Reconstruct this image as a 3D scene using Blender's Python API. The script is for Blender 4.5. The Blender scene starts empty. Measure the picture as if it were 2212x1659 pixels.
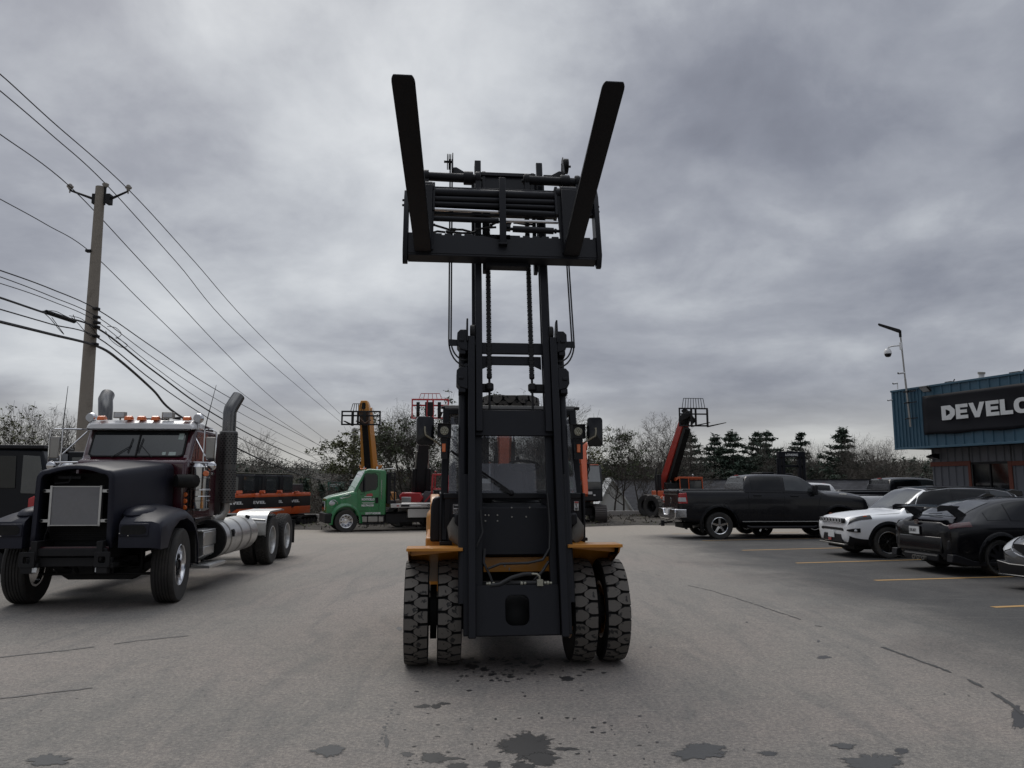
import bpy, bmesh, math, random
import numpy as np
from mathutils import Vector, Matrix
R_ = math.radians
scene = bpy.context.scene
COL = scene.collection

# ------------------------------------------------------------------ camera
FPX, CXP, CYP, CH = 1661.0, 1106.0, 829.5, 1.68      # focal length in pixels of a 2212 px wide picture, eye height
PITCH = math.atan(218 / FPX)
cam_d = bpy.data.cameras.new('camera'); cam = bpy.data.objects.new('camera', cam_d); COL.objects.link(cam)
cam_d.sensor_width = 36.0; cam_d.lens = FPX / 2212 * 36.0; cam_d.clip_end = 4000; cam_d.clip_start = 0.05
cam.location = (0, 0, CH); cam.rotation_euler = (math.pi / 2 + PITCH, 0, 0)
scene.camera = cam

# ------------------------------------------------------------------ light
SUN_EL, SUN_AZ = R_(52), R_(-25)                      # azimuth from +Y towards +X
sund = bpy.data.lights.new('sun', 'SUN'); sund.energy = 1.4; sund.angle = R_(35); sund.color = (1.0, 0.96, 0.9)
sun = bpy.data.objects.new('sun', sund); COL.objects.link(sun)
sdir = Vector((math.sin(SUN_AZ) * math.cos(SUN_EL), math.cos(SUN_AZ) * math.cos(SUN_EL), math.sin(SUN_EL)))
sun.rotation_euler = sdir.to_track_quat('Z', 'Y').to_euler()

scene.view_settings.view_transform = 'Standard'; scene.view_settings.look = 'None'
scene.view_settings.exposure = 0.0; scene.view_settings.gamma = 1.0
scene.view_settings.use_curve_mapping = False
scene.cycles.max_bounces = 6; scene.cycles.transparent_max_bounces = 12
scene.cycles.caustics_reflective = False; scene.cycles.caustics_refractive = False

class NT:                                              # tiny node-graph helper
    def __init__(s, tree): s.t = tree; s.n = tree.nodes; s.l = tree.links
    def add(s, typ, **kw):
        n = s.n.new(typ)
        for k, v in kw.items(): setattr(n, k, v)
        return n
    def val(s, sock, v):
        if hasattr(v, 'is_linked') or isinstance(v, bpy.types.NodeSocket): s.l.new(v, sock)
        elif v is not None: sock.default_value = v
    def math(s, op, a, b=None, c=None, clamp=False):
        n = s.add('ShaderNodeMath', operation=op); n.use_clamp = clamp
        s.val(n.inputs[0], a); s.val(n.inputs[1], b)
        if c is not None: s.val(n.inputs[2], c)
        return n.outputs[0]
    def vmath(s, op, a, b=None, scale=None):
        n = s.add('ShaderNodeVectorMath', operation=op); s.val(n.inputs[0], a)
        if b is not None: s.val(n.inputs[1], b)
        if scale is not None: s.val(n.inputs['Scale'], scale)
        return n.outputs['Value'] if op in ('DOT_PRODUCT', 'LENGTH', 'DISTANCE') else n.outputs[0]
    def noise(s, vec, scale, detail=4, rough=.5, dist=0.0, col=False):
        n = s.add('ShaderNodeTexNoise'); s.val(n.inputs['Vector'], vec)
        n.inputs['Scale'].default_value = scale; n.inputs['Detail'].default_value = detail
        n.inputs['Roughness'].default_value = rough; n.inputs['Distortion'].default_value = dist
        return n.outputs['Color' if col else 'Fac']
    def ramp(s, fac, stops, interp='LINEAR'):
        n = s.add('ShaderNodeValToRGB'); n.color_ramp.interpolation = interp; s.val(n.inputs[0], fac)
        e = n.color_ramp.elements
        while len(e) > 1: e.remove(e[-1])
        e[0].position = stops[0][0]; e[0].color = (*stops[0][1], 1)
        for p, c in stops[1:]:
            q = e.new(p); q.color = (*c, 1)
        return n.outputs[0]
    def mix(s, fac, a, b, mode='MIX'):
        n = s.add('ShaderNodeMix', data_type='RGBA', blend_type=mode); s.val(n.inputs[0], fac)
        for i, v in ((6, a), (7, b)):
            if isinstance(v, tuple): n.inputs[i].default_value = (*v[:3], 1)
            else: s.l.new(v, n.inputs[i])
        return n.outputs[2]
    def sstep(s, x, a, b):
        n = s.add('ShaderNodeMapRange', interpolation_type='SMOOTHSTEP'); s.val(n.inputs[0], x)
        n.inputs[1].default_value = a; n.inputs[2].default_value = b
        return n.outputs[0]

def pix_dir(px, py):
    x = (px - CXP) / FPX; y = -(py - CYP) / FPX
    return Vector((x, math.cos(PITCH) - y * math.sin(PITCH), math.sin(PITCH) + y * math.cos(PITCH)))

# ------------------------------------------------------------------ overcast sky
world = bpy.data.worlds.new('World'); scene.world = world; world.use_nodes = True
W = NT(world.node_tree); W.n.clear()
sky = W.add('ShaderNodeTexSky', sky_type='NISHITA'); sky.sun_disc = False
sky.sun_elevation = SUN_EL; sky.sun_rotation = SUN_AZ; sky.dust_density = 3.0
tc = W.add('ShaderNodeTexCoord').outputs['Generated']
sep = W.add('ShaderNodeSeparateXYZ'); W.l.new(tc, sep.inputs[0])
# layered cloud: lumps overhead that flatten into bands towards the horizon (height is taken logarithmically)
comb = W.add('ShaderNodeCombineXYZ'); W.l.new(sep.outputs[0], comb.inputs[0]); W.l.new(sep.outputs[1], comb.inputs[1])
W.l.new(W.math('MULTIPLY', W.math('LOGARITHM', W.math('ADD', W.math('MAXIMUM', sep.outputs[2], 0.0), 0.09), 2.718), .72), comb.inputs[2])
cv = W.vmath('ADD', comb.outputs[0], (4.37, 2.9, 1.6))
n1 = W.noise(cv, 2.0, 3, .45, .2); n2 = W.noise(cv, 5.2, 6, .55, .25); n3 = W.noise(cv, 13.0, 5, .6, .2)
dv = W.vmath('ADD', tc, W.vmath('SCALE', W.vmath('SUBTRACT', W.noise(cv, 4.0, 4, .55, 0, True), (.5, .5, .5)), scale=0.16))
dvn = W.vmath('NORMALIZE', dv)
f = W.math('ADD', W.math('MULTIPLY', n1, .62), W.math('ADD', W.math('MULTIPLY', n2, .42), W.math('MULTIPLY', n3, .10)))
f = W.math('SUBTRACT', f, .085)
for px, py, rad, wt in ((980, 200, 15, .10), (640, 330, 9, .11), (1560, 640, 8, .07), (900, 560, 9, .05), (2050, 420, 7, .05), (130, 830, 7, .08),
                        (1120, 700, 10, .03), (1737, 430, 9, -.10), (2131, 518, 6, -.07), (1382, 144, 8, -.08), (1900, 250, 10, -.03), (1500, 900, 7, -.03),
                        (127, 127, 10, .13), (285, 585, 8, .05), (700, 780, 7, -.06), (1180, 20, 7, .05), (120, 680, 7, -.02), (1700, 690, 6, .05), (1400, 930, 6, .03)):
    c = pix_dir(px, py).normalized()
    d = W.math('SUBTRACT', 1.0, W.vmath('DOT_PRODUCT', dvn, tuple(c)))
    k = 1.0 / (1 - math.cos(R_(rad)))
    g = W.math('EXPONENT', W.math('MULTIPLY', d, -k))
    f = W.math('ADD', f, W.math('MULTIPLY', g, wt))
cl = W.ramp(f, ((.26, (.165, .175, .215)), (.40, (.245, .260, .308)), (.50, (.345, .363, .410)), (.62, (.53, .555, .592)), (.76, (.72, .745, .77))))
hz = W.math('SUBTRACT', 1.0, W.sstep(sep.outputs[2], 0.0, 0.13))
cl = W.mix(W.math('MULTIPLY', hz, .62), cl, (.60, .585, .52))
cl = W.mix(1.0, cl, W.ramp(sep.outputs[2], ((.0, (1, 1, 1)), (.62, (1, 1, 1)), (.95, (3.2, 3.2, 3.1)))), 'MULTIPLY')
cl10 = W.mix(1.0, cl, (10.0, 10.0, 10.0), 'MULTIPLY')
sk = W.mix(0.94, sky.outputs[0], cl10)
bg = W.add('ShaderNodeBackground'); bg.inputs[1].default_value = 0.1; W.l.new(sk, bg.inputs[0])
wo = W.add('ShaderNodeOutputWorld'); W.l.new(bg.outputs[0], wo.inputs[0])

# ------------------------------------------------------------------ geometry helpers
class MB:
    def __init__(s): s.v = []; s.f = []; s.mi = []; s.m = 0
    def add(s, vs, fs):
        b = len(s.v); s.v += [tuple(v) for v in vs]
        s.f += [tuple(b + i for i in q) for q in fs]; s.mi += [s.m] * len(fs); return s
    def bx(s, x0, x1, y0, y1, z0, z1, M=None):
        vs = [(x, y, z) for x in (x0, x1) for y in (y0, y1) for z in (z0, z1)]
        if M is not None: vs = [M @ Vector(v) for v in vs]
        return s.add(vs, [(0, 1, 3, 2), (4, 6, 7, 5), (0, 4, 5, 1), (2, 3, 7, 6), (0, 2, 6, 4), (1, 5, 7, 3)])
    def box(s, c, d, rot=None):
        M = Matrix.Translation(c)
        if rot: M = M @ (Matrix.Rotation(R_(rot[2]), 4, 'Z') @ Matrix.Rotation(R_(rot[1]), 4, 'Y') @ Matrix.Rotation(R_(rot[0]), 4, 'X'))
        return s.bx(-d[0]/2, d[0]/2, -d[1]/2, d[1]/2, -d[2]/2, d[2]/2, M)
    def bar(s, p0, p1, w, h, up=(0, 0, 1), w1=None, h1=None):      # rectangular bar from p0 to p1
        p0 = Vector(p0); p1 = Vector(p1); d = (p1 - p0).normalized(); a = d.cross(Vector(up))
        if a.length < 1e-4: a = d.cross(Vector((0, 1, 0)))
        a.normalize(); b = a.cross(d); w1 = w if w1 is None else w1; h1 = h if h1 is None else h1
        vs = [p0 + a*sx*w/2 + b*sz*h/2 for sx, sz in ((-1,-1),(1,-1),(1,1),(-1,1))] + [p1 + a*sx*w1/2 + b*sz*h1/2 for sx, sz in ((-1,-1),(1,-1),(1,1),(-1,1))]
        return s.add(vs, [(0,1,2,3),(4,7,6,5),(0,4,5,1),(1,5,6,2),(2,6,7,3),(3,7,4,0)])
    def tube(s, pts, r, n=8, caps=True):
        pts = [Vector(p) for p in pts]; m = len(pts)
        rs = r if isinstance(r, (list, tuple)) else [r] * m
        T = [((pts[min(i+1, m-1)] - pts[max(i-1, 0)])).normalized() for i in range(m)]
        a = T[0].orthogonal().normalized(); vs = []
        for i in range(m):
            if i: 
                a = a - T[i] * a.dot(T[i]); a.normalize()
            b = T[i].cross(a)
            vs += [pts[i] + (a*math.cos(2*math.pi*k/n) + b*math.sin(2*math.pi*k/n)) * rs[i] for k in range(n)]
        fs = [(i*n+k, i*n+(k+1) % n, (i+1)*n+(k+1) % n, (i+1)*n+k) for i in range(m-1) for k in range(n)]
        if caps: fs += [tuple(range(n)), tuple(range((m-1)*n, m*n))]
        return s.add(vs, fs)
    def cyl(s, p0, p1, r0, r1=None, n=16): return s.tube([p0, p1], [r0, r0 if r1 is None else r1], n)
    def lathe(s, prof, c=(0, 0, 0), axis='z', n=24, closed=True):  # prof of (radius, height)
        vs = []; m = len(prof)
        for k in range(n):
            a = 2*math.pi*k/n; ca, sa = math.cos(a), math.sin(a)
            for r, h in prof:
                p = {'z': (r*ca, r*sa, h), 'x': (h, r*ca, r*sa), 'y': (r*ca, h, r*sa)}[axis]
                vs.append((p[0]+c[0], p[1]+c[1], p[2]+c[2]))
        fs = [(k*m+i, ((k+1) % n)*m+i, ((k+1) % n)*m+i+1, k*m+i+1) for k in range(n) for i in range(m-1)]
        if closed: fs += [(k*m+m-1, ((k+1) % n)*m+m-1, ((k+1) % n)*m, k*m) for k in range(n)]
        return s.add(vs, fs)
    def disc(s, c, r, h, axis='z', n=24, bev=0.0):
        b = bev
        return s.lathe([(0.0005, -h/2), (r-b, -h/2), (r, -h/2+b), (r, h/2-b), (r-b, h/2), (0.0005, h/2)], c, axis, n)
    def prism(s, poly, axis, a, b):                                # 2D outline pushed along an axis
        def P(u, v, w): return {'x': (w, u, v), 'y': (u, w, v), 'z': (u, v, w)}[axis]
        n = len(poly)
        return s.add([P(u, v, a) for u, v in poly] + [P(u, v, b) for u, v in poly],
                     [tuple(range(n)), tuple(range(2*n-1, n-1, -1))] + [(i, (i+1) % n, n+(i+1) % n, n+i) for i in range(n)])
    def plate_hole(s, outer, inner, axis, a, b):                   # ring between two outlines of equal length
        def P(u, v, w): return {'x': (w, u, v), 'y': (u, w, v), 'z': (u, v, w)}[axis]
        n = len(outer); vs = []
        for w in (a, b): vs += [P(u, v, w) for u, v in outer] + [P(u, v, w) for u, v in inner]
        fs = []
        for i in range(n):
            j = (i+1) % n
            fs += [(i, j, n+j, n+i), (2*n+i, 3*n+i, 3*n+j, 2*n+j), (i, 2*n+i, 2*n+j, j), (n+i, n+j, 3*n+j, 3*n+i)]
        return s.add(vs, fs)
    def loft(s, rings, cap0=True, cap1=True, closed=True):
        n = len(rings[0]); vs = [p for r in rings for p in r]
        kk = n if closed else n-1
        fs = [(i*n+k, i*n+(k+1) % n, (i+1)*n+(k+1) % n, (i+1)*n+k) for i in range(len(rings)-1) for k in range(kk)]
        if cap0: fs.append(tuple(range(n)))
        if cap1: fs.append(tuple(range((len(rings)-1)*n, len(rings)*n)))
        return s.add(vs, fs)
    def sphere(s, c, r, n=14, m=8, sc=(1, 1, 1)):
        prof = [(max(.0005, r*math.sin(math.pi*i/m)), -r*math.cos(math.pi*i/m)) for i in range(m+1)]
        b = len(s.v); s.lathe(prof, (0, 0, 0), 'z', n, False)
        for i in range(b, len(s.v)): v = s.v[i]; s.v[i] = (v[0]*sc[0]+c[0], v[1]*sc[1]+c[1], v[2]*sc[2]+c[2])
        return s
    def xf(s, M): s.v = [tuple(M @ Vector(v)) for v in s.v]; return s
    def mesh(s, name, mats, smooth=True, angle=35, recalc=True):
        me = bpy.data.meshes.new(name); me.from_pydata(s.v, [], s.f)
        mats = mats if isinstance(mats, (list, tuple)) else [mats]
        for m in mats: me.materials.append(m)
        me.polygons.foreach_set('material_index', s.mi)
        if recalc:
            bm = bmesh.new(); bm.from_mesh(me); bmesh.ops.recalc_face_normals(bm, faces=bm.faces); bm.to_mesh(me); bm.free()
        if smooth:
            me.polygons.foreach_set('use_smooth', [True] * len(me.polygons))
            me.set_sharp_from_angle(angle=R_(angle))
        me.update(); return me
    def build(s, name, mats, parent=None, bevel=0, smooth=True, angle=35, seg=2, recalc=True):
        o = bpy.data.objects.new(name, s.mesh(name, mats, smooth, angle, recalc)); COL.objects.link(o)
        if parent is not None: o.parent = parent
        if bevel:
            b = o.modifiers.new('bevel', 'BEVEL'); b.width = bevel; b.segments = seg; b.limit_method = 'ANGLE'; b.angle_limit = R_(40)
        return o

def tag(o, label=None, cat=None, group=None, kind=None):
    if label: o['label'] = label
    if cat: o['category'] = cat
    if group: o['group'] = group
    if kind: o['kind'] = kind
    return o
def thing(name, label, cat, loc=(0, 0, 0), rz=0.0, group=None):
    o = bpy.data.objects.new(name, None); COL.objects.link(o); o.empty_display_size = .1
    o.location = loc; o.rotation_euler = (0, 0, R_(rz)); return tag(o, label, cat, group)
def part(name, parent, loc=(0, 0, 0), rot=(0, 0, 0)):
    o = bpy.data.objects.new(name, None); COL.objects.link(o); o.parent = parent; o.empty_display_size = .05
    o.location = loc; o.rotation_euler = rot; return o
def inst(name, me, parent, loc=(0, 0, 0), rot=(0, 0, 0), sc=(1, 1, 1)):
    o = bpy.data.objects.new(name, me); COL.objects.link(o); o.parent = parent
    o.location = loc; o.rotation_euler = rot; o.scale = sc; return o

def rrect(x0, x1, z0, z1, r, n=6):
    out = []
    for cx, cz, a0 in ((x1-r, z1-r, 0), (x0+r, z1-r, 90), (x0+r, z0+r, 180), (x1-r, z0+r, 270)):
        for i in range(n+1):
            a = R_(a0 + 90*i/n); out.append((cx + r*math.cos(a), cz + r*math.sin(a)))
    return out
# ground height: the yard falls away gently to the far left
def sst(x, a, b):
    t = min(1, max(0, (x-a)/(b-a))); return t*t*(3-2*t)
def gz(x, y): return -0.42 * sst(y, 21, 36) * (1 - .5 * sst(x, -1, 7))
def at(px, py, Y):
    r = pix_dir(px, py); return Vector((0, 0, CH)) + r * (Y / r[1])
def gnd(px, py):
    z = 0.0
    for _ in range(4):
        r = pix_dir(px, py); t = (z - CH) / r[2]; p = Vector((0, 0, CH)) + r * t; z = gz(p.x, p.y)
    return p

# ------------------------------------------------------------------ materials
def principled(name):
    m = bpy.data.materials.new(name); m.use_nodes = True; T = NT(m.node_tree)
    return m, T, T.n['Principled BSDF']
def mat(name, col, rough=.5, metal=0.0, coat=0.0, dirt=.25, dcol=(.16, .145, .13), scale=3.0, bump=.0, var=.12, spec=None, emit=None):
    m, T, b = principled(name)
    tc = T.add('ShaderNodeTexCoord').outputs['Object']
    n = T.noise(tc, scale, 6, .6, .2); n2 = T.noise(tc, scale*9, 4, .6)
    c0 = tuple(max(0, v*(1-var)) for v in col); c1 = tuple(min(1, v*(1+var)) for v in col)
    c = T.ramp(n, ((.3, c0), (.7, c1)))
    if dirt:
        fac = T.math('MULTIPLY', T.sstep(T.math('ADD', T.math('MULTIPLY', n, .7), T.math('MULTIPLY', n2, .3)), .46, .72), dirt)
        c = T.mix(fac, c, dcol)
        T.l.new(T.math('ADD', rough, T.math('MULTIPLY', fac, .35), clamp=True), b.inputs['Roughness'])
    else: b.inputs['Roughness'].default_value = rough
    T.l.new(c, b.inputs['Base Color'])
    b.inputs['Metallic'].default_value = metal; b.inputs['Coat Weight'].default_value = coat; b.inputs['Coat Roughness'].default_value = .06
    if spec is not None: b.inputs['Specular IOR Level'].default_value = spec
    if bump:
        bp = T.add('ShaderNodeBump'); bp.inputs['Strength'].default_value = bump; bp.inputs['Distance'].default_value = .01
        T.l.new(n2, bp.inputs['Height']); T.l.new(bp.outputs[0], b.inputs['Normal'])
    if emit: b.inputs['Emission Color'].default_value = (*emit[:3], 1); b.inputs['Emission Strength'].default_value = emit[3]
    return m
def glass(name, tint=(.75, .8, .8), rough=.02, opac=.18):
    m = bpy.data.materials.new(name); m.use_nodes = True; T = NT(m.node_tree); T.n.clear()
    tr = T.add('ShaderNodeBsdfTransparent'); tr.inputs[0].default_value = (*tint, 1)
    gl = T.add('ShaderNodeBsdfGlossy'); gl.inputs['Roughness'].default_value = rough; gl.inputs[0].default_value = (.9, .9, .92, 1)
    df = T.add('ShaderNodeBsdfDiffuse'); df.inputs[0].default_value = (.34, .34, .35, 1)  # pale film mixed into the glass colour, painting in a grey reflected haze
    fr = T.add('ShaderNodeFresnel'); fr.inputs[0].default_value = 1.6
    tc = T.add('ShaderNodeTexCoord').outputs['Object']; nz = T.noise(tc, 1.7, 4, .6, .5)
    mx = T.add('ShaderNodeMixShader'); T.l.new(T.math('MULTIPLY', nz, opac*2), mx.inputs[0]); T.l.new(tr.outputs[0], mx.inputs[1]); T.l.new(df.outputs[0], mx.inputs[2])
    m2 = T.add('ShaderNodeMixShader'); T.l.new(fr.outputs[0], m2.inputs[0]); T.l.new(mx.outputs[0], m2.inputs[1]); T.l.new(gl.outputs[0], m2.inputs[2])
    o = T.add('ShaderNodeOutputMaterial'); T.l.new(m2.outputs[0], o.inputs[0]); return m

M = dict(
    lift_black=mat('lift_black', (.0045, .0050, .0080), .45, spec=.28, dirt=.12, dcol=(.016, .016, .019), scale=4, bump=.06),
    lift_panel=mat('lift_panel', (.0055, .0060, .0090), .5, spec=.28, dirt=.16, dcol=(.018, .018, .021), scale=2.5, bump=.08),
    fork_steel=mat('fork_steel', (.0035, .0038, .0060), .5, spec=.25, dirt=.15, dcol=(.014, .011, .010), scale=5, bump=.1),
    lift_yellow=mat('lift_yellow', (.50, .20, .018), .38, coat=.3, dirt=.3, dcol=(.16, .10, .05)),
    chrome=mat('chrome', (.62, .62, .63), .12, metal=1.0, dirt=.06),
    alu=mat('aluminium', (.50, .50, .49), .34, metal=.9, dirt=.45, dcol=(.24, .235, .225), scale=4),
    alu_wheel=mat('aluminium_wheel', (.50, .50, .49), .3, metal=.75, dirt=.4, dcol=(.25, .235, .22), scale=6),
    rubber=mat('rubber', (.022, .021, .020), .8, dirt=.7, dcol=(.075, .068, .060), scale=5, bump=.15),
    rubber_black=mat('rubber_black', (.008, .008, .008), .7, spec=.25, dirt=.35, dcol=(.04, .037, .034), scale=5),
    dark=mat('dark_steel', (.008, .008, .009), .6, spec=.3, dirt=.4, dcol=(.035, .032, .03), scale=6),
    hose=mat('hose_rubber', (.010, .010, .011), .55, dirt=.2, dcol=(.03, .03, .03)),
    screen_dark=mat('dark_screen', (.016, .019, .020), .05, coat=.4, dirt=.05),
    steel=mat('bare_steel', (.30, .29, .27), .4, metal=.8, dirt=.4),
    primer=mat('grey_primer', (.016, .017, .026), .42, dirt=.25, dcol=(.028, .029, .040), scale=2, spec=.22),
    smoke_chrome=mat('smoky_chrome', (.15, .148, .145), .22, metal=1.0, dirt=.4, dcol=(.12, .11, .10)),
    dull_alu=mat('dull_aluminium', (.11, .108, .105), .4, metal=.85, dirt=.5, dcol=(.10, .095, .09)),
    clean_chrome=mat('clean_chrome', (.36, .36, .37), .10, metal=1.0, dirt=.05),
    maroon=mat('maroon_paint', (.040, .005, .011), .22, coat=.7, dirt=.10, dcol=(.06, .03, .03)),
    white_paint=mat('white_paint', (.66, .66, .66), .3, coat=.4, dirt=.25, dcol=(.36, .35, .33)),
    orange_lens=mat('orange_lens', (.62, .12, .010), .2, coat=.6, dirt=.15),
    red_lens=mat('red_lens', (.32, .010, .012), .2, coat=.8, dirt=.1),
    clear_lens=mat('clear_lens', (.42, .43, .44), .15, coat=.8, dirt=.2),
    black_trim=mat('black_trim', (.008, .008, .010), .45, spec=.3, dirt=.15, dcol=(.02, .02, .02)),
    gloss_black=mat('gloss_black', (.0035, .0035, .005), .18, coat=.25, spec=.3, dirt=.05, dcol=(.010, .010, .010)),
    tint=mat('tinted_glass', (.005, .006, .007), .06, spec=.35, coat=.15, dirt=.05),
    tint_grey=mat('grey_glass', (.038, .043, .046), .08, coat=.5, dirt=.1),
    orange=mat('machine_orange', (.52, .085, .018), .35, coat=.3, dirt=.3, dcol=(.22, .08, .04)),
    red=mat('machine_red', (.42, .022, .026), .35, coat=.3, dirt=.3, dcol=(.16, .06, .05)),
    amber=mat('machine_amber', (.55, .23, .03), .38, coat=.2, dirt=.35, dcol=(.2, .11, .05)),
    green=mat('truck_green', (.010, .150, .042), .25, coat=.6, dirt=.15, dcol=(.05, .11, .06)),
    charcoal=mat('charcoal_paint', (.0085, .0085, .0105), .24, coat=.25, spec=.25, dirt=.15, dcol=(.014, .013, .013)),
    letter=mat('white_letters', (.62, .63, .63), .5, dirt=.15),
    letter_black=mat('black_letters', (.02, .02, .02), .5, dirt=0),
    fin=mat('radiator_fins', (.24, .24, .25), .5, metal=.5, dirt=.2),
    wood=mat('pole_wood', (.235, .208, .175), .85, dirt=.5, dcol=(.075, .064, .055), scale=2.2, bump=.4),
    wire=mat('black_cable', (.010, .010, .012), .6, dirt=0),
    seat=mat('seat_vinyl', (.030, .031, .034), .5, dirt=.1),
    concrete=mat('concrete', (.30, .285, .26), .9, dirt=.4, dcol=(.17, .16, .145), scale=1.5, bump=.2),
)
# weathered lug faces: dusty grey centre with a dark rim
def lug_mat():
    m, T, b = principled('lug_face')
    tc = T.add('ShaderNodeTexCoord').outputs['Object']; n = T.noise(tc, 16, 3, .5, .3); n2 = T.noise(tc, 90, 3, .6)
    f = T.sstep(T.math('ADD', n, T.math('MULTIPLY', T.math('SUBTRACT', n2, .5), .12)), .38, .42)
    T.l.new(T.mix(f, (.020, .019, .018), T.mix(T.noise(tc, 60, 3, .6), (.085, .077, .068), (.125, .113, .100))), b.inputs['Base Color'])
    b.inputs['Roughness'].default_value = .85
    bp = T.add('ShaderNodeBump'); bp.inputs['Strength'].default_value = .3; bp.inputs['Distance'].default_value = .006
    T.l.new(n2, bp.inputs['Height']); T.l.new(bp.outputs[0], b.inputs['Normal']); return m
M['lug'] = lug_mat()
M['cab_glass'] = glass('cab_glass', (.88, .89, .90), .03, .17)
M['clear_glass'] = glass('clear_glass', (.35, .38, .38), .02, .10)
M['truck_glass'] = glass('truck_glass', (.22, .24, .24), .03, .12)

# ------------------------------------------------------------------ lettering
def text(parent, name, body, size, loc, rot, m, bold=.0, sx=1.0, align='LEFT', extr=.002):
    cu = bpy.data.curves.new(name, 'FONT'); cu.body = body; cu.size = size; cu.offset = bold; cu.extrude = extr
    cu.align_x = align; cu.align_y = 'BOTTOM_BASELINE'; cu.resolution_u = 3
    tmp = bpy.data.objects.new(name, cu); COL.objects.link(tmp)
    bpy.context.view_layer.update()
    me = bpy.data.meshes.new_from_object(tmp.evaluated_get(bpy.context.evaluated_depsgraph_get()))
    bpy.data.objects.remove(tmp); bpy.data.curves.remove(cu)
    me.materials.clear(); me.materials.append(m)
    o = inst(name, me, parent, loc, tuple(R_(a) for a in rot)); o.scale = (sx, 1, 1); return o
# heavy block capitals, each in a 0..w by 0..1 cell
BLOCK = {
 'D': (.92, [[(0,0),(.62,0),(.92,.32),(.92,.68),(.62,1),(0,1)]], [[(.30,.26),(.58,.42),(.58,.60),(.30,.76)]]),
 'E': (.80, [[(0,0),(.8,0),(.8,.24),(.29,.24),(.29,.39),(.74,.39),(.74,.61),(.29,.61),(.29,.76),(.8,.76),(.8,1),(0,1)]], []),
 'V': (1.02, [[(.36,0),(.66,0),(1.02,1),(.72,1),(.51,.36),(.30,1),(0,1)]], []),
 'L': (.74, [[(0,0),(.74,0),(.74,.25),(.29,.25),(.29,1),(0,1)]], []),
 'N': (.92, [[(0,0),(.27,0),(.27,.56),(.65,0),(.92,0),(.92,1),(.65,1),(.65,.44),(.27,1),(0,1)]], []),
}
def block_word(word, h, gap=.08):
    mb = MB(); x = 0
    for ch in word:
        if ch == 'O':
            def ov(rx, rz, n=24): return [(.5 + rx*math.copysign(abs(math.cos(2*math.pi*i/n))**.8, math.cos(2*math.pi*i/n)), .5 + rz*math.copysign(abs(math.sin(2*math.pi*i/n))**.8, math.sin(2*math.pi*i/n))) for i in range(n)]
            o = [((x+u)*h, v*h) for u, v in ov(.5, .5)]; i_ = [((x+u)*h, v*h) for u, v in ov(.21, .25)]
            mb.plate_hole(o, i_, 'y', -.004, .004); w = 1.0
        else:
            w, outs, holes = BLOCK[ch]
            if holes:
                o = outs[0]; hh = holes[0]; n = 24
                def res(poly, n):                              # resample both outlines by angle about the hole's middle
                    cx = sum(p[0] for p in hh)/4; cz = sum(p[1] for p in hh)/4; out = []
                    for k in range(n):
                        a = 2*math.pi*(k+.5)/n; dx, dz = math.cos(a), math.sin(a); best = 9
                        for i in range(len(poly)):
                            (x1, z1), (x2, z2) = poly[i], poly[(i+1) % len(poly)]; ex, ez = x2-x1, z2-z1
                            den = dx*ez - dz*ex
                            if abs(den) < 1e-9: continue
                            t = ((x1-cx)*ez - (z1-cz)*ex)/den; u = ((x1-cx)*dz - (z1-cz)*dx)/den
                            if t > 0 and -1e-6 <= u <= 1+1e-6: best = min(best, t)
                        out.append(((x+cx+dx*best)*h, (cz+dz*best)*h))
                    return out
                mb.plate_hole(res(o, 72), res(hh, 72), 'y', -.004, .004)
            else: mb.prism([((x+u)*h, v*h) for u, v in outs[0]], 'y', -.004, .004)
        x += w + gap
    return mb

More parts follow.
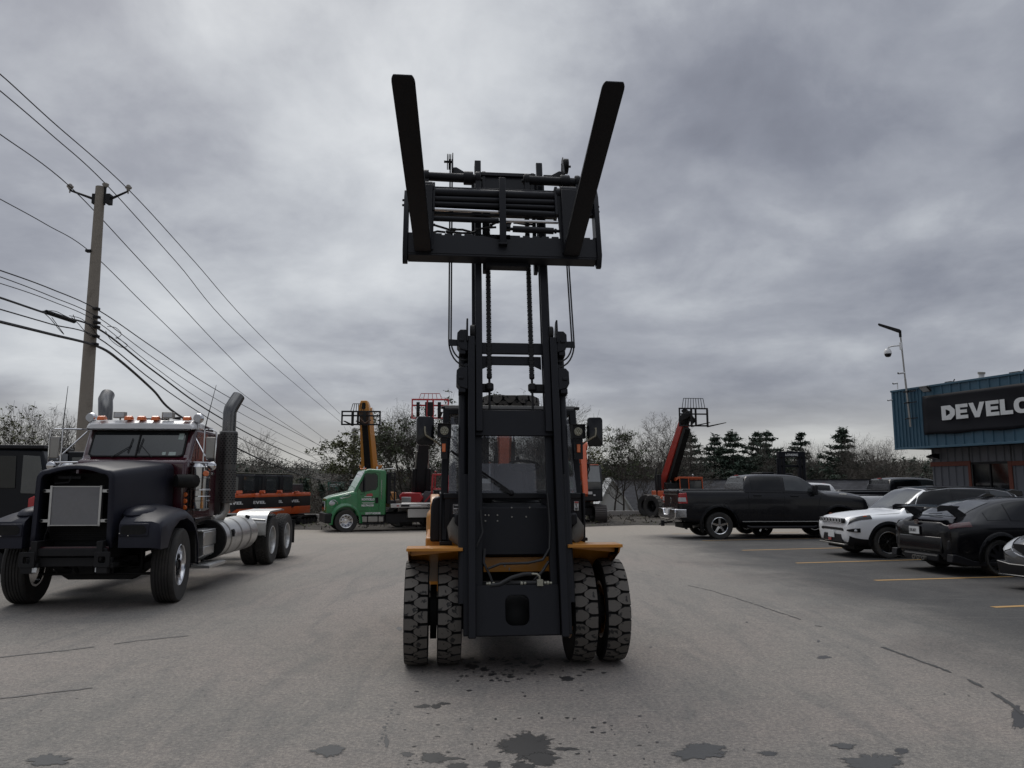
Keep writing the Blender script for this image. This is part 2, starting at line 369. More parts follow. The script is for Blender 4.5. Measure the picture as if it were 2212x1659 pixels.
# ------------------------------------------------------------------ wheels
_wc = {}
def tyre_mesh(R, w, rr, lugs=0, rows=2, ribs=0, face='rubber', side=.02):
    k = ('t', R, w, rr, lugs, rows, ribs)
    if k in _wc: return _wc[k]
    mb = MB(); d = .03 if lugs and rows == 2 else .012
    Rb = R - (d if lugs else 0)
    prof = [(rr, -w*.36), (rr+.01, -w*.42), ((R+rr)/2, -w*.5), (Rb-.05*R, -w*.5), (Rb-.012, -w*.46), (Rb, -w*.40)]
    if ribs:
        m = ribs; xs = [(-.40 + .8*i/m)*w for i in range(m+1)]
        for x in xs[1:-1]: prof += [(Rb, x-.008), (Rb-.012, x-.004), (Rb-.012, x+.004), (Rb, x+.008)]
    prof += [(Rb, w*.40), (Rb-.012, w*.46), (Rb-.05*R, w*.5), ((R+rr)/2, w*.5), (rr+.01, w*.42), (rr, w*.36)]
    mb.lathe(prof, (0, 0, 0), 'x', 56)
    def lug(poly, a0, top=1):
        p = 2*math.pi/lugs; n = len(poly); vs = []
        for rad, sh in ((Rb-.004, 1.0), (R-.006, .97), (R, .90)):
            cx = sum(q[0] for q in poly)/n; ca = sum(q[1] for q in poly)/n
            for b, a in poly:
                bb = (cx + (b-cx)*sh) * w; aa = a0 + (ca + (a-ca)*sh) * p
                rd = rad - (.03*R*max(0, abs(bb)/w-.38)/.12 if abs(bb) > .38*w else 0)
                vs.append((bb, rd*math.cos(aa), rd*math.sin(aa)))
        side_f = [(r*n+i, r*n+(i+1) % n, (r+1)*n+(i+1) % n, (r+1)*n+i) for r in (0, 1) for i in range(n)]
        mb.m = 0; mb.add(vs, side_f); mb.m = 1; mb.add(vs[2*n:], [tuple(range(n))]); mb.m = 0
    if lugs and rows == 2:
        L = [(-.5,-.445),(-.20,-.445),(.02,-.26),(.10,-.11),(.10,.11),(.02,.26),(-.20,.445),(-.5,.445)]
        for i in range(lugs):
            a = 2*math.pi*i/lugs; lug(L, a); lug([(-b, q) for b, q in L], a + math.pi/lugs)
    elif lugs:
        for i in range(lugs):
            a = 2*math.pi*i/lugs
            for r in range(rows):
                b0 = -.46 + .92*r/rows + .015; b1 = -.46 + .92*(r+1)/rows - .015; q = .12 if r % 2 else -.12
                lug([(b0, -.36+q), (b1, -.36-q), (b1, .36-q), (b0, .36+q)], a + (math.pi/lugs if r % 2 else 0))
    me = mb.mesh('tyre', [M[face], M['lug'] if rows == 2 and lugs else M[face]]); _wc[k] = me; return me
def rim_mesh(kind, r, w, mname='alu_wheel', spokes=5):
    k = ('r', kind, r, w, mname, spokes)
    if k in _wc: return _wc[k]
    mb = MB()                                             # outer face looks along +x
    mb.lathe([(r, -w*.4), (r+.008, -w*.42), (r+.008, w*.42), (r, w*.44), (r-.015, w*.40), (r-.03, w*.2), (r-.03, -w*.4)], (0,0,0), 'x', 40)
    if kind == 'dish':                                    # deep truck disc with hand holes
        mb.lathe([(.01, w*.05), (r*.42, w*.05), (r*.50, -w*.02), (r*.93, -w*.12), (r*.97, -w*.2), (.01, -w*.2)], (0,0,0), 'x', 40)
        mb.lathe([(.01, w*.22), (.06, w*.22), (.075, w*.18), (.08, w*.04), (.01, w*.04)], (0,0,0), 'x', 20)
        for i in range(10):
            a = 2*math.pi*i/10; mb.cyl((w*.04, r*.36*math.cos(a), r*.36*math.sin(a)), (w*.20, r*.36*math.cos(a), r*.36*math.sin(a)), .018, .015, 8)
        mb.m = 1
        for i in range(10):
            a = 2*math.pi*(i+.5)/10; mb.cyl((-w*.14, r*.72*math.cos(a), r*.72*math.sin(a)), (-w*.035, r*.72*math.cos(a), r*.72*math.sin(a)), r*.10, None, 12)
    elif kind == 'steer':                                 # front hub with long studs
        mb.lathe([(.01, -w*.1), (r*.45, -w*.1), (r*.55, -w*.16), (r*.95, -w*.2), (r*.97, -w*.28), (.01, -w*.28)], (0,0,0), 'x', 40)
        mb.m = 1; mb.lathe([(.01, w*.30), (.05, w*.30), (.075, w*.24), (.085, -w*.1), (.01, -w*.1)], (0,0,0), 'x', 20)
        for i in range(10):
            a = 2*math.pi*i/10; y, z = r*.44*math.cos(a), r*.44*math.sin(a)
            mb.cyl((-w*.1, y, z), (w*.16, y, z), .022, .018, 8); mb.cyl((w*.16, y, z), (w*.22, y, z), .026, .012, 8)
    elif kind == 'drive':                                 # rear dual: deep concave
        mb.lathe([(.01, -w*.32), (r*.6, -w*.32), (r*.95, -w*.36), (r*.97, -w*.42), (.01, -w*.42)], (0,0,0), 'x', 40)
        mb.lathe([(.01, w*.0), (.09, w*.0), (.12, -w*.1), (.13, -w*.32), (.01, -w*.32)], (0,0,0), 'x', 20)
        for i in range(10):
            a = 2*math.pi*i/10; mb.cyl((-w*.32, r*.5*math.cos(a), r*.5*math.sin(a)), (-w*.2, r*.5*math.cos(a), r*.5*math.sin(a)), .02, None, 8)
    else:                                                 # car alloy
        mb.m = 1; mb.lathe([(.01, -w*.1), (r*.96, -w*.1), (r*.96, -w*.16), (.01, -w*.16)], (0,0,0), 'x', 32); mb.m = 0
        mb.lathe([(.005, w*.34), (r*.13, w*.34), (r*.19, w*.28), (r*.19, w*.05), (.005, w*.05)], (0,0,0), 'x', 20)
        for i in range(spokes):
            a = 2*math.pi*i/spokes + math.pi/2
            def P(rad, da, h): return (h, rad*math.cos(a+da), rad*math.sin(a+da))
            if kind == 'split':
                for sg in (-1, 1): mb.bar(P(r*.15, 0, w*.28), P(r*.96, sg*.20, w*.33), .022, .03, (1, 0, 0))
                mb.bar(P(r*.15, 0, w*.26), P(r*.5, 0, w*.28), .05, .03, (1, 0, 0), .03)
            else:
                mb.bar(P(r*.12, 0, w*.28), P(r*.96, 0, w*.34), .075, .035, (1, 0, 0), .055)
    me = mb.mesh('rim', [M[mname], M['dark']]); _wc[k] = me; return me
def wheel(parent, x, y, z, R, w, rr, kind='car', rim='alu_wheel', spokes=5, lugs=0, rows=2, ribs=0, axis='y', out=1, roll=0.0, steer=0.0, name='wheel', face='rubber'):
    # wheel axle along local y (cars, lorry) or x (forklift); out = which side the face is on
    rz = {('y', 1): 90, ('y', -1): -90, ('x', 1): 0, ('x', -1): 180}[(axis, out)] + steer
    h = part(name, parent, (x, y, z), (0, 0, R_(rz)))
    t = inst('tyre', tyre_mesh(R, w, rr, lugs, rows, ribs, face), h, (0, 0, 0), (roll, 0, 0))
    if kind: inst('rim', rim_mesh(kind, rr, w, rim, spokes), h, (0, 0, 0), (roll*.7, 0, 0))
    return h
# ================================================================== GROUND
def asphalt_mat():
    m, T, b = principled('asphalt')
    g = T.add('ShaderNodeNewGeometry').outputs['Position']; sp = T.add('ShaderNodeSeparateXYZ'); T.l.new(g, sp.inputs[0])
    flat = T.vmath('MULTIPLY', g, (1, 1, 0))
    big = T.noise(flat, .16, 5, .6, .6); mid = T.noise(flat, .9, 6, .65, .8); fine = T.noise(flat, 34, 5, .75); grit = T.noise(flat, 130, 2, .6); spk = T.noise(flat, 9, 6, .75, .5)
    st = T.noise(T.vmath('MULTIPLY', flat, (1.6, .22, 0)), 1.2, 5, .6, 1.6)      # lanes worn by traffic
    st2 = T.noise(T.vmath('MULTIPLY', flat, (.35, 2.6, 0)), 1.0, 5, .65, 1.0)
    base = T.mix(T.sstep(big, .38, .62), (.182, .170, .154), (.214, .189, .170))
    base = T.mix(T.math('MULTIPLY', T.sstep(st, .45, .70), .55), base, (.128, .125, .118))
    base = T.mix(T.math('MULTIPLY', T.sstep(mid, .52, .75), .35), base, (.265, .242, .216))
    base = T.mix(T.math('MULTIPLY', T.sstep(st2, .55, .75), .30), base, (.275, .250, .222))
    # newer dark asphalt of the parking bays to the right
    e = T.math('ADD', sp.outputs[0], T.math('MULTIPLY', T.math('SUBTRACT', mid, .5), 2.4))
    e = T.math('ADD', e, T.math('MULTIPLY', T.math('SUBTRACT', big, .5), 5.0))
    lot = T.math('MULTIPLY', T.sstep(e, 3.2, 6.0), T.math('SUBTRACT', 1.0, T.sstep(T.math('ADD', sp.outputs[1], T.math('MULTIPLY', mid, 3)), 28.5, 31.0)))
    darkc = T.mix(T.sstep(mid, .3, .7), (.022, .023, .025), (.046, .046, .046))
    darkc = T.mix(T.math('MULTIPLY', T.sstep(st2, .5, .8), .3), darkc, (.10, .097, .09))
    base = T.mix(T.math('MULTIPLY', lot, .88), base, darkc)
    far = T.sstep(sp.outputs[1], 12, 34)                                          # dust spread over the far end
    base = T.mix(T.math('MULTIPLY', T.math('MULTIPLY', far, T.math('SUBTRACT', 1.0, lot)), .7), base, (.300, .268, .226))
    base = T.mix(1.0, base, T.ramp(T.math('ADD', T.math('MULTIPLY', fine, .6), T.math('MULTIPLY', grit, .4)), ((.30, (.34, .34, .34)), (.50, (1, 1, 1)), (.70, (2.0, 1.95, 1.88)))), 'MULTIPLY')
    base = T.mix(1.0, base, T.ramp(spk, ((.36, (.86, .87, .88)), (.5, (1, 1, 1)), (.64, (1.10, 1.09, 1.07)))), 'MULTIPLY')
    T.l.new(base, b.inputs['Base Color']); b.inputs['Roughness'].default_value = .82; b.inputs['Specular IOR Level'].default_value = .35
    bp = T.add('ShaderNodeBump'); bp.inputs['Strength'].default_value = .55; bp.inputs['Distance'].default_value = .012
    T.l.new(T.math('ADD', fine, T.math('MULTIPLY', mid, .4)), bp.inputs['Height']); T.l.new(bp.outputs[0], b.inputs['Normal'])
    return m
M['asphalt'] = asphalt_mat()
def soil_mat(name, c1, c2, c3, sc):
    m, T, b = principled(name)
    g = T.vmath('MULTIPLY', T.add('ShaderNodeNewGeometry').outputs['Position'], (1, 1, .3))
    a = T.noise(g, sc, 6, .65, .5); f = T.noise(g, sc*14, 5, .7)
    c = T.ramp(a, ((.3, c1), (.5, c2), (.7, c3)))
    c = T.mix(1.0, c, T.ramp(f, ((.3, (.4, .4, .4)), (.5, (1, 1, 1)), (.7, (1.7, 1.7, 1.6)))), 'MULTIPLY')
    T.l.new(c, b.inputs['Base Color']); b.inputs['Roughness'].default_value = .95; b.inputs['Specular IOR Level'].default_value = .2
    bp = T.add('ShaderNodeBump'); bp.inputs['Strength'].default_value = .8; bp.inputs['Distance'].default_value = .06
    T.l.new(f, bp.inputs['Height']); T.l.new(bp.outputs[0], b.inputs['Normal']); return m
M['gravel'] = soil_mat('gravel', (.035, .031, .027), (.062, .056, .049), (.10, .09, .078), .5)
M['meadow'] = soil_mat('meadow', (.030, .034, .014), (.060, .056, .026), (.085, .070, .040), .12)
M['hillwood'] = soil_mat('hill_woodland', (.022, .024, .020), (.040, .036, .031), (.030, .036, .022), .02)

def edge(x): return 36.6 + .5*math.sin(x*.35) + .25*math.sin(x*1.3+1)
# asphalt sheet
xs = [-70 + i*2.0 for i in range(71)]; N = 44; mb = MB(); vs = []
for j in range(N+1):
    for x in xs:
        y = -14 + (edge(x)+14)*j/N; vs.append((x, y, gz(x, y)))
w_ = len(xs); mb.add(vs, [(j*w_+i, j*w_+i+1, (j+1)*w_+i+1, (j+1)*w_+i) for j in range(N) for i in range(w_-1)])
asph = tag(mb.build('asphalt_yard', M['asphalt'], recalc=False), kind='structure')
# gravel strip behind it, up to the kerb
mb = MB(); vs = []; N = 16
for j in range(N+1):
    for x in xs:
        y = 33 + 15.6*j/N; vs.append((x, y, gz(x, y) - .012 + (.05*sst(y, 37.5, 41) if y > 37 else 0)))
mb.add(vs, [(j*w_+i, j*w_+i+1, (j+1)*w_+i+1, (j+1)*w_+i) for j in range(N) for i in range(w_-1)])
tag(mb.build('gravel_verge', M['gravel'], recalc=False), kind='structure')
# kerb
mb = MB()
for i in range(70):
    x0 = -70 + i*2.0; y = 48.3; z = gz(x0, y)
    mb.box((x0+1.0, y, z+.12), (1.97, .35, .38), (0, 0, .3*math.sin(i*7.0)))
tag(mb.build('concrete_kerb', M['concrete'], bevel=.02), kind='structure')
# land beyond: drops off behind the kerb and rises to a wooded ridge
def land(x, y):
    z = -.46 - 3.2*sst(y, 49, 75)
    r = sst(y, 260, 640)
    z += r * (28 - 13*sst(x, -330, -60) + 8*sst(x, 50, 500) + 2.5*math.sin(x*.013) + 1.5*math.sin(x*.041+2))
    return z - 25*sst(y, 700, 1500)
mb = MB(); vs = []
Xs = [-1500, -1100, -800] + [-600 + 25*i for i in range(49)] + [800, 1100, 1500]
Ys = [-60, 0, 30, 47.9, 52, 58, 66, 75, 100, 150, 200, 240, 280, 320, 360, 400, 440, 480, 520, 560, 600, 640, 680, 740, 900, 1500]
for y in Ys:
    for x in Xs: vs.append((x, y, land(x, y) - (.25 if y < 48 else 0)))
w2 = len(Xs); mb.add(vs, [(j*w2+i, j*w2+i+1, (j+1)*w2+i+1, (j+1)*w2+i) for j in range(len(Ys)-1) for i in range(w2-1)])
mb.mi = [1 if Ys[k//(w2-1)] >= 240 else 0 for k in range(len(mb.f))]
tag(mb.build('terrain', [M['meadow'], M['hillwood']], recalc=False), kind='structure')

# stall lines
M['line'] = mat('line_paint', (.40, .235, .075), .7, dirt=.55, dcol=(.12, .10, .08), scale=7)
for i, (a, b) in enumerate((((2145, 1312), (2300, 1305.5)), ((1890, 1254), (2195, 1245.5)), ((1720, 1216.5), (2010, 1208.5)), ((1603, 1189), (1880, 1182)), ((1517, 1168), (1800, 1162.5)), ((1450, 1153.5), (1790, 1149)), ((1800, 1144), (1850, 1150.5)))):
    p, q = gnd(*a), gnd(*b); d = (q-p).normalized(); q = p + d*(5.4 if i < 6 else 2.6); n = Vector((-d.y, d.x, 0))*.055; mb = MB(); m = 14; vs = []
    for k in range(m+1):
        c = p + (q-p)*k/m
        for s in (1, -1): e = c + n*s; vs.append((e.x, e.y, gz(e.x, e.y)+.004))
    mb.add(vs, [(2*k, 2*k+1, 2*k+3, 2*k+2) for k in range(m)])
    o = mb.build('stall_line', M['line'], recalc=False); o.parent = asph
# stains, patches and seams lying on the asphalt
random.seed(5)
def stain_mat(name, c, rough, soft=True):
    m, T, b = principled(name)
    g = T.add('ShaderNodeNewGeometry').outputs['Position']; f = T.noise(g, 60, 4, .7)
    T.l.new(T.mix(f, tuple(v*.55 for v in c), tuple(v*1.5 for v in c)), b.inputs['Base Color']); b.inputs['Roughness'].default_value = rough
    if soft:                                            # soaked-in rim: breaks up and fades towards the outline
        at_ = T.add('ShaderNodeAttribute'); at_.attribute_name = 'rim'; n = T.noise(g, 11, 5, .7)
        e = T.math('ADD', at_.outputs['Fac'], T.math('MULTIPLY', T.math('SUBTRACT', n, .5), 1.3))
        T.l.new(T.math('SUBTRACT', 1.0, T.sstep(e, .66, .90)), b.inputs['Alpha'])
    return m
M['oil'] = stain_mat('oil_stain', (.030, .029, .029), .5); M['patch'] = stain_mat('worn_patch', (.058, .058, .058), .75); M['rim'] = stain_mat('damp_rim', (.10, .10, .10), .8)
BZ = [0]
def blob(mb, px, py, rx, ry, z=.004, n=30, rough=.22, grow=1.22):
    BZ[0] += 1; z = .0012 + BZ[0]*.00001; n = n*2 if rx > 10 else n
    c = gnd(px, py); ex = (gnd(px+rx*grow, py)-c); ey = (gnd(px, py-ry*grow)-c); ph = [random.uniform(0, 6.28) for _ in range(5)]
    vs = []
    for k in range(n):
        a = 2*math.pi*k/n; r = 1 + rough*(.5*math.sin(2*a+ph[0]) + .4*math.sin(3*a+ph[1]) + .35*math.sin(5*a+ph[2]) + .3*math.sin(9*a+ph[3]) + .25*math.sin(17*a+ph[4])) + random.uniform(-.13, .13)
        p = c + ex*math.cos(a)*r + ey*math.sin(a)*r; vs.append((p.x, p.y, gz(p.x, p.y)+z))
    mb.add([(c.x, c.y, gz(c.x, c.y)+z)] + vs, [(0, 1+k, 1+(k+1) % n) for k in range(n)])
oil = MB()
for a in ((1140, 1612, 58, 27), (1170, 1640, 34, 14), (942, 1638, 34, 10), (1225, 1466, 16, 5), (835, 1603, 5, 14), (1222, 1618, 26, 4), (880, 1630, 14, 5), (990, 1655, 22, 8), (1066, 1652, 20, 8), (1130, 1655, 30, 7), (1020, 1440, 14, 5), (1045, 1447, 9, 3), (960, 1520, 13, 3), (915, 1526, 18, 4), (942, 1526, 10, 5),
          (1780, 1420, 14, 4), (1660, 1628, 24, 5), (1948, 1622, 16, 6), (2200, 1550, 14, 24), (1105, 1462, 8, 2.5), (1160, 1440, 9, 3), (862, 1358, 6, 4), (1768, 1385, 3, 2.2)): blob(oil, *a)
for k in range(26): blob(oil, 852 - (k*1.4) + random.uniform(-3, 3), 1518 + k*3.8, random.uniform(2, 5), random.uniform(1, 2.5), n=9) if k % 2 == 0 else None
for k in range(85):
    px = random.gauss(1090, 95); py = 1420 + abs(random.gauss(0, 30)); blob(oil, px, py, random.uniform(1.5, 8), random.uniform(.8, 2.2), n=10)
for k in range(70): blob(oil, random.uniform(860, 1420), random.uniform(1540, 1655), random.uniform(1, 6), random.uniform(.6, 2.2), n=9)
for k in range(45): blob(oil, random.uniform(40, 2180), random.uniform(1290, 1650), random.uniform(.8, 3), random.uniform(.5, 1.3), n=8)
def rim_attr(o):
    me = o.data; a = me.attributes.new('rim', 'FLOAT', 'POINT'); cs = {p.vertices[0] for p in me.polygons}
    a.data.foreach_set('value', [0.0 if i in cs else 1.0 for i in range(len(me.vertices))])
o = oil.build('oil_stain', M['oil'], asph, recalc=False); o['kind'] = 'stuff'; rim_attr(o)
pat = MB()
for a in ((712, 1622, 37, 12), (1512, 1624, 54, 17), (105, 1643, 48, 11), (1890, 1648, 56, 20), (1825, 1612, 26, 6)): blob(pat, *a)
o = pat.build('worn_patch', M['patch'], asph, recalc=False); o['kind'] = 'stuff'; rim_attr(o)
M['joint'] = stain_mat('joint_tar', (.036, .035, .034), .7, False)
sm = MB()
def seam(pts, w):
    P_ = [gnd(*p) for p in pts]; Q = []
    for i in range(len(P_)-1):
        n = max(2, int((P_[i+1]-P_[i]).length/.06))
        Q += [P_[i].lerp(P_[i+1], t/n) for t in range(n)]
    off = 0; run = 0
    for i in range(len(Q)-1):
        d = (Q[i+1]-Q[i]).normalized(); nn = Vector((-d.y, d.x, 0)); off = off*.85 + random.uniform(-.008, .008); ww = w*random.uniform(.4, 1.2)
        if random.random() < .02: run = random.randint(2, 6)
        if run > 0: run -= 1; continue
        a, b = Q[i]+nn*(off+ww), Q[i]+nn*(off-ww); c, e = Q[i+1]+nn*(off-ww), Q[i+1]+nn*(off+ww)
        sm.add([(v.x, v.y, gz(v.x, v.y)+.004) for v in (a, b, c, e)], [(0, 1, 2, 3)])
seam([(1487, 1265), (1540, 1277), (1620, 1302), (1735, 1341)], .011)
seam([(1760, 1352), (1790, 1356)], .012)
seam([(1905, 1398), (1960, 1418), (2030, 1443), (2090, 1468), (2132, 1490)], .022)
seam([(2140, 1496), (2180, 1520), (2212, 1550)], .02)
seam([(1380, 1232), (1430, 1245)], .006)
o = sm.build('seam', M['joint'], asph, recalc=False); o['kind'] = 'stuff'
# tyre scuffs
M['scuff'] = stain_mat('tyre_scuff', (.105, .10, .094), .8, False)
sc_ = MB(); sm_, sm = sm, sc_
seam([(0, 1420), (160, 1404), (300, 1384), (420, 1372)], .025); seam([(0, 1510), (120, 1496), (220, 1484)], .018)
o = sc_.build('tyre_scuff', M['scuff'], asph, recalc=False); o['kind'] = 'stuff'
# ================================================================== FORKLIFT (hero)
fl = thing('forklift', 'large black and yellow forklift facing the camera with both forks raised high on its mast', 'forklift', (0, 7.6, 0), 5.5)
MF = Matrix.Translation((0, -.653, .355)) @ Matrix.Rotation(R_(-12.5), 4, 'X')
LB, LP = M['lift_black'], M['lift_panel']
def fm(mb, name, mt=LB, par=fl, bevel=.006, **k): return mb.xf(MF).build(name, mt, par, bevel, **k)
# --- mast
mast = MB()
for s, x0, x1 in ((-1, -.443, -.377), (1, .377, .446)):
    mast.bx(x0, x1, -.02, .012, 0, 2.86); mast.bx(x0 + (0 if s < 0 else .048), x1 - (.048 if s < 0 else 0), .012, .15, .01, 2.84); mast.bx(x0, x1, .15, .18, 0.02, 2.84)
    xi = x1 if s < 0 else x0
    mast.bx(min(xi, xi-s*.07), max(xi, xi-s*.07), .10, .16, .2, 1.9)
    xo = x0 if s < 0 else x1                                   # top guard plate
    mast.prism([(-.03, 2.80), (.14, 2.80), (.14, 2.95), (.04, 3.05), (-.02, 3.05)], 'x', xo-.002*s, xo+s*.016)
    mast.box((xo+s*.015, .12, .75), (.05, .10, 1.45))
outer = fm(mast, 'mast')
mb = MB()
for s in (-1, 1): mb.disc((s*.395, .06, 2.93), .075, .05, 'x', 20, .008)
fm(mb, 'mast_roller', M['dark'], outer, 0)
mb = MB()                                                       # inner uprights
for s, x0, x1 in ((-1, -.368, -.300), (1, .306, .375)):
    mb.bx(x0, x1, .016, .046, 1.885, 4.96); mb.bx(x0+(0 if s < 0 else .045), x1-(.045 if s < 0 else 0), .046, .13, 1.89, 4.95)
    mb.bx(x0-.03, x1+.0, .13, .155, 1.9, 4.86) if s < 0 else mb.bx(x0, x1+.03, .13, .155, 1.9, 4.86)
    xi = x1 if s < 0 else x0
    a, b = sorted((xi-s*.015, xi-s*.055)); mb.bx(a, b, .07, .10, 3.70, 4.86)
    mb.bx(a, b, .03, .12, 3.62, 3.76)
mb.bx(-.30, .306, .085, .115, 4.58, 4.838); mb.bx(-.30, .306, .06, .09, 4.80, 4.845)
inner = fm(mb, 'inner_mast')
mb = MB(); mb.bx(-.372, .382, .060, .085, 1.852, 2.11); mb.bx(-.372, .382, .085, .16, 2.085, 2.112); mb.bx(-.41, .42, .155, .175, 2.0, 2.09)
fm(mb, 'mast_crossplate', LP, outer)
mb = MB()
mb.bx(-.376, .376, .10, .13, 2.72, 2.84); mb.bx(-.30, .30, .13, .15, 2.61, 2.705)
mb.prism([(-.30, 2.56), (-.20, 2.61), (-.20, 2.705), (-.30, 2.705)], 'y', .128, .14); mb.prism([(.30, 2.56), (.20, 2.61), (.20, 2.705), (.30, 2.705)], 'y', .128, .14)
fm(mb, 'mast_crossbar', LB, outer)
mb = MB(); mb.plate_hole(rrect(-.376, .376, .024, .455, .008), rrect(-.112, .102, .105, .368, .065), 'y', .05, .085)
mb.bx(-.376, .376, .086, .17, .02, .05); mb.bx(-.376, .376, .086, .15, .43, .46)
fm(mb, 'mast_base_plate', LP, outer, .004)
mb = MB(); mb.sphere((-.005, .30, .23), .19, 24, 12, (1, .6, 1)); mb.box((0, .42, .25), (1.1, .12, .30))
fm(mb, 'axle_housing', M['rubber_black'], fl, .02)
# --- lift chains
def chain(x, z0, z1):
    mb = MB(); n = int((z1-z0)/.0235)
    for i in range(n):
        z = z0 + (i+.5)*.0235
        if i % 2: mb.box((x, .10, z), (.050, .018, .020))
        else: mb.box((x, .10, z), (.036, .024, .026))
        mb.cyl((x-.027, .10, z), (x+.027, .10, z), .005, None, 6)
    return mb
for x in (-.228, .197):
    c = fm(chain(x, 2.46, 4.72), 'lift_chain', M['dark'], fl, 0)
    mb = MB(); mb.cyl((x, .10, 2.12), (x, .10, 2.50), .012, None, 10); mb.disc((x, .10, 2.36), .042, .075, 'z', 16, .01); mb.disc((x, .1, 2.47), .026, .04, 'z', 12, .005); mb.box((x+(-.05 if x < 0 else .05), .13, 2.36), (.13, .05, .08))
    fm(mb, 'chain_anchor', M['dark'], c, .003)
# --- lift cylinders with their octagonal heads beside the mast
for s in (-1, 1):
    for z0, z1, w in ((2.70, 2.93, .105), (2.30, 2.53, .11)):
        mb = MB(); a = s*.445; b = s*(.445+w)
        mb.prism([(a, z0), (b-s*.035, z0+.02), (b, z0+.07), (b, z1-.035), (b-s*.03, z1), (a, z1)], 'y', -.01, .14)
        mb.bx(min(a, b)+.02, max(a, b)-.02, .0, .12, z0-.03, z0+.02); mb.box(((a+b)/2+s*.01, -.012, (z0+z1)/2), (.05, .02, .03))
        fm(mb, 'cylinder_head', LB, fl, .006)
    mb = MB(); mb.cyl((s*.487, .12, .3), (s*.487, .12, 2.72), .045, None, 16); mb.cyl((s*.487, .12, 2.9), (s*.45, .13, 4.6), .0, .0, 4) if 0 else None
    mb.cyl((s*.445, .10, 2.56), (s*.462, .02, 2.56), .02, None, 8)
    fm(mb, 'lift_cylinder', LB, fl, 0)
    # hose pair, bracket, top sheave
    for k, x in enumerate((.632, .610) if s < 0 else (.630, .608)):
        e = .012*k; xx = s*x; pts = [(xx*.985 if s > 0 else xx, .05, 4.98), (xx*.985 if s > 0 else xx, .05, 3.75), (xx, .04, 2.83)]
        for q in range(1, 9):
            a = math.pi/2*q/8; pts.append((xx - s*(.17-k*.03)*(1-math.cos(a)), .04, 2.83 - (.27-.06*k)*math.sin(a)))
        pts.append((s*.44, .05, pts[-1][2] + .012)); fm(MB().tube(pts, .0085, 7), 'mast_hose', M['hose'], fl, 0)
    mb = MB(); mb.prism([(s*.635, 2.765), (s*.53, 2.765), (s*.445, 2.70), (s*.445, 2.86), (s*.53, 2.83), (s*.635, 2.835)], 'y', .02, .035)
    fm(mb, 'hose_bracket', LB, fl, .003)
    mb = MB()
    for q in (0, 1, 2): mb.disc((s*(.628+.017*q), .06, 4.955), .085, .010, 'x', 22, .002)
    mb.cyl((s*.60, .06, 4.955), (s*.70, .06, 4.955), .013, None, 8)
    sh = fm(mb, 'hose_sheave', M['dark'], fl, 0)
    mb = MB(); mb.prism([(-.06, 4.78), (.14, 4.74), (.15, 4.92), (.07, 5.04), (.01, 5.04)], 'x', s*.600, s*.612)
    mb.prism([(s*.60, 4.76), (s*.60, 4.88), (s*.565, 4.885), (s*.48, 4.83), (s*.39, 4.83), (s*.39, 4.77), (s*.5, 4.76)], 'y', .05, .09)
    fm(mb, 'sheave_bracket', LB, sh, .003)
# --- carriage
CX_ = -.09
mb = MB(); teeth = []; x = -1.055; z0, z1 = 3.685, 3.92
top = [(-1.055, z1)]
for xx in (-.965, -.82, -.70, -.61, -.50, -.38, .10, .20, .30, .40, .50, .62, .74, .83):
    top += [(xx-.014, z1), (xx-.014, z1-.018), (xx+.014, z1-.018), (xx+.014, z1)]
top += [(.875, z1+.004)]
top = sorted(top, key=lambda p: p[0])
top2 = []
for p in top:
    top2.append(p)
    if abs(p[0]+.366) < .003: top2 += [(-.155, z1), (-.145, z1-.05), (-.125, z1-.05), (-.125, z1-.002), (-.05, z1-.002), (-.05, z1-.045), (-.02, z1-.045), (-.02, z1)]
mb.prism([(-1.055, z0), *[]] + top2 + [(.875, z0)], 'y', -.175, -.125)
mb.bx(-1.055, .875, -.17, -.02, z0-.02, z0+.006)
mb.bx(-.26, .18, -.06, .04, z0-.06, z0-.005)                   # lower carriage beam between the uprights
car_plate = fm(mb, 'carriage', LP, fl, .004)
for x0, x1, zt, s in ((-1.105, -1.055, 4.42, -1), (.875, .925, 4.50, 1)):
    mb = MB(); mb.prism([(-.20, 3.70), (-.13, 3.60), (-.09, 3.60), (-.04, 3.68), (-.04, zt-.08), (-.09, zt), (-.17, zt), (-.20, zt-.10)], 'x', x0, x1)
    for z in (4.33, 4.27): mb.cyl((x0 if s < 0 else x1, -.12, z), ((x0-.022) if s < 0 else (x1+.022), -.12, z), .014, None, 6)
    fm(mb, 'carriage_side_plate', LB, car_plate, .005)
mb = MB()
mb.bx(-.80, .475, -.10, -.06, 4.19, 4.475); mb.bx(-1.055, .875, -.14, -.09, 4.475, 4.50)
mb.bx(-1.055, -.80, -.09, -.06, 4.22, 4.475); mb.bx(.475, .875, -.09, -.06, 4.22, 4.475)
mb.cyl((-1.05, -.135, 4.425), (.87, -.135, 4.43), .047, None, 16); mb.cyl((-.80, -.14, 4.345), (.475, -.14, 4.35), .034, None, 12); mb.cyl((-.80, -.14, 4.285), (.475, -.14, 4.285), .028, None, 12)
mb.bx(-1.055, .875, -.12, -.08, 4.225, 4.25)
fm(mb, 'fork_shaft', LB, car_plate, .003)
mb = MB(); mb.prism([(-.26, 4.56), (-.20, 4.56), (-.20, 3.93), (-.175, 3.90), (-.175, 3.79), (-.22, 3.79), (-.26, 3.95)], 'x', -.128, -.062); mb.bx(-.14, -.05, -.23, -.175, 3.785, 3.80)
fm(mb, 'carriage_post', LB, car_plate, .005)
mb = MB(); mb.cyl((-.81, -.15, 4.215), (-.128, -.15, 4.205), .019, None, 14); mb.cyl((-.06, -.15, 4.105), (.49, -.15, 4.105), .018, None, 14)
fm(mb, 'cylinder_rod', M['chrome'], car_plate, 0)
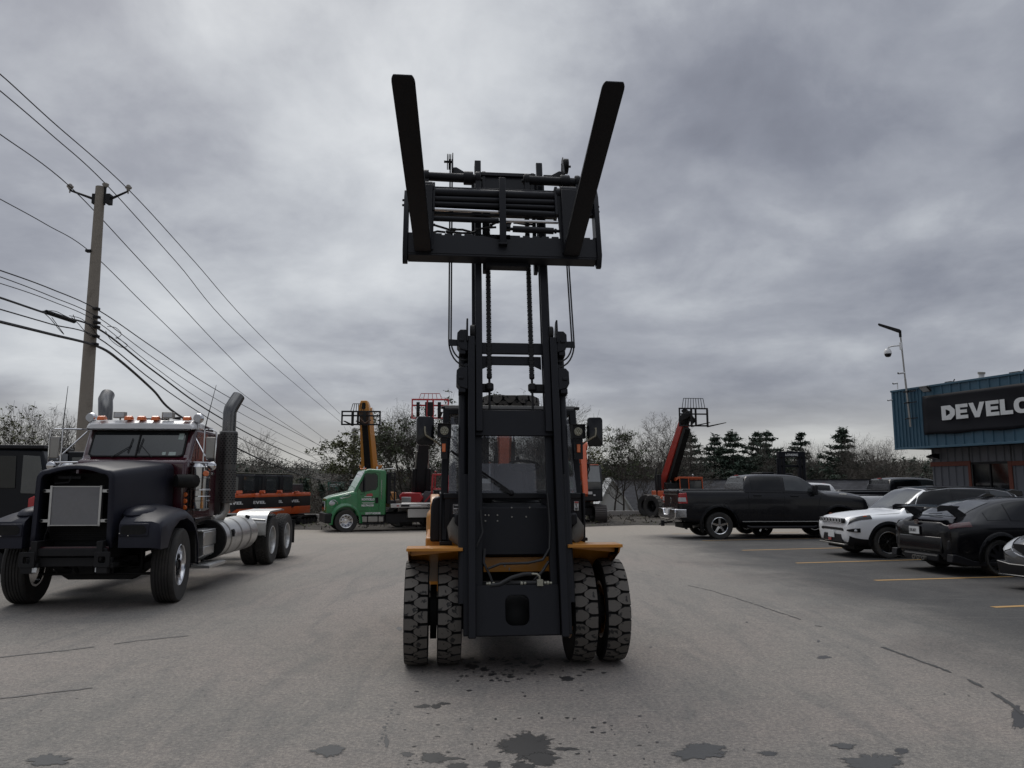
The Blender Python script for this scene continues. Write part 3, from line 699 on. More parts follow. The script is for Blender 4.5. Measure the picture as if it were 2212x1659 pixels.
mb = MB(); mb.cyl((-.062, -.15, 4.205), (.475, -.15, 4.195), .036, None, 16); mb.cyl((-.82, -.15, 4.105), (-.128, -.15, 4.10), .029, None, 16)
mb.cyl((.015, -.15, 4.01), (.44, -.15, 4.0), .034, None, 18); mb.cyl((-.05, -.15, 4.01), (.52, -.15, 4.0), .016, None, 10); mb.box((-.035, -.16, 4.012), (.05, .05, .055)); mb.disc((-.033, -.19, 4.015), .018, .03, 'y', 12)
mb.disc((.46, -.15, 4.0), .026, .02, 'x', 12)
fm(mb, 'positioner_cylinder', LB, car_plate, .002)
for pts in ([(-.80, -.05, 4.09), (-.70, -.05, 4.06), (-.62, -.03, 4.045)], [(-.58, -.03, 4.055), (-.50, -.04, 4.05), (-.38, -.02, 4.03)], [(-.82, -.08, 3.975), (-.76, -.10, 3.985), (-.68, -.08, 3.99)],
            [(-.66, -.08, 3.995), (-.58, -.08, 3.99), (-.50, -.08, 3.985), (-.42, -.06, 4.0), (-.36, -.02, 4.04)], [(-.20, -.05, 4.11), (-.15, -.06, 4.135), (-.05, -.08, 4.16)], [(-.05, -.06, 4.13), (0, -.07, 4.12), (.01, -.07, 4.155)],
            [(.05, -.04, 4.155), (.15, -.04, 4.14), (.24, -.03, 4.145)], [(-.35, -.04, 4.06), (-.25, -.06, 4.07), (-.15, -.06, 4.08)]):
    mb = MB(); mb.tube(pts, .012, 7); mb.disc(pts[0], .015, .03, 'x', 8); fm(mb, 'carriage_hose', M['hose'], car_plate, 0)
mb = MB(); mb.box((-.63, -.06, 3.99), (.06, .03, .03)); mb.cyl((-.63, -.06, 3.98), (-.63, -.06, 4.03), .008, None, 6); mb.box((-.60, -.03, 4.05), (.05, .03, .03)); fm(mb, 'hose_fitting', M['dark'], car_plate, .002)
# side-shift cylinders on top
for x0, x1, bs in ((-.905, -.33, (-.885, -.44, -.34)), (.17, .755, (.185, .60, .735))):
    mb = MB(); mb.cyl((x0-.02, -.06, 4.675), (x1+.02, -.06, 4.665), .048, None, 16)
    for i, b in enumerate(bs): mb.disc((b, -.06, 4.67), .072, .10 if i == 1 else .05, 'x', 20, .006); (mb.box((b, -.07, 4.58), (.05, .07, .14)) if i != 1 else None)
    for b in (x0-.028, x1+.028): mb.disc((b, -.06, 4.66), .02, .02, 'x', 10)
    fm(mb, 'side_shift_cylinder', M['fork_steel'], car_plate, .002)
# fork hangers and forks
for bx_, tx, w, hx0, hx1 in ((-.90, -1.02, .168, -.86, -.80), (.605, .565, .168, .475, .66)):
    mb = MB()
    mb.prism([(hx0, 4.50), (hx1, 4.50), (hx1-.0, 3.72), (hx0+.04, 3.72)], 'y', -.19, -.13) if bx_ > 0 else mb.prism([(-.93, 4.50), (-.80, 4.50), (-.80, 3.72), (-.84, 3.72), (-.93, 3.9)], 'y', -.19, -.13)
    mb.cyl((hx0, -.16, 4.45), (hx1, -.16, 4.45), .055, None, 16); mb.bx((.46 if bx_ > 0 else -.815), (.49 if bx_ > 0 else -.79), -.20, -.05, 4.17, 4.51)
    fm(mb, 'fork_hanger', LB, fl, .004)
    mb = MB(); H_ = w/2
    mb.bx(bx_-H_, bx_+H_, -.26, -.19, 3.70, 4.44) ; mb.cyl((bx_-H_, -.19, 4.45), (bx_+H_, -.19, 4.45), .06, None, 16)
    rings = []
    for t in [i/16 for i in range(16)] + [.97, .982, .991, 1.0]:
        y = -.19 - 2.27*t; x = bx_ + (tx-bx_)*t; zb = 3.69 + (.165 if bx_ < 0 else .20)*t; th = .075*(1-t)+.018*t; hw = H_*(1+.05*t); k = 1.0
        if t > .999: k = .78
        elif t > .99: k = .90
        elif t > .98: k = .97
        rings.append([(x-hw*k, y, zb), (x+hw*k, y, zb), (x+hw*k, y, zb+th), (x-hw*k, y, zb+th)])
    mb.loft(rings)
    fm(mb, 'fork', M['fork_steel'], fl, .006, angle=50)
# --- wheels: dual solid tyres with interlocking lugs
for i, (x, o_) in enumerate(((-.906, -1), (-.602, -1), (.650, 1), (.956, 1))):
    wheel(fl, x, .05, .482, .482, .222, .26, 'dish', 'lift_yellow', lugs=24, rows=2, axis='x', out=o_, roll=.05+.09*i, face='rubber_black')
for x in (-.72, .76):
    wheel(fl, x, 2.35, .41, .41, .22, .22, 'dish', 'lift_yellow', lugs=22, rows=2, axis='x', out=(-1 if x < 0 else 1), face='rubber_black')
mb = MB(); mb.cyl((-1.0, .05, .482), (1.04, .05, .482), .13, None, 20); mb.cyl((-.78, .05, .482), (-.72, .05, .482), .25, None, 24); mb.cyl((.77, .05, .482), (.83, .05, .482), .25, None, 24)
mb.build('drive_axle', M['rubber_black'], fl)
# --- chassis, fenders, counterweight
mb = MB(); mb.bx(-.44, .49, .30, 2.3, .28, .98); mb.bx(-.46, -.38, -.30, .4, .55, 1.08); mb.bx(.44, .50, -.30, .4, .55, 1.08)
mb.build('chassis', M['rubber_black'], fl, .01)
FY = -.14
for s, xo, xi in ((-1, -1.0, -.49), (1, .99, .475)):
    mb = MB(); a, b = min(xo, xi), max(xo, xi); zz_ = 1.095 if s < 0 else 1.117
    mb.bx(a, b, -.42, FY, zz_, zz_+.016); mb.bx(a, b, -.435, -.42, zz_-.012, zz_+.018)
    mb.prism([(-.42, zz_), (FY, zz_), (FY+.12, .98), (.55, .72), (.52, .72), (.3, .95), (-.20, 1.03), (-.36, 1.06)], 'x', xo-s*.03, xo-s*.015)
    mb.prism([(xo-s*.015, zz_), (xi, zz_), (xi, zz_-.03), (xo-s*.06, zz_-.07), (xo-s*.03, zz_-.07)], 'y', -.22, -.21)
    mb.prism([(FY, zz_), (FY, zz_+.016), (.55, .72), (.54, .70)], 'x', a, b)
    mb.bx(min(xi, xi-s*.02), max(xi, xi-s*.02), -.40, FY, .80, zz_)
    mb.build('fender', M['lift_yellow'], fl, .004)
mb = MB(); mb.bx(-.84, -.62, .40, 1.9, 1.00, 1.15); mb.bx(-.795, -.7, .85, 2.1, 1.15, 1.30); mb.bx(.66, .80, .40, 1.9, 1.0, 1.15)
mb.prism([(.55, 1.10), (2.2, 1.10), (2.2, 1.55), (1.0, 1.58), (.75, 1.45)], 'x', -.80, -.70)
mb.build('body_panel', M['lift_yellow'], fl, .015)
mb = MB(); mb.prism([(-.795, 1.12), (-.69, 1.12), (-.69, 1.56), (-.745, 1.56), (-.775, 1.53), (-.79, 1.47)], 'y', .25, .75); mb.build('fuel_tank', LB, fl, .02)
mb = MB()
def ring_(y, w, z0, z1, r=.12): return [(x*1.0, y, z) for x, z in rrect(-w, w, z0, z1, r)]
mb.loft([ring_(1.9, .80, .42, 1.42), ring_(2.3, .86, .35, 1.40), ring_(2.9, .86, .35, 1.36), ring_(3.15, .78, .40, 1.28), ring_(3.25, .6, .5, 1.15)])
mb.build('counterweight', M['lift_yellow'], fl, 0, angle=40)
mb = MB(); mb.bx(-.55, .6, 1.9, 2.0, 1.42, 1.5); mb.build('bonnet', LP, fl, .01)
# --- cab
mb = MB()
zr = 2.455
def post(p, q, w=.07, d=.07): mb.bar(p, q, w, d, (0, 1, 0))
post((-.665, .10, 1.14), (-.645, .34, zr)); post((.700, .10, 1.14), (.660, .34, zr))
post((-.665, 1.75, 1.14), (-.60, 1.65, zr)); post((.70, 1.75, 1.14), (.62, 1.65, zr))
mb.bx(-.67, .70, .075, .14, 1.545, 1.60)
mb.bx(-.66, .675, .30, .40, zr-.06, zr); mb.bx(-.61, .63, 1.58, 1.68, zr-.06, zr); mb.bx(-.665, -.59, .35, 1.65, zr-.05, zr); mb.bx(.61, .68, .35, 1.65, zr-.05, zr)
for x in (-.35, .35): mb.bx(x-.03, x+.03, .35, 1.65, zr-.04, zr-.005)
for x in (-.69, .725): mb.bx(x-.012, x+.012, .06, 1.75, 1.12, 1.60)
cab = mb.build('cab', LB, fl, .008)
mb = MB(); mb.prism([(.30, zr), (1.70, zr), (1.68, zr+.04), (.34, zr+.04)], 'x', -.675, .695); mb.bx(-.70, -.66, .30, .36, zr+.0, zr+.025); mb.bx(.68, .735, .30, .36, zr, zr+.03)
mb.build('cab_roof', LB, cab, .006)
mb = MB(); mb.prism([(-.66, 1.14), (-.655, 1.575), (-.28, 1.575), (-.28, 1.14)], 'y', .085, .12); mb.prism([(.30, 1.14), (.30, 1.575), (.70, 1.575), (.705, 1.14)], 'y', .085, .12)
for a, b in ((-.60, -.44), (.50, .60)):
    mb.bx(a-.012, a, .078, .086, 1.18, 1.535); mb.bx(a-.012, b, .078, .086, 1.525, 1.537)
mb.build('front_panel', LP, cab, .004)
mb = MB(); mb.prism([(.10, 1.50), (-.02, 1.46), (-.10, 1.02), (-.07, 1.0), (.14, 1.0), (.2, 1.50)], 'x', -.30, .345)
kp = mb.build('kick_panel', LP, fl, .006)
mb = MB()
for x, z in ((-.262, 1.39), (-.262, 1.335), (-.145, 1.39), (-.145, 1.335), (-.005, 1.46), (-.005, 1.372), (.17, 1.462), (.135, 1.372), (-.23, 1.388)):
    yy = -.02 - (1.46-z)*.18; mb.disc((x, yy-.004, z), .008, .012, 'y', 10, .002)
mb.build('bolt', M['steel'], kp, 0)
# windows
def pane(name, quad, th, m, par):
    a, b, c, d = [Vector(q) for q in quad]; n = (b-a).cross(d-a).normalized()*th
    return MB().add([a, b, c, d, a+n, b+n, c+n, d+n], [(0,1,2,3),(4,7,6,5),(0,4,5,1),(1,5,6,2),(2,6,7,3),(3,7,4,0)]).build(name, m, par)
pane('windscreen', ((-.62, .115, 1.60), (.66, .115, 1.60), (.62, .345, 2.40), (-.60, .345, 2.40)), .006, M['cab_glass'], cab)
pane('rear_window', ((-.56, 1.70, 1.75), (.60, 1.70, 1.75), (.56, 1.63, 2.38), (-.54, 1.63, 2.38)), .006, M['cab_glass'], cab)
for x0, x1 in ((-.672, -.640), (.706, .668)):
    pane('side_window', ((x0, .18, 1.62), (x0, 1.70, 1.62), (x1, 1.60, 2.38), (x1, .42, 2.38)), .006, M['cab_glass'], cab)
mb = MB(); mb.bx(-.60, .62, 1.2, 1.72, 1.15, 1.62); mb.bx(-.58, -.25, .45, 1.2, 1.14, 1.50); mb.bx(.38, .62, .45, 1.2, 1.14, 1.52); mb.bx(-.64, .68, .15, 1.7, 1.13, 1.16)
mb.build('cab_interior', LP, cab, .02)
mb = MB(); S_ = []
for z, w, y in ((1.45, .20, 1.16), (1.60, .235, 1.17), (1.75, .235, 1.19), (1.87, .20, 1.21), (1.92, .15, 1.22)):
    S_.append([(.13+x, yy, z) for x, yy in [(-w, y-.04), (-w*.6, y-.06), (0, y-.05), (w*.6, y-.06), (w, y-.04), (w, y+.06), (0, y+.08), (-w, y+.06)]])
mb.loft(S_); mb.prism([(.72, 1.38), (1.2, 1.40), (1.2, 1.52), (.75, 1.50)], 'x', -.12, .38)
mb.build('seat', M['seat'], cab, 0, angle=60)
mb = MB(); RR = .155; pts = [(.185+RR*math.cos(a*math.pi/14), .62 + .55*RR*math.sin(a*math.pi/14)*1.4, 1.885 + .35*RR*math.sin(a*math.pi/14)) for a in range(29)]
mb.tube(pts, .015, 8, False); mb.tube([(.185, .62, 1.87), (.185, .45, 1.62)], .02, 8); mb.bar((.05, .62, 1.885), (.32, .62, 1.885), .02, .03); mb.sphere((.13, .72, 1.96), .025, 10, 8); mb.cyl((.13, .72, 1.93), (.13, .72, 1.96), .01, None, 6)
mb.build('steering_wheel', M['dark'], cab, 0)
mb = MB(); mb.bx(-.28, -.17, .85, .95, 1.75, 2.28); mb.bx(-.115, -.07, .9, .95, 1.62, 2.0); mb.bx(-.45, -.36, .9, 1.0, 2.2, 2.4); mb.build('lever_console', M['dark'], cab, .01)
mb = MB(); mb.tube([(-.003, .085, 1.60), (-.16, .10, 1.72), (-.58, .17, 2.00)], .008, 6); mb.bar((-.03, .08, 1.63), (-.60, .17, 2.02), .012, .02); mb.sphere((.0, .075, 1.60), .03, 10, 6); mb.bar((.0, .07, 1.60), (-.10, .085, 1.67), .03, .03)
mb.build('wiper', M['black_trim'], cab, 0)
# work lamps, indicators, mirrors
for s, xc in ((-1, -.667), (1, .640)):
    mb = MB(); y0 = -.12
    mb.bx(xc-.058, xc+.058, y0, y0+.10, 2.135, 2.262); mb.bx(xc-.066, xc-.058, y0-.04, y0+.06, 2.13, 2.268); mb.bx(xc+.058, xc+.066, y0-.04, y0+.06, 2.13, 2.268); mb.bx(xc-.066, xc+.066, y0-.04, y0+.06, 2.262, 2.27)
    mb.tube([(xc-.03, y0-.01, 2.13), (xc-.03, y0-.01, 2.112), (xc+.03, y0-.01, 2.112), (xc+.03, y0-.01, 2.13)], .004, 6)
    mb.bx(xc-.03, xc+.05, y0+.02, y0+.06, 1.93, 2.14) if s > 0 else mb.bx(xc-.03, xc+.03, y0+.02, y0+.06, 1.93, 2.14)
    mb.bar((xc, y0+.05, 2.02), (-.655 if s < 0 else .68, .22, 2.02), .04, .05)
    if s > 0: mb.tube([(xc+.07, y0-.02, 2.27), (xc+.08, y0-.04, 2.26), (xc+.08, y0-.04, 2.15), (xc+.07, y0-.02, 2.14)], .004, 6)
    w_l = mb.build('work_lamp', M['black_trim'], fl, .003)
    mb = MB(); mb.disc((xc, y0-.004, 2.20), .042, .012, 'y', 24, .003)
    for k in range(6):
        a = k*math.pi/3; mb.sphere((xc+.024*math.cos(a), y0-.010, 2.20+.024*math.sin(a)), .0125, 8, 6)
    mb.sphere((xc, y0-.010, 2.20), .011, 8, 6)
    mb.build('lens', mat('lamp_lens', (.30, .29, .22), .2, coat=.6, dirt=.1), w_l, 0)
    mb = MB(); mb.box((xc-(.003 if s < 0 else -.005), y0+.012, 2.035), (.034, .02, .08)); mb.build('indicator', M['orange_lens'], w_l, .004)
    # mirror
    xm = -.857 if s < 0 else .815; mb = MB()
    wv, hv = (.083, .138) if s < 0 else (.074, .142)
    rg = []
    for y_, k in ((-.135, .90), (-.128, 1.0), (-.085, 1.0), (-.06, .92), (-.045, .7)):
        rg.append([(xm + x*k, y_, 2.197 + z*k) for x, z in rrect(-wv, wv, -hv, hv, .03)])
    mb.loft(rg); mb.bx(xm-.006 + (.03 if s < 0 else 0), xm+.006 + (.03 if s < 0 else 0), -.055, -.035, 2.08, 2.31)
    mr_ = mb.xf(Matrix.Translation((xm, -.09, 0)) @ Matrix.Rotation(R_(-14*s), 4, 'Z') @ Matrix.Translation((-xm, .09, 0))).build('mirror', M['gloss_black'], fl, 0, angle=50)
    mb = MB(); e = s*.64
    mb.tube([(s*.69, .10, 2.06), (xm - s*.10, -.10, 2.10), (xm - s*.01, -.15, 2.155), (xm - s*.003, -.15, 2.20), (xm - s*.003, -.14, 2.235)], .009, 8)
    mb.build('mirror_arm', mat('putty_paint', (.24, .22, .16), .5), mr_, 0)
# decals
mb = MB(); mb.bx(.628, .672, .072, .080, 1.428, 1.518); d = mb.build('warning_label', M['letter'], cab, 0)
mb = MB(); mb.bx(.630, .670, .066, .071, 1.502, 1.516); mb.build('label_header', M['red_lens'], d, 0)
mb = MB(); mb.tube([(.640, .069, 1.495), (.648, .069, 1.482), (.655, .069, 1.494)], .0022, 5); mb.tube([(.648, .069, 1.482), (.652, .069, 1.468), (.660, .069, 1.462)], .0025, 5); mb.sphere((.652, .069, 1.492), .004, 8, 6)
for k, w in enumerate((.028, .032, .030, .024)): mb.bx(.636, .636+w, .067, .071, 1.452-.006*k, 1.455-.006*k)
mb.build('label_print', M['letter_black'], d, 0)
mb = MB(); mb.plate_hole([(-.572, 1.40), (-.47, 1.40), (-.47, 1.492), (-.572, 1.492)], [(-.569, 1.403), (-.473, 1.403), (-.473, 1.489), (-.569, 1.489)], 'y', .074, .079)
mb.bx(-.566, -.532, .074, .079, 1.444, 1.456); mb.bx(-.528, -.516, .074, .079, 1.444, 1.456)
for k in range(4): mb.bx(-.566, -.50, .076, .079, 1.410+.007*k, 1.412+.007*k)
mb.bx(-.560, -.52, .076, .079, 1.476, 1.481)
mb.build('capacity_plate', M['letter'], cab, 0)
# front hydraulics
mb = MB(); mb.bx(-.275, .375, .02, .05, .845, .985); mb.build('front_beam', M['lift_yellow'], fl, .004)
mb = MB(); mb.disc((-.07, .015, .905), .01, .01, 'y', 10, .002); mb.bx(-.03, -.018, .005, .02, .86, .885); mb.build('bolt', M['steel'], fl, 0)
mb = MB(); mb.bx(-.40, .42, -.20, -.12, .70, .78)
mb.tube([(-.24, -.50, .785), (-.16, -.50, .795), (-.05, -.49, .85), (.06, -.48, .878), (.13, -.48, .88)], .019, 9); mb.tube([(-.10, -.47, .80), (.0, -.47, .80), (.24, -.47, .80)], .020, 9)
mb.tube([(-.29, -.40, 1.10), (-.30, -.44, .98), (-.25, -.46, .88), (-.22, -.47, .80)], .012, 7)
mb.tube([(.31, -.30, 1.60), (.325, -.35, 1.30), (.31, -.40, 1.10), (.24, -.44, 1.0), (.10, -.46, .975), (-.15, -.46, .97), (-.26, -.46, .93)], .012, 7)
mb.tube([(-.33, -.36, 1.45), (-.31, -.42, 1.25), (-.37, -.45, 1.12)], .009, 6); mb.tube([(.30, -.40, .98), (.24, -.44, .90), (.16, -.45, .82)], .014, 7)
mb.build('hydraulic_hose', M['hose'], fl, 0)
mb = MB(); mb.box((.205, -.50, .805), (.055, .05, .055)); mb.tube([(.13, -.48, .88), (.18, -.49, .88), (.203, -.49, .86), (.205, -.49, .83)], .011, 8)
for x, r in ((-.27, .013), (-.25, .017), (-.215, .014), (.04, .018), (.07, .014), (.255, .014), (.28, .018), (.305, .012)): mb.disc((x, -.49, .80), r, .022, 'x', 8, .002)
mb.build('hydraulic_valve', mat('zinc', (.34, .33, .27), .4, metal=.6, dirt=.3), fl, .002)
mb = MB(); mb.cyl((-.70, .06, 1.105), (-.58, .06, 1.105), .018, None, 8); mb.box((-.64, .06, 1.125), (.12, .08, .03)); mb.box((.69, .06, 1.15), (.12, .08, .03)); mb.cyl((.66, .05, 1.16), (.66, .05, 1.185), .012, None, 8); mb.cyl((.72, .05, 1.16), (.72, .05, 1.185), .012, None, 8)
mb.build('cab_mount', M['dark'], fl, .003)
# grey dust gaiters and tilt brackets at the foot of the cab
for x, s in ((-.53, 1), (.60, -1)):
    mb = MB(); mb.tube([(x-.03*s, .0, 1.36), (x-.045*s, -.05, 1.28), (x-.02*s, -.10, 1.20), (x+.04*s, -.14, 1.14)], [.02, .055, .07, .05], 12)
    mb.build('gaiter', mat('dusty_gaiter', (.075, .068, .058), .8, bump=.3), fl, 0)
    mb = MB(); mb.box((x+.02*s, -.02, 1.345), (.10, .14, .13)); mb.build('tilt_bracket', LB, fl, .02)
# tyre lying on the cab roof
tt = thing('spare_tyre', 'black lugged tyre lying flat on top of the forklift cab roof', 'tyre', (0, 0, 0)); tt.location = fl.matrix_basis @ Vector((.075, .98, 2.495)) ; tt.location = Matrix.Translation((0, 7.6, 0)) @ Matrix.Rotation(R_(5.5), 4, 'Z') @ Vector((.075, 1.0, 2.495))
o = inst('tread', tyre_mesh(.33, .15, .17, 14, 2, 0, 'rubber_black'), tt, (0, 0, .078), (0, R_(90), 0))
mb = MB(); mb.disc((-.15, -.02, .165), .125, .025, 'z', 28, .008); mb.disc((.15, -.02, .16), .13, .025, 'z', 28, .008); mb.build('rubber_cap', M['rubber_black'], tt, 0)
# ================================================================== ROAD TRACTOR on the left
se = thing('semi_truck', 'long-nosed road tractor with grey primer hood, maroon cab and bare frame behind, its grille missing', 'truck', (-5.97, 11.4, 0), 3.8)
PR = M['primer']
# chassis rails, bumper brackets, axles
mb = MB()
for x in (-.42, .42): mb.bx(x-.04, x+.04, -1.02, 7.6, .68, .94)
for y in (2.6, 3.6, 4.6, 5.9, 7.5): mb.bx(-.42, .42, y-.05, y+.05, .72, .90)
mb.bx(-.50, .50, -.98, -.90, .74, .84); mb.bx(-.55, .55, -.93, -.85, .60, .72)
frame_ = mb.build('frame', M['dark'], se, .008)
mb = MB()
for x in (-.49, .47):
    mb.plate_hole(rrect(x-.10, x+.10, .60, .80, .02), rrect(x-.045, x+.045, .65, .74, .02), 'y', -1.04, -1.0)
    mb.box((x, -.98, .56), (.14, .10, .08)); mb.box((x+.02, -.9, .62), (.22, .2, .06))
mb.build('bumper_bracket', M['dark'], frame_, .004)
mb = MB()
for x in (-.38, .44): mb.box((x-.02, -1.01, .565), (.075, .02, .06))
mb.build('shackle_plate', M['letter'], frame_, .003)
mb = MB()
mb.prism([(-.95, .50), (-.70, .50), (-.55, .38), (-.45, .32), (.45, .32), (.55, .38), (.70, .50), (.95, .50), (.95, .60), (.70, .60), (.50, .48), (-.50, .48), (-.70, .60), (-.95, .60)], 'y', .02, .16)
mb.cyl((-.78, -.14, .42), (.78, -.14, .42), .022, None, 8)
for x in (-.46, .46):
    for k in range(4): mb.bar((x, -.75, .66-.025*k), (x, .1, .56-.02*k), .085, .018); mb.bar((x, .1, .56-.02*k), (x, .85, .64-.02*k), .085, .018)
    mb.cyl((x+.12, .0, .45), (x+.10, .05, .95), .035, None, 8); mb.box((x, .08, .62), (.14, .22, .10))
for x in (-.20, .05, .25): mb.cyl((x, -.6, .80), (x+.03, -.3, .45), .03, None, 8)
mb.bx(-.30, .28, -.2, .9, .42, .66)
mb.build('front_axle', M['dark'], frame_, .008)
for x, o_ in ((1.0, 1), (-1.0, -1)):
    wheel(se, x, .0, .525, .525, .30, .29, 'steer', 'chrome', ribs=6, axis='x', out=o_, steer=(6 if o_ > 0 else 6), roll=.3)
for y in (5.38, 6.80):
    for s in (-1, 1):
        wheel(se, s*1.06, y, .51, .51, .265, .29, 'drive', 'alu_wheel', lugs=46, rows=4, axis='x', out=s, roll=.2*y)
        wheel(se, s*.74, y, .51, .51, .265, .29, None, lugs=46, rows=4, axis='x', out=s, roll=.1*y)
    mb = MB(); mb.cyl((-.95, y, .51), (.95, y, .51), .09, None, 12); mb.sphere((0, y, .53), .26, 16, 10); mb.build('rear_axle', M['dark'], se)
# hood: loft from the grille frame back to the cowl
def hood_ring(y, w, zt, zb, crown, wb=None):
    wb = wb or w; pts = []
    for t in range(0, 7): pts.append((-wb + (wb-w)*t/6, y, zb + (zt-.10-zb)*t/6))
    for a in (20, 45, 70): pts.append((-w + .10*(1-math.cos(R_(a))), y, zt-.10+.10*math.sin(R_(a))))
    for t in range(-3, 4): pts.append((t/3*(w-.12), y, zt + crown*(1-(t/3)**2)))
    return pts + [(-p[0], p[1], p[2]) for p in pts[:10][::-1]]
mb = MB(); rs = []
for y, w, zt, zb, cr, wb in ((-.93, .50, 1.86, .84, .07, .52), (-.88, .515, 1.885, .84, .07, .53), (-.6, .56, 1.92, 1.0, .06, .57), (-.1, .63, 1.965, 1.15, .05, .64), (.35, .70, 2.0, 1.28, .045, .71), (.62, .74, 2.02, 1.32, .04, .75)): rs.append(hood_ring(y, w, zt, zb, cr, wb))
mb.loft(rs, False, False, False)
# inner skin and return lip of the grille opening
outer_r = rs[0]; inner_r = [(p[0]*.89 + .0, -.925, (.90 + (p[2]-.84)*.915)) for p in outer_r]; deep = [(p[0], -.62, p[2]) for p in inner_r]
mb.loft([outer_r, inner_r, deep], False, False, False)
hood = mb.build('hood', PR, se, 0, angle=50)
sol = hood.modifiers.new('solid', 'SOLIDIFY'); sol.thickness = .012; sol.offset = -1
mb = MB(); mb.box((0, 0, 0), (.12, .02, .0015)); 
# fenders
def fender(s):
    mb = MB(); rg = []
    arch = lambda a, r: (.02 + r*math.cos(a), .50 + r*math.sin(a))
    n = 22; prof = []
    for i in range(n+1):
        a = math.pi*(1-i/n*1.0)              # from the nose over the wheel to the back
        y = .02 - .62*math.cos(math.pi*i/n); z = .50 + .66*math.sin(math.pi*i/n)
        prof.append((y, z))
    outer_x, inner_x = s*1.16, s*.62
    # outer skin: nose block in front, arch over the wheel, tail down behind
    top = [(-.93, .84), (-.935, 1.10), (-.90, 1.19), (-.70, 1.24), (-.45, 1.285), (-.15, 1.325), (.15, 1.33), (.42, 1.24), (.60, 1.06), (.70, .82), (.74, .48)]
    und = [(-.60, .82), (-.60, .84), (-.59, .86), (-.55, .93), (-.44, 1.06), (-.20, 1.17), (.10, 1.19), (.36, 1.11), (.53, .97), (.64, .78), (.70, .48)]
    rings = []
    for (y1, z1), (y2, z2) in zip(top, und):
        e = .06 if z1 > 1.0 else .02
        rings.append([(inner_x, y1, z1 + (.07 if -.75 < y1 < .35 else .0)), (s*.80, y1, z1 + (.055 if -.75 < y1 < .35 else .0)), (s*1.03, y1, z1), (s*1.12, y1 + (.02 if y1 < 0 else -.02), z1-e*.5), (outer_x, y1+(.05 if y1 < 0 else -.03), z1-e*1.4),
                      (outer_x, y2, z2), (s*1.13, y2, z2+.004), (inner_x, y2, z2+.004)])
    mb.loft(rings)
    fd = mb.build('fender', PR, hood, .006, angle=45)
    mb = MB(); mb.sphere((s*.70, -.35, 1.27), .25, 18, 10, (.85, 1.9, .50)); mb.build('fender_bulge', PR, fd, 0)
    a, b = sorted((s*.655, s*.985)); mb = MB(); mb.bx(a-.03, b+.03, -.952, -.93, .995, 1.165)
    mb.build('lamp_surround', PR, fd, .012)
    mb = MB(); mb.prism([(a, 1.03), (a+.03, 1.02), (b-.05, 1.02), (b, 1.04), (b, 1.10), (b-.03, 1.14), (a+.16, 1.145), (a+.03, 1.14), (a, 1.11)], 'y', -.958, -.945)
    mb.build('headlight_opening', M['rubber_black'], fd, 0)
    mb = MB()
    for x, z in ((a-.012, 1.035), (a+.10, 1.005)): mb.disc((x, -.955, z), .008, .01, 'y', 8)
    mb.build('screw', M['chrome'], fd, 0)
    mb = MB(); mb.prism([(.60, .50), (.72, .50), (.66, .95), (.50, 1.18)], 'x', s*.50, s*1.14); mb.build('splash_guard', M['rubber_black'], fd, 0)
for s in (-1, 1): fender(s)
# radiator behind the opening
mb = MB(); mb.bx(-.44, .44, -.60, -.50, .92, 1.84); mb.bx(-.45, .45, -.56, -.2, .80, .95)
for k in range(30): z = .93 + .03*k; mb.bx(-.41, .41, -.615, -.60, z, z+.012)
mb.build('radiator', M['rubber_black'], se, 0)
mb = MB(); mb.bx(-.315, .315, -.86, -.825, 1.145, 1.655)
for k in range(42): z = 1.15 + .012*k; mb.bx(-.30, .30, -.866, -.86, z, z+.006)
cond = mb.build('condenser', M['fin'], se, 0)
mb = MB()
for x in (-.325, .325): mb.bx(x-.014, x+.014, -.875, -.815, 1.13, 1.67)
for x, z in ((-.375, 1.60), (.375, 1.60), (-.385, 1.20), (.375, 1.20)): mb.bx(x-.055, x+.055, -.862, -.852, z-.02, z+.02)
mb.bx(-.33, .33, -.875, -.82, 1.652, 1.664); mb.bx(-.33, .33, -.875, -.82, 1.134, 1.146)
mb.build('condenser_frame', M['alu'], cond, 0)
mb = MB()
for x, z in ((-.42, 1.60), (.42, 1.60), (-.43, 1.20), (.42, 1.20)): mb.disc((x, -.87, z), .017, .02, 'y', 12)
mb.build('grommet', M['rubber_black'], cond, 0)
mb = MB(); mb.tube([(-.30, -.84, 1.70), (-.12, -.84, 1.715), (-.10, -.84, 1.76), (-.10, -.82, 1.80)], .010, 6); mb.tube([(-.36, -.80, 1.13), (-.40, -.80, 1.0), (-.42, -.78, .90)], .010, 6); mb.box((-.15, -.72, 1.78), (.30, .1, .035))
mb.build('coolant_line', M['dark'], cond, 0)
mb = MB(); mb.prism([(-.52, .80), (-.10, .80), (0, .77), (.1, .80), (.50, .80), (.50, .86), (-.52, .86)], 'y', -.93, -.90); mb.build('crossmember', M['maroon'], frame_, .004)
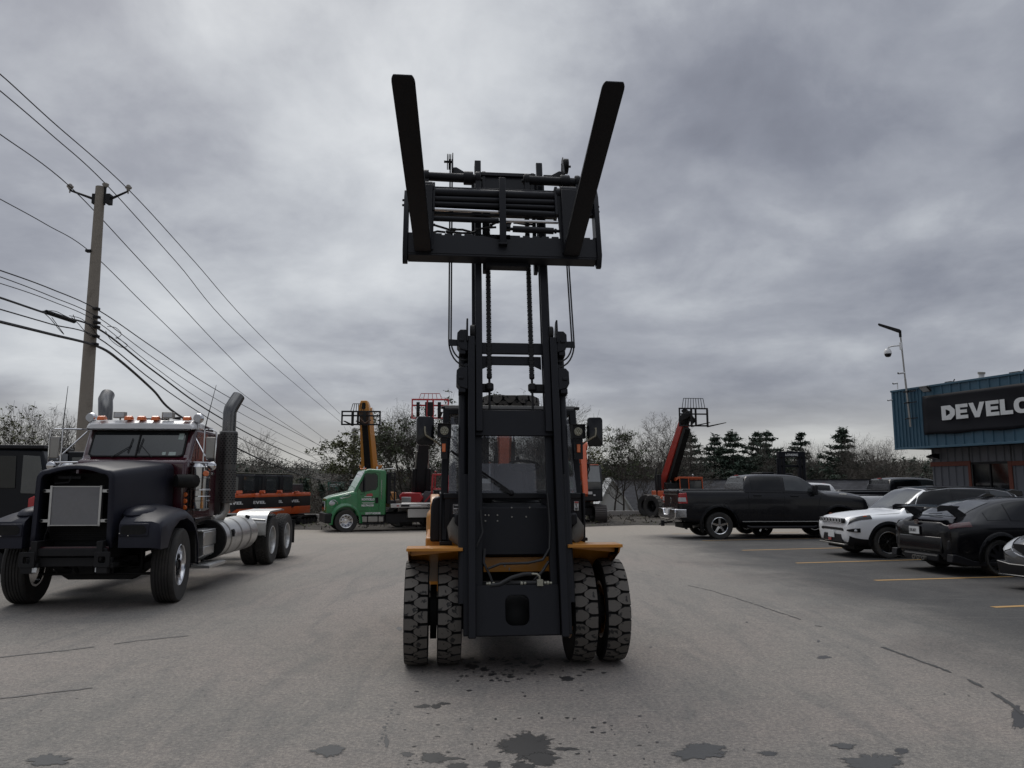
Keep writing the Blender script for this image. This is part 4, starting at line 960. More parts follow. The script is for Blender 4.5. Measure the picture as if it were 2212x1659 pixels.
# cab
mb = MB()
def cab_ring(y, w, zb, zt, r=.10): return [(x, y, z) for x, z in rrect(-w, w, zb, zt, r)]
cb = MB()
cb.prism([(.66, 1.10), (2.20, 1.10), (2.20, 2.50), (2.14, 2.60), (1.06, 2.60), (1.02, 2.56), (.82, 2.10), (.66, 2.06)], 'x', -.84, .84)
cab_s = cb.build('cab', M['maroon'], se, .06, seg=3); cab_s.location.x = .07
mb = MB(); rg = []
for y, w, z0, z1 in ((.90, .80, 2.575, 2.60), (.905, .83, 2.565, 2.645), (1.0, .85, 2.575, 2.70), (1.2, .85, 2.59, 2.73), (1.5, .84, 2.59, 2.72)): rg.append([(-w, y, z0), (w, y, z0), (w, y, z1-.05), (w*.93, y, z1), (0, y, z1+.02), (-w*.93, y, z1), (-w, y, z1-.05)])
mb.loft(rg); mb.build('sun_visor', M['white_paint'], cab_s, .01, angle=50)
mb = MB(); mb.prism([(1.45, 2.60), (2.16, 2.60), (2.1, 2.68), (1.5, 2.70)], 'x', -.78, .78); mb.build('roof', M['maroon'], cab_s, .03)
# windscreen in two panes with a rubber surround
def scr(x, t, off=0.0):                                          # t 0..1 up the screen plane
    y0, z0, y1, z1 = .81, 2.125, 1.00, 2.545
    return (x, y0 + (y1-y0)*t - off, z0 + (z1-z0)*t)
def scr_poly(x0, x1, t0, t1, r, off, n=5):
    return [scr(x, t, off) for x, t in rrect(x0, x1, t0, t1, r, n)]
mb = MB(); o1 = scr_poly(-.735, .735, 0.0, 1.0, .10, .016); i1 = scr_poly(-.71, .71, .04, .96, .09, .016); n = len(o1)
o2 = scr_poly(-.735, .735, 0.0, 1.0, .10, -.02); i2 = scr_poly(-.71, .71, .04, .96, .09, -.02)
mb.add(o1+i1+o2+i2, [q for i in range(n) for j in [(i+1) % n] for q in ((i, j, n+j, n+i), (i, 2*n+i, 2*n+j, j), (n+i, n+j, 3*n+j, 3*n+i))])
mb.bar(scr(0, .03, .02), scr(0, .97, .02), .022, .012, (0, 1, 0))
mb.build('windscreen_seal', M['rubber_black'], cab_s, 0)
mb = MB(); mb.add(scr_poly(-.712, .712, .03, .97, .09, .008), [tuple(range(n))]); ws = mb.build('windscreen', M['screen_dark'], cab_s, 0)
mb = MB()
for x0, x1, t0, t1 in ((.60, .68, .66, .90), (.40, .455, .06, .18), (.50, .61, .05, .18)): mb.add([scr(x0, t0, .012), scr(x1, t0, .012), scr(x1, t1, .012), scr(x0, t1, .012)], [(0, 1, 2, 3)])
mb.build('sticker', mat('pale_sticker', (.32, .38, .35), .5), ws, 0)
for x0, x1 in ((-.36, -.10), (.26, .06)):
    mb = MB(); mb.tube([scr(x0, -.03, .03), scr(x1, .42, .03)], .007, 6); mb.bar(scr(x1-.03, .15, .03), scr(x1, .70, .03), .010, .012)
    mb.build('wiper', M['black_trim'], cab_s, 0)
# doors and side windows
for s in (-1, 1):
    xx = s*.84; a, b = sorted((xx, xx+s*.012))
    mb = MB(); mb.prism([(1.16, 2.10), (1.98, 2.10), (1.98, 2.42), (1.90, 2.50), (1.24, 2.50), (1.16, 2.44)], 'x', a, b); mb.build('side_window', M['tint_grey'], cab_s, 0)
    mb = MB(); mb.prism([(1.06, 1.20), (2.04, 1.20), (2.04, 2.54), (1.10, 2.54), (1.06, 2.46)], 'x', *sorted((xx, xx+s*.006))); dr = mb.build('door', M['maroon'], cab_s, .004)
    mb = MB(); mb.bx(*sorted((xx, xx+s*.03)), 1.86, 1.98, 1.85, 1.89); mb.build('handle', M['chrome'], dr, .004)
    # stainless skirt under the cab
    mb = MB(); mb.bx(*sorted((xx-s*.01, xx+s*.01)), .75, 2.2, 1.03, 1.14); mb.build('sill_trim', M['chrome'], cab_s, .003)
    # air cleaner canister
    xa = s*1.02; mb = MB(); mb.lathe([(.002, 1.27), (.12, 1.27), (.165, 1.31), (.165, 1.42), (.17, 1.425), (.17, 1.435), (.165, 1.44), (.165, 1.60), (.17, 1.605), (.17, 1.615), (.165, 1.62), (.165, 1.78), (.172, 1.785), (.172, 1.80), (.165, 1.805), (.165, 1.96), (.13, 2.02), (.002, 2.03)], (xa, .98, 0), 'z', 36, False)
    ac = mb.build('air_cleaner', M['clean_chrome'], se, 0, angle=30)
    mb = MB()
    for z in (1.50, 1.60, 1.97): mb.tube([(xa+.175*math.cos(a_*math.pi/12), .98+.175*math.sin(a_*math.pi/12), z) for a_ in range(25)], .006, 6, False)
    mb.build('strap', M['chrome'], ac, 0)
    mb = MB(); mb.tube([(xa-s*.02, .80, 1.74), (xa-s*.06, .62, 1.74), (xa-s*.20, .50, 1.74)], [.10, .105, .10], 16); mb.build('intake_duct', M['rubber_black'], ac, 0)
    mb = MB()
    for z in (1.53, 1.43, 1.33): mb.disc((xa-s*.12, .70, z), .04, .04, 'y', 16, .01)
    mb.build('marker_lamp', M['orange_lens'], ac, 0)
    mb = MB(); mb.box((xa-s*.12, .73, 1.43), (.09, .02, .34)); mb.build('lamp_panel', M['black_trim'], ac, .004)
    # mirror and its tube frame
    mb = MB(); X = s*1.20
    mb.tube([(s*.80, 1.12, 2.57), (s*.98, .95, 2.565), (s*1.22, .86, 2.56), (s*1.285, .86, 2.52), (s*1.285, .86, 2.16), (s*1.285, .86, 2.03), (s*1.0, .86, 2.035), (s*.80, .95, 2.04)], .013, 8)
    mb.tube([(s*.82, 1.10, 2.55), (s*1.16, .86, 2.08)], .011, 8); mb.tube([(s*1.10, .87, 2.56), (s*1.10, .86, 2.04)], .011, 8)
    mf = mb.build('mirror_bracket', M['chrome'], se, 0)
    mb = MB(); mb.bx(*sorted((s*1.13, s*1.27)), .84, .90, 2.10, 2.44); mb.build('mirror', M['steel'], mf, .012)
    mb = MB(); mb.sphere((s*1.235, .86, 1.98), .075, 14, 8, (1, .5, 1)); mb.build('spot_mirror', M['chrome'], mf, 0)
    if s > 0: mb = MB(); mb.disc((1.16, .84, 1.86), .045, .04, 'y', 20, .008); mb.build('turn_lamp', M['orange_lens'], mf, 0)
    # whip aerial
    mb = MB(); mb.tube([(s*1.10, .86, 2.56), (s*1.12, .90, 2.75), (s*1.20, 1.0, 3.30)] if s > 0 else [(s*1.10, .86, 2.56), (s*1.10, .87, 2.72), (s*1.09, .90, 3.25)], [.010, .008, .004], 6); mb.build('aerial', M['black_trim'], mf, 0)
    # exhaust stack
    xs_ = 1.02 if s > 0 else -1.16; ys_ = 2.42
    mb = MB(); mb.lathe([(.118, 2.35), (.118, 2.8)], (xs_, ys_, 0), 'z', 20, False); 
    mb.tube([(xs_, ys_, 2.6), (xs_, ys_, 2.98), (xs_+.01, ys_+.02, 3.05), (xs_+.05*1, ys_+.10, 3.18), (xs_+.09, ys_+.18, 3.30)], [.118, .118, .120, .118, .114], 20, False) if s > 0 else mb.tube([(xs_, ys_, 2.6), (xs_, ys_, 2.92), (xs_-.02, ys_+.03, 3.06), (xs_-.08, ys_+.14, 3.22), (xs_-.10, ys_+.26, 3.32)], [.118, .118, .122, .122, .118], 20, False)
    st = mb.build('exhaust_stack', M['smoke_chrome'], se, 0, angle=60)
    mb = MB(); mb.lathe([(.14, 1.36), (.155, 1.38), (.155, 2.62), (.14, 2.64)], (xs_, ys_, 0), 'z', 24, False); mb.bx(*sorted((s*.86, s*.96)), 2.30, 2.40, 1.1, 2.58)
    sh_ = mb.build('heat_shield', M['dull_alu'], st, 0)
    mb = MB()
    for q in range(30):
        for w_k in range(16):
            if q in (14, 15): continue
            a = 2*math.pi*(w_k+.5*(q % 2))/16; z = 1.42+.040*q
            c = (xs_+.156*math.cos(a), ys_+.156*math.sin(a)); mb.box((c[0], c[1], z), (.006, .022, .020), (0, 0, math.degrees(a)))
    mb.build('perforation', M['rubber_black'], sh_, 0, smooth=False)
    mb = MB(); mb.tube([(xs_, ys_, 1.40), (xs_, ys_, 1.24), (xs_-s*.05, ys_-.04, 1.12), (xs_-s*.20, ys_-.20, 1.04), (xs_-s*.45, ys_-.4, 1.0)], .075, 16, False); mb.build('exhaust_elbow', M['steel'], st, 0, angle=60)
    # steps and fuel tank
    mb = MB(); mb.bx(*sorted((s*.62, s*1.10)), 1.02, 1.70, .93, .96); mb.bx(*sorted((s*.66, s*1.10)), 1.10, 1.72, .70, .93); mb.prism([(s*.74, .70), (s*1.10, .70), (s*1.10, .56), (s*.90, .44)], 'y', 1.12, 1.64); 
    bs = mb.build('battery_box', M['alu'], se, .015)
    mb = MB(); mb.bx(*sorted((s*.90, s*1.22)), 1.05, 1.90, .36, .41)
    for k in range(10): mb.bx(*sorted((s*.91, s*1.21)), 1.07+.085*k, 1.10+.085*k, .408, .418)
    mb.build('step', M['alu'], bs, .004)
    mb = MB(); mb.prism([(1.0, .80), (1.04, .38), (1.16, .36), (1.10, .70)], 'x', *sorted((s*.9, s*.93))); mb.prism([(1.70, .80), (1.70, .38), (1.60, .40), (1.62, .7)], 'x', *sorted((s*.9, s*.93))); mb.build('step_bracket', M['dark'], bs, 0)
    tk = MB(); tk.lathe([(.002, 1.80), (.28, 1.80), (.318, 1.83), (.325, 1.87), (.325, 3.93), (.318, 3.97), (.28, 4.0), (.002, 4.0)], (s*.90, 0, .76), 'y', 44, False)
    tk = tk.build('fuel_tank', M['alu'], se, 0, angle=30)
    mb = MB()
    for y in (2.18, 2.85, 3.45): mb.lathe([(.330, y-.03), (.333, y-.025), (.333, y+.025), (.330, y+.03)], (s*.90, 0, .76), 'y', 44, False)
    mb.build('tank_strap', M['steel'], tk, 0)
    mb = MB(); mb.lathe([(.004, 1.788), (.33, 1.788), (.338, 1.80), (.338, 1.86)], (s*.90, 0, .76), 'y', 44, False); mb.bx(*sorted((s*.40, s*.88)), 1.75, 1.80, .45, 1.0); mb.build('tank_end', M['rubber_black'], tk, 0)
    mb = MB(); mb.cyl((s*(.90+.30), 2.25, .86), (s*(.90+.35), 2.25, .875), .045, None, 16); mb.cyl((s*1.05, 3.75, 1.04), (s*1.07, 3.75, 1.09), .045, None, 16); mb.box((s*1.24, 2.22, .82), (.04, .05, .07))
    mb.build('tank_cap', M['dark'], tk, .004)
    # quarter fender
    mb = MB(); rg = []
    for y, z in ((4.62, .66), (4.62, .88), (4.68, 1.02), (4.80, 1.10), (4.96, 1.135), (6.05, 1.15), (6.20, 1.14)):
        rg.append([(s*.58, y, z), (s*1.21, y, z), (s*1.21, y, z-.035), (s*1.195, y, z-.035), (s*1.195, y, z-.012), (s*.58, y, z-.012)])
    mb.loft(rg); qf = mb.build('quarter_fender', M['alu'], se, 0, angle=45)
    mb = MB(); mb.prism([(4.62, .66), (4.62, .88), (4.68, 1.02), (4.80, 1.10), (4.96, 1.135), (5.00, .95), (4.94, .66)], 'x', *sorted((s*.585, s*.575))); mb.cyl((s*.9, 4.50, .98), (s*1.22, 4.50, .96), .022, None, 8); mb.build('fender_bracket', M['alu'], qf, 0)
    mb = MB(); mb.bx(*sorted((s*.60, s*1.20)), 7.45, 7.47, .30, .85); mb.build('mud_flap', M['rubber_black'], se, 0)
# roof lamps, spotlights, horns
lamps = [(-.55, .93), (-.13, .93), (.07, .93), (.29, .93), (.78, .95)]
for x, y in lamps:
    mb = MB(); mb.prism([(y-.05, 2.705), (y+.10, 2.72), (y+.07, 2.765), (y+.02, 2.785), (y-.03, 2.765)], 'x', x-.055, x+.055); mb.build('clearance_lamp', M['orange_lens'], se, .01)
for x in (-.30, .46):
    mb = MB(); mb.box((x, 1.02, 2.80), (.19, .07, .10)); mb.cyl((x, 1.03, 2.72), (x, 1.03, 2.76), .015, None, 8); w_l = mb.build('work_lamp', M['steel'], se, .012)
    mb = MB(); mb.box((x, .982, 2.80), (.15, .01, .07)); mb.build('lens', M['clear_lens'], w_l, .004)
for x in (-.76, .93):
    mb = MB(); mb.sphere((x, 1.05, 2.755), .085, 18, 10, (1, .75, 1)); mb.cyl((x, 1.06, 2.6), (x, 1.06, 2.72), .014, None, 8); w_l = mb.build('spotlight', M['chrome'], se, 0)
    mb = MB(); mb.disc((x, .985, 2.755), .062, .012, 'y', 20, .003); mb.build('lens', M['clear_lens'], w_l, 0)
mb = MB(); mb.cyl((-.05, 1.15, 2.75), (.42, 1.15, 2.75), .015, None, 8); mb.cyl((.5, 1.1, 2.76), (.62, 1.1, 2.76), .014, .03, 8); mb.build('air_horn', M['dark'], se, 0)
mb = MB(); mb.bx(-.30, .30, 3.0, 3.6, .94, 1.02); mb.bx(-.5, .5, 5.7, 6.5, .96, 1.04); mb.tube([(.1, 2.3, 1.2), (.15, 2.6, 1.05), (.2, 3.1, 1.05), (.22, 3.8, 1.0)], .02, 6); mb.tube([(-.1, 2.3, 1.3), (-.05, 2.7, 1.1), (0, 3.2, 1.06), (.1, 3.8, 1.0)], .02, 6)
mb.build('fifth_wheel', M['dark'], se, .01)
# ================================================================== CARS
def pchip(xk, yk, x):
    xk = np.asarray(xk, float); yk = np.asarray(yk, float); x = np.asarray(x, float)
    h = np.diff(xk); dl = (np.diff(yk, axis=0).T / h).T; n = len(xk); d = np.zeros_like(yk)
    for i in range(1, n-1):
        a, b = dl[i-1], dl[i]; w1 = 2*h[i]+h[i-1]; w2 = h[i]+2*h[i-1]
        with np.errstate(divide='ignore', invalid='ignore'):
            v = (w1+w2)/(w1/a + w2/b)
        d[i] = np.where(a*b > 0, np.nan_to_num(v), 0)
    d[0] = dl[0]; d[-1] = dl[-1]
    i = np.clip(np.searchsorted(xk, x)-1, 0, n-2); t = (x-xk[i])/h[i]
    sh = (-1,) + (1,)*(yk.ndim-1); t = t.reshape(sh); hh = h[i].reshape(sh)
    return (yk[i]*(2*t**3-3*t**2+1) + d[i]*hh*(t**3-2*t**2+t) + yk[i+1]*(-2*t**3+3*t**2) + d[i+1]*hh*(t**3-t**2))
class Body:                                              # stations: x, w, zb, zbelt, yb, ytop, ztop, crown
    def __init__(s, st, sill=.14):
        s.x = [a[0] for a in st]; P = []
        for x, w, zb, zbelt, yb, yt, zt, cr in st:
            zs = zb+sill
            P.append([(0, zb), (w-.14, zb), (w-.025, zs), (w, zs+(zbelt-zs)*.5), (w-.008, zbelt-.10*(zbelt-zs)/.6), (yb, zbelt), (yt, max(zt-.035, zbelt+.001)), (yt-.12, zt), (0, zt+cr)])
        s.P = np.array(P, float); s.K = 9
    def at(s, x, v):
        x = np.atleast_1d(x); v = np.atleast_1d(v); S = pchip(s.x, s.P.reshape(len(s.x), -1), x).reshape(len(x), s.K, 2)
        return np.array([pchip(range(s.K), S[i], [v[i]])[0] for i in range(len(x))])
    def pt(s, x, v, side=1, off=0.0):
        y, z = s.at([x], [v])[0]
        if off:
            (y1, z1), (y2, z2) = s.at([x, x], [max(0, v-.05), min(8, v+.05)]); (a, b), (c, d) = s.at([x-.02, x+.02], [v, v])
            tv = Vector((0, y2-y1, z2-z1)); tx = Vector((.04, c-a, d-b)); n = tv.cross(tx)
            if n.length > 1e-9:
                n.normalize()
                if n.y*max(y, .3) + n.z*(z-.8) < 0 and v < 6: n = -n
                if v >= 6 and n.z < 0: n = -n
                return Vector((x + n.x*off, side*(y+n.y*off), z+n.z*off))
        return Vector((x, side*y, z))
    def mesh(s, nu=70, arches=(), name='body', mats=None, par=None, sub=4):
        xs = sorted(set(list(np.linspace(s.x[0], s.x[-1], nu)) + s.x)); vs = list(np.linspace(0, 8, 8*sub+1)); rings = []
        for x in xs:
            S = pchip(s.x, s.P.reshape(len(s.x), -1), [x]).reshape(s.K, 2); C = pchip(range(s.K), S, vs)
            rings.append([(x, y, z) for y, z in C] + [(x, -y, z) for y, z in C[-2:0:-1]])
        me = MB().loft(rings).mesh(name, mats)
        o = bpy.data.objects.new(name, me); COL.objects.link(o); cut = []
        for ax, az, ar in arches:
            for sd in (-1, 1):
                c = MB().cyl((ax, sd*.52, az), (ax, sd*1.3, az), ar, None, 40).build('cut', M['rubber_black']); cut.append(c)
                b = o.modifiers.new('b', 'BOOLEAN'); b.object = c; b.operation = 'DIFFERENCE'; b.solver = 'EXACT'
        bpy.context.view_layer.update()
        nm = bpy.data.meshes.new_from_object(o.evaluated_get(bpy.context.evaluated_depsgraph_get()))
        for c in cut: bpy.data.objects.remove(c)
        bpy.data.objects.remove(o); nm.name = name; nm.materials.clear()
        for m in mats: nm.materials.append(m)
        for p in nm.polygons:
            c = p.center; p.material_index = 0
            for ax, az, ar in arches:
                if math.hypot(c.x-ax, c.z-az) < ar*1.004 and abs(c.y) > .5 and (abs(p.normal.y) < .5 or abs(c.y) < .6): p.material_index = 1
        nm.polygons.foreach_set('use_smooth', [True]*len(nm.polygons)); nm.set_sharp_from_angle(angle=R_(38))
        return inst(name, nm, par)
    def patch(s, name, m, par, x0, x1, v0, v1, side=1, off=.006, nx=14, nv=6, th=.0, xf=None):
        # v0, v1 may be functions of x ; x0,x1 functions of v through xf(u, v)
        f0 = v0 if callable(v0) else (lambda x: v0); f1 = v1 if callable(v1) else (lambda x: v1); g = []
        for i in range(nx+1):
            for j in range(nv+1):
                x = x0 + (x1-x0)*i/nx
                if xf: x = xf(i/nx, j/nv)
                v = f0(x) + (f1(x)-f0(x))*j/nv; g.append(s.pt(x, v, side, off))
        return MB().add(g, [(i*(nv+1)+j, i*(nv+1)+j+1, (i+1)*(nv+1)+j+1, (i+1)*(nv+1)+j) for i in range(nx) for j in range(nv)]).build(name, m, par, recalc=False)
    def screen(s, name, m, par, x0, x1, vlo, off=.006, nx=10, ny=16):
        g = []
        for i in range(nx+1):
            x = x0+(x1-x0)*i/nx
            for j in range(ny+1):
                t = -1+2*j/ny; v = 8-(8-vlo)*abs(t); g.append(s.pt(x, v, 1 if t >= 0 else -1, off))
        return MB().add(g, [(i*(ny+1)+j, i*(ny+1)+j+1, (i+1)*(ny+1)+j+1, (i+1)*(ny+1)+j) for i in range(nx) for j in range(ny)]).build(name, m, par, recalc=False)
    def line(s, pts, r, side=1, off=.002, n=6):
        return MB().tube([s.pt(x, v, side, off) for x, v in pts], r, n)

def arch_trim(b, par, ax, az, ar, m, w=.05, d=.025):
    for sd in (-1, 1):
        vs = []; n = 26; mb = MB()
        for i in range(n+1):
            a = R_(-12 + 204*i/n)
            for rr, dy in ((ar-.004, -.03), (ar-.004, d), (ar+w*.6, d*.8), (ar+w, .002)):
                x, z = ax+rr*math.cos(a), az+rr*math.sin(a)
                x_ = min(max(x, b.x[0]), b.x[-1]); S = pchip(b.x, b.P.reshape(len(b.x), -1), [x_]).reshape(b.K, 2)
                zz2 = [p[1] for p in S[2:6]]; y = np.interp(z, zz2, [p[0] for p in S[2:6]]); vs.append((x, sd*(y+dy), z))
        mb.add(vs, [(i*4+j, i*4+j+1, i*4+j+5, i*4+j+4) for i in range(n) for j in range(3)]).build('arch_trim', m, par, 0)

# ---------------- pickup
def pickup(name, label, loc, rz, paint, group=None, tail=True, cablights=False, white=False):
    t = thing(name, label, 'pickup truck', loc, rz, group)
    st = [(-1.22, .90, .66, 1.42, .90, .84, 1.50, .0), (-1.18, .97, .60, 1.44, .945, .92, 1.515, .0), (-.6, 1.0, .50, 1.45, .955, .93, 1.52, .0), (.72, 1.0, .46, 1.45, .955, .93, 1.52, .0), (.80, 1.0, .46, 1.45, .955, .90, 1.535, .0),
          (.84, 1.0, .46, 1.455, .955, .87, 1.72, .01), (.98, 1.0, .46, 1.46, .955, .77, 1.965, .012), (1.6, 1.0, .46, 1.45, .955, .765, 2.005, .02), (2.3, 1.0, .46, 1.44, .955, .765, 1.995, .02), (2.62, 1.0, .46, 1.43, .955, .775, 1.95, .02),
          (3.02, 1.0, .46, 1.42, .95, .82, 1.72, .02), (3.36, 1.0, .46, 1.40, .945, .86, 1.475, .03), (3.46, 1.0, .46, 1.385, .93, .84, 1.455, .05), (4.1, 1.0, .46, 1.34, .92, .78, 1.43, .06), (4.6, .99, .48, 1.28, .90, .74, 1.36, .05), (4.76, .95, .55, 1.18, .86, .68, 1.27, .03), (4.82, .86, .66, 1.06, .78, .58, 1.14, .0)]
    b = Body(st, .10); bd = b.mesh(80, ((0, .44, .56), (3.8, .44, .56)), 'body', [paint, M['rubber_black']], t)
    for sd in (-1, 1):
        b.patch('side_window', M['tint'], t, 1.05, 2.02, 5.18, 5.86, sd); b.patch('side_window', M['tint_grey'], t, 2.12, 3.10, 5.16, lambda x: 5.86 if x < 2.6 else 5.86, sd, xf=lambda u, v: 2.12+(2.98-.42*v*0-2.12)*u - .0)
        mb = MB(); mb.tube([b.pt(x, v, sd, .001) for x, v in ((.93, 5.0), (.93, 4.0), (.93, 3.0), (.93, 2.2))], .006, 4); mb.tube([b.pt(x, v, sd, .001) for x, v in ((2.07, 5.9), (2.07, 5.0), (2.07, 4.0), (2.07, 3.0), (2.07, 2.2))], .005, 4); mb.tube([b.pt(x, v, sd, .001) for x, v in ((3.25, 4.8), (3.22, 4.0), (3.15, 3.0), (3.10, 2.2))], .005, 4)
        mb.tube([b.pt(.85+.25*k, 4.96, sd, .002) for k in range(11)], .007, 4)
        mb.build('door_gap', M['rubber_black'], bd, 0)
        for x in (1.10, 2.28): p = b.pt(x+.12, 4.25, sd, .02); mb = MB(); mb.box(p, (.24, .03, .04)); mb.build('door_handle', M['black_trim'], bd, .008)
        p = b.pt(3.02, 5.0, sd, .0); mb = MB(); mb.box((p.x, p.y+sd*.14, p.z+.10), (.10, .20, .30), (0, 0, 0)); mb.bar(p, (p.x, p.y+sd*.14, p.z), .05, .05); mb.build('mirror', M['black_trim'], t, .03)
        mb = MB(); mb.bar((.72, sd*.985, .545), (3.2, sd*.985, .545), .012, .02); mb.build('rocker_trim', M['alu'], bd, 0)
        mb = MB(); mb.tube([(.85, sd*1.0, .40), (.95, sd*1.04, .37), (2.95, sd*1.04, .37), (3.05, sd*1.0, .40)], .045, 8); mb.build('running_board', M['black_trim'], t, 0)
        for x in (0, 3.8): wheel(t, x, sd*.86, .415, .415, .27, .255, 'spoke', 'chrome', 5, axis='y', out=sd, roll=x)
        arch_trim(b, bd, 0, .44, .56, paint, .07, .03); arch_trim(b, bd, 3.8, .44, .56, paint, .07, .03)
        mb = MB(); mb.box((-.52, sd*.86, .42), (.02, .26, .42)); mb.build('mud_flap', M['rubber_black'], t, 0)
        mb = MB(); mb.prism([(-1.235, 1.10), (-1.235, 1.42), (-1.02, 1.44), (-.98, 1.10)], 'y', *sorted((sd*.80, sd*(1.004)))); tl = mb.build('tail_light', M['red_lens'], t, .015)
        mb = MB(); mb.prism([(-1.24, 1.16), (-1.24, 1.29), (-1.05, 1.29), (-1.03, 1.16)], 'y', *sorted((sd*.83, sd*1.008))); mb.build('reverse_light', M['clear_lens'], tl, .006)
        mb = MB(); mb.prism([(4.60, .98), (4.60, 1.18), (4.74, 1.16), (4.82, 1.02)], 'y', *sorted((sd*.62, sd*.955))); hl = mb.build('headlight', M['clear_lens'], t, .02)
        mb = MB(); mb.box((4.62, sd*.952, 1.08), (.05, .02, .16)); mb.build('side_marker', M['orange_lens'], hl, .004)
    b.screen('windscreen', M['tint_grey'], t, 2.68, 3.32, 6.9); 
    mb = MB(); mb.add([(.846, -.80, 1.56), (.846, .80, 1.56), (.925, .72, 1.92), (.925, -.72, 1.92)], [(0, 1, 2, 3)]); mb.xf(Matrix.Translation((-.035, 0, 0))); mb.build('rear_window', M['tint'], t, 0, recalc=False)
    mb = MB(); mb.box((.93, 0, 1.985), (.05, .26, .035)); mb.build('brake_light', M['red_lens'], t, .005)
    if tail:
        mb = MB(); mb.bx(-1.245, -1.20, -.78, .78, .74, 1.50); mb.prism([(-1.27, 1.44), (-1.245, 1.36), (-1.20, 1.36), (-1.20, 1.53), (-1.25, 1.525)], 'y', -.80, .80); tg = mb.build('tailgate', paint, t, .02)
        mb = MB(); mb.prism([(-.05, .0), (0, -.08), (.05, 0), (.055, .07), (.02, .10), (-.02, .10), (-.055, .07)], 'x', -1.252, -1.244); mb.xf(Matrix.Translation((0, 0, 1.18))); mb.build('emblem', M['chrome'], tg, .004)
        mb = MB(); mb.prism([(-.98, .93), (-.98, .70), (-.85, .60), (.85, .60), (.98, .70), (.98, .93), (.55, .93), (.42, .93), (.30, .74), (-.30, .74), (-.42, .93)], 'x', -1.40, -1.20)
        for s_ in (-1, 1): mb.bx(-1.40, -1.02, *sorted((s_*.90, s_*1.0)), .66, .93)
        bp_ = mb.build('rear_bumper', M['chrome'], t, .025)
        mb = MB(); mb.bx(-1.385, -1.30, -.16, .16, .76, .90); mb.build('number_plate', M['letter'], bp_, 0)
        mb = MB(); mb.cyl((-1.2, 0, .50), (-1.55, 0, .48), .03, None, 8); mb.box((-1.53, 0, .46), (.1, .12, .18)); mb.cyl((-1.35, 0, .50), (-1.62, .10, .42), .025, None, 8); mb.build('tow_hitch', M['dark'], t, .01)
        mb = MB(); mb.tube([(-.3, -.62, .42), (-.55, -.66, .42), (-.75, -.70, .38)], .045, 10); mb.build('tailpipe', M['steel'], t, 0)
    mb = MB(); mb.bx(-1.1, .80, -.88, .88, 1.515, 1.545); mb.build('bed_cover', M['black_trim'], t, .015)
    mb = MB(); mb.prism([(4.66, .52), (4.66, .80), (4.86, .80), (4.96, .72), (4.94, .56)], 'y', -.90, .90); mb.build('front_bumper', M['chrome'] if white else M['gloss_black'], t, .03)
    mb = MB(); mb.bx(4.80, 4.86, -.52, .52, .82, 1.12); mb.build('grille', M['black_trim'], t, .02)
    mb = MB(); mb.box((3.9, -.30, 1.485), (.28, .13, .03)); mb.build('hood_badge', M['black_trim'], t, .01) if 0 else None
    for sd in (-1, 1): p = b.pt(4.02, 5.6, sd, .006); mb = MB(); mb.box(p, (.24, .012, .05)); mb.build('badge', M['chrome'], bd, .002)
    mb = MB(); mb.box((1.8, 0, .40), (5.6, .9, .16)); mb.cyl((0, -.8, .42), (0, .8, .42), .08, None, 10); mb.cyl((3.8, -.8, .42), (3.8, .8, .42), .06, None, 10); mb.sphere((0, 0, .42), .18, 12, 8); mb.build('underbody', M['rubber_black'], t, 0)
    if cablights:
        for y in (-.5, -.25, 0, .25, .5): mb = MB(); mb.sphere((2.40, y, 2.02), .045, 10, 6, (1.4, 1, .8)); mb.build('cab_lamp', M['black_trim'], t, 0)
    return t
# Ram style pickup, rear towards the camera
p0 = Vector((6.66, 25.0, 0)); hd = R_(4); perp = Vector((-math.sin(hd), math.cos(hd), 0))
pk = pickup('pickup_truck', 'charcoal crew cab pickup seen from its rear corner, with chrome bumper and red tail light', tuple(p0 + perp*.86 + Vector((0, .2, -.05))), 4, M['charcoal']); pk.scale = (1.045, 1.03, 1.03)
pk2 = pickup('pickup_truck', 'dark pickup with roof clearance lamps parked behind the white crossover beside the building', (13.8, 31.0, -.05), 3, M['charcoal'], cablights=True)
pk3 = pickup('pickup_truck', 'silver pickup mostly hidden between the charcoal pickup and the white crossover', (12.15, 28.2, -.1), 183, M['white_paint'], white=True); pk3.scale = (.92, .92, .92)

# ---------------- white crossover, nose to the left
def frame_pos(near, yaw, wid): return near
WH = mat('pearl_white', (.78, .79, .80), .25, coat=.7, dirt=.10, dcol=(.45, .44, .42), var=.02)
jp_rz = 180+3; hd = R_(jp_rz); near = Vector((8.68, 18.15, 0)); fw = Vector((math.cos(hd), math.sin(hd), 0)); lf = Vector((-math.sin(hd), math.cos(hd), 0))
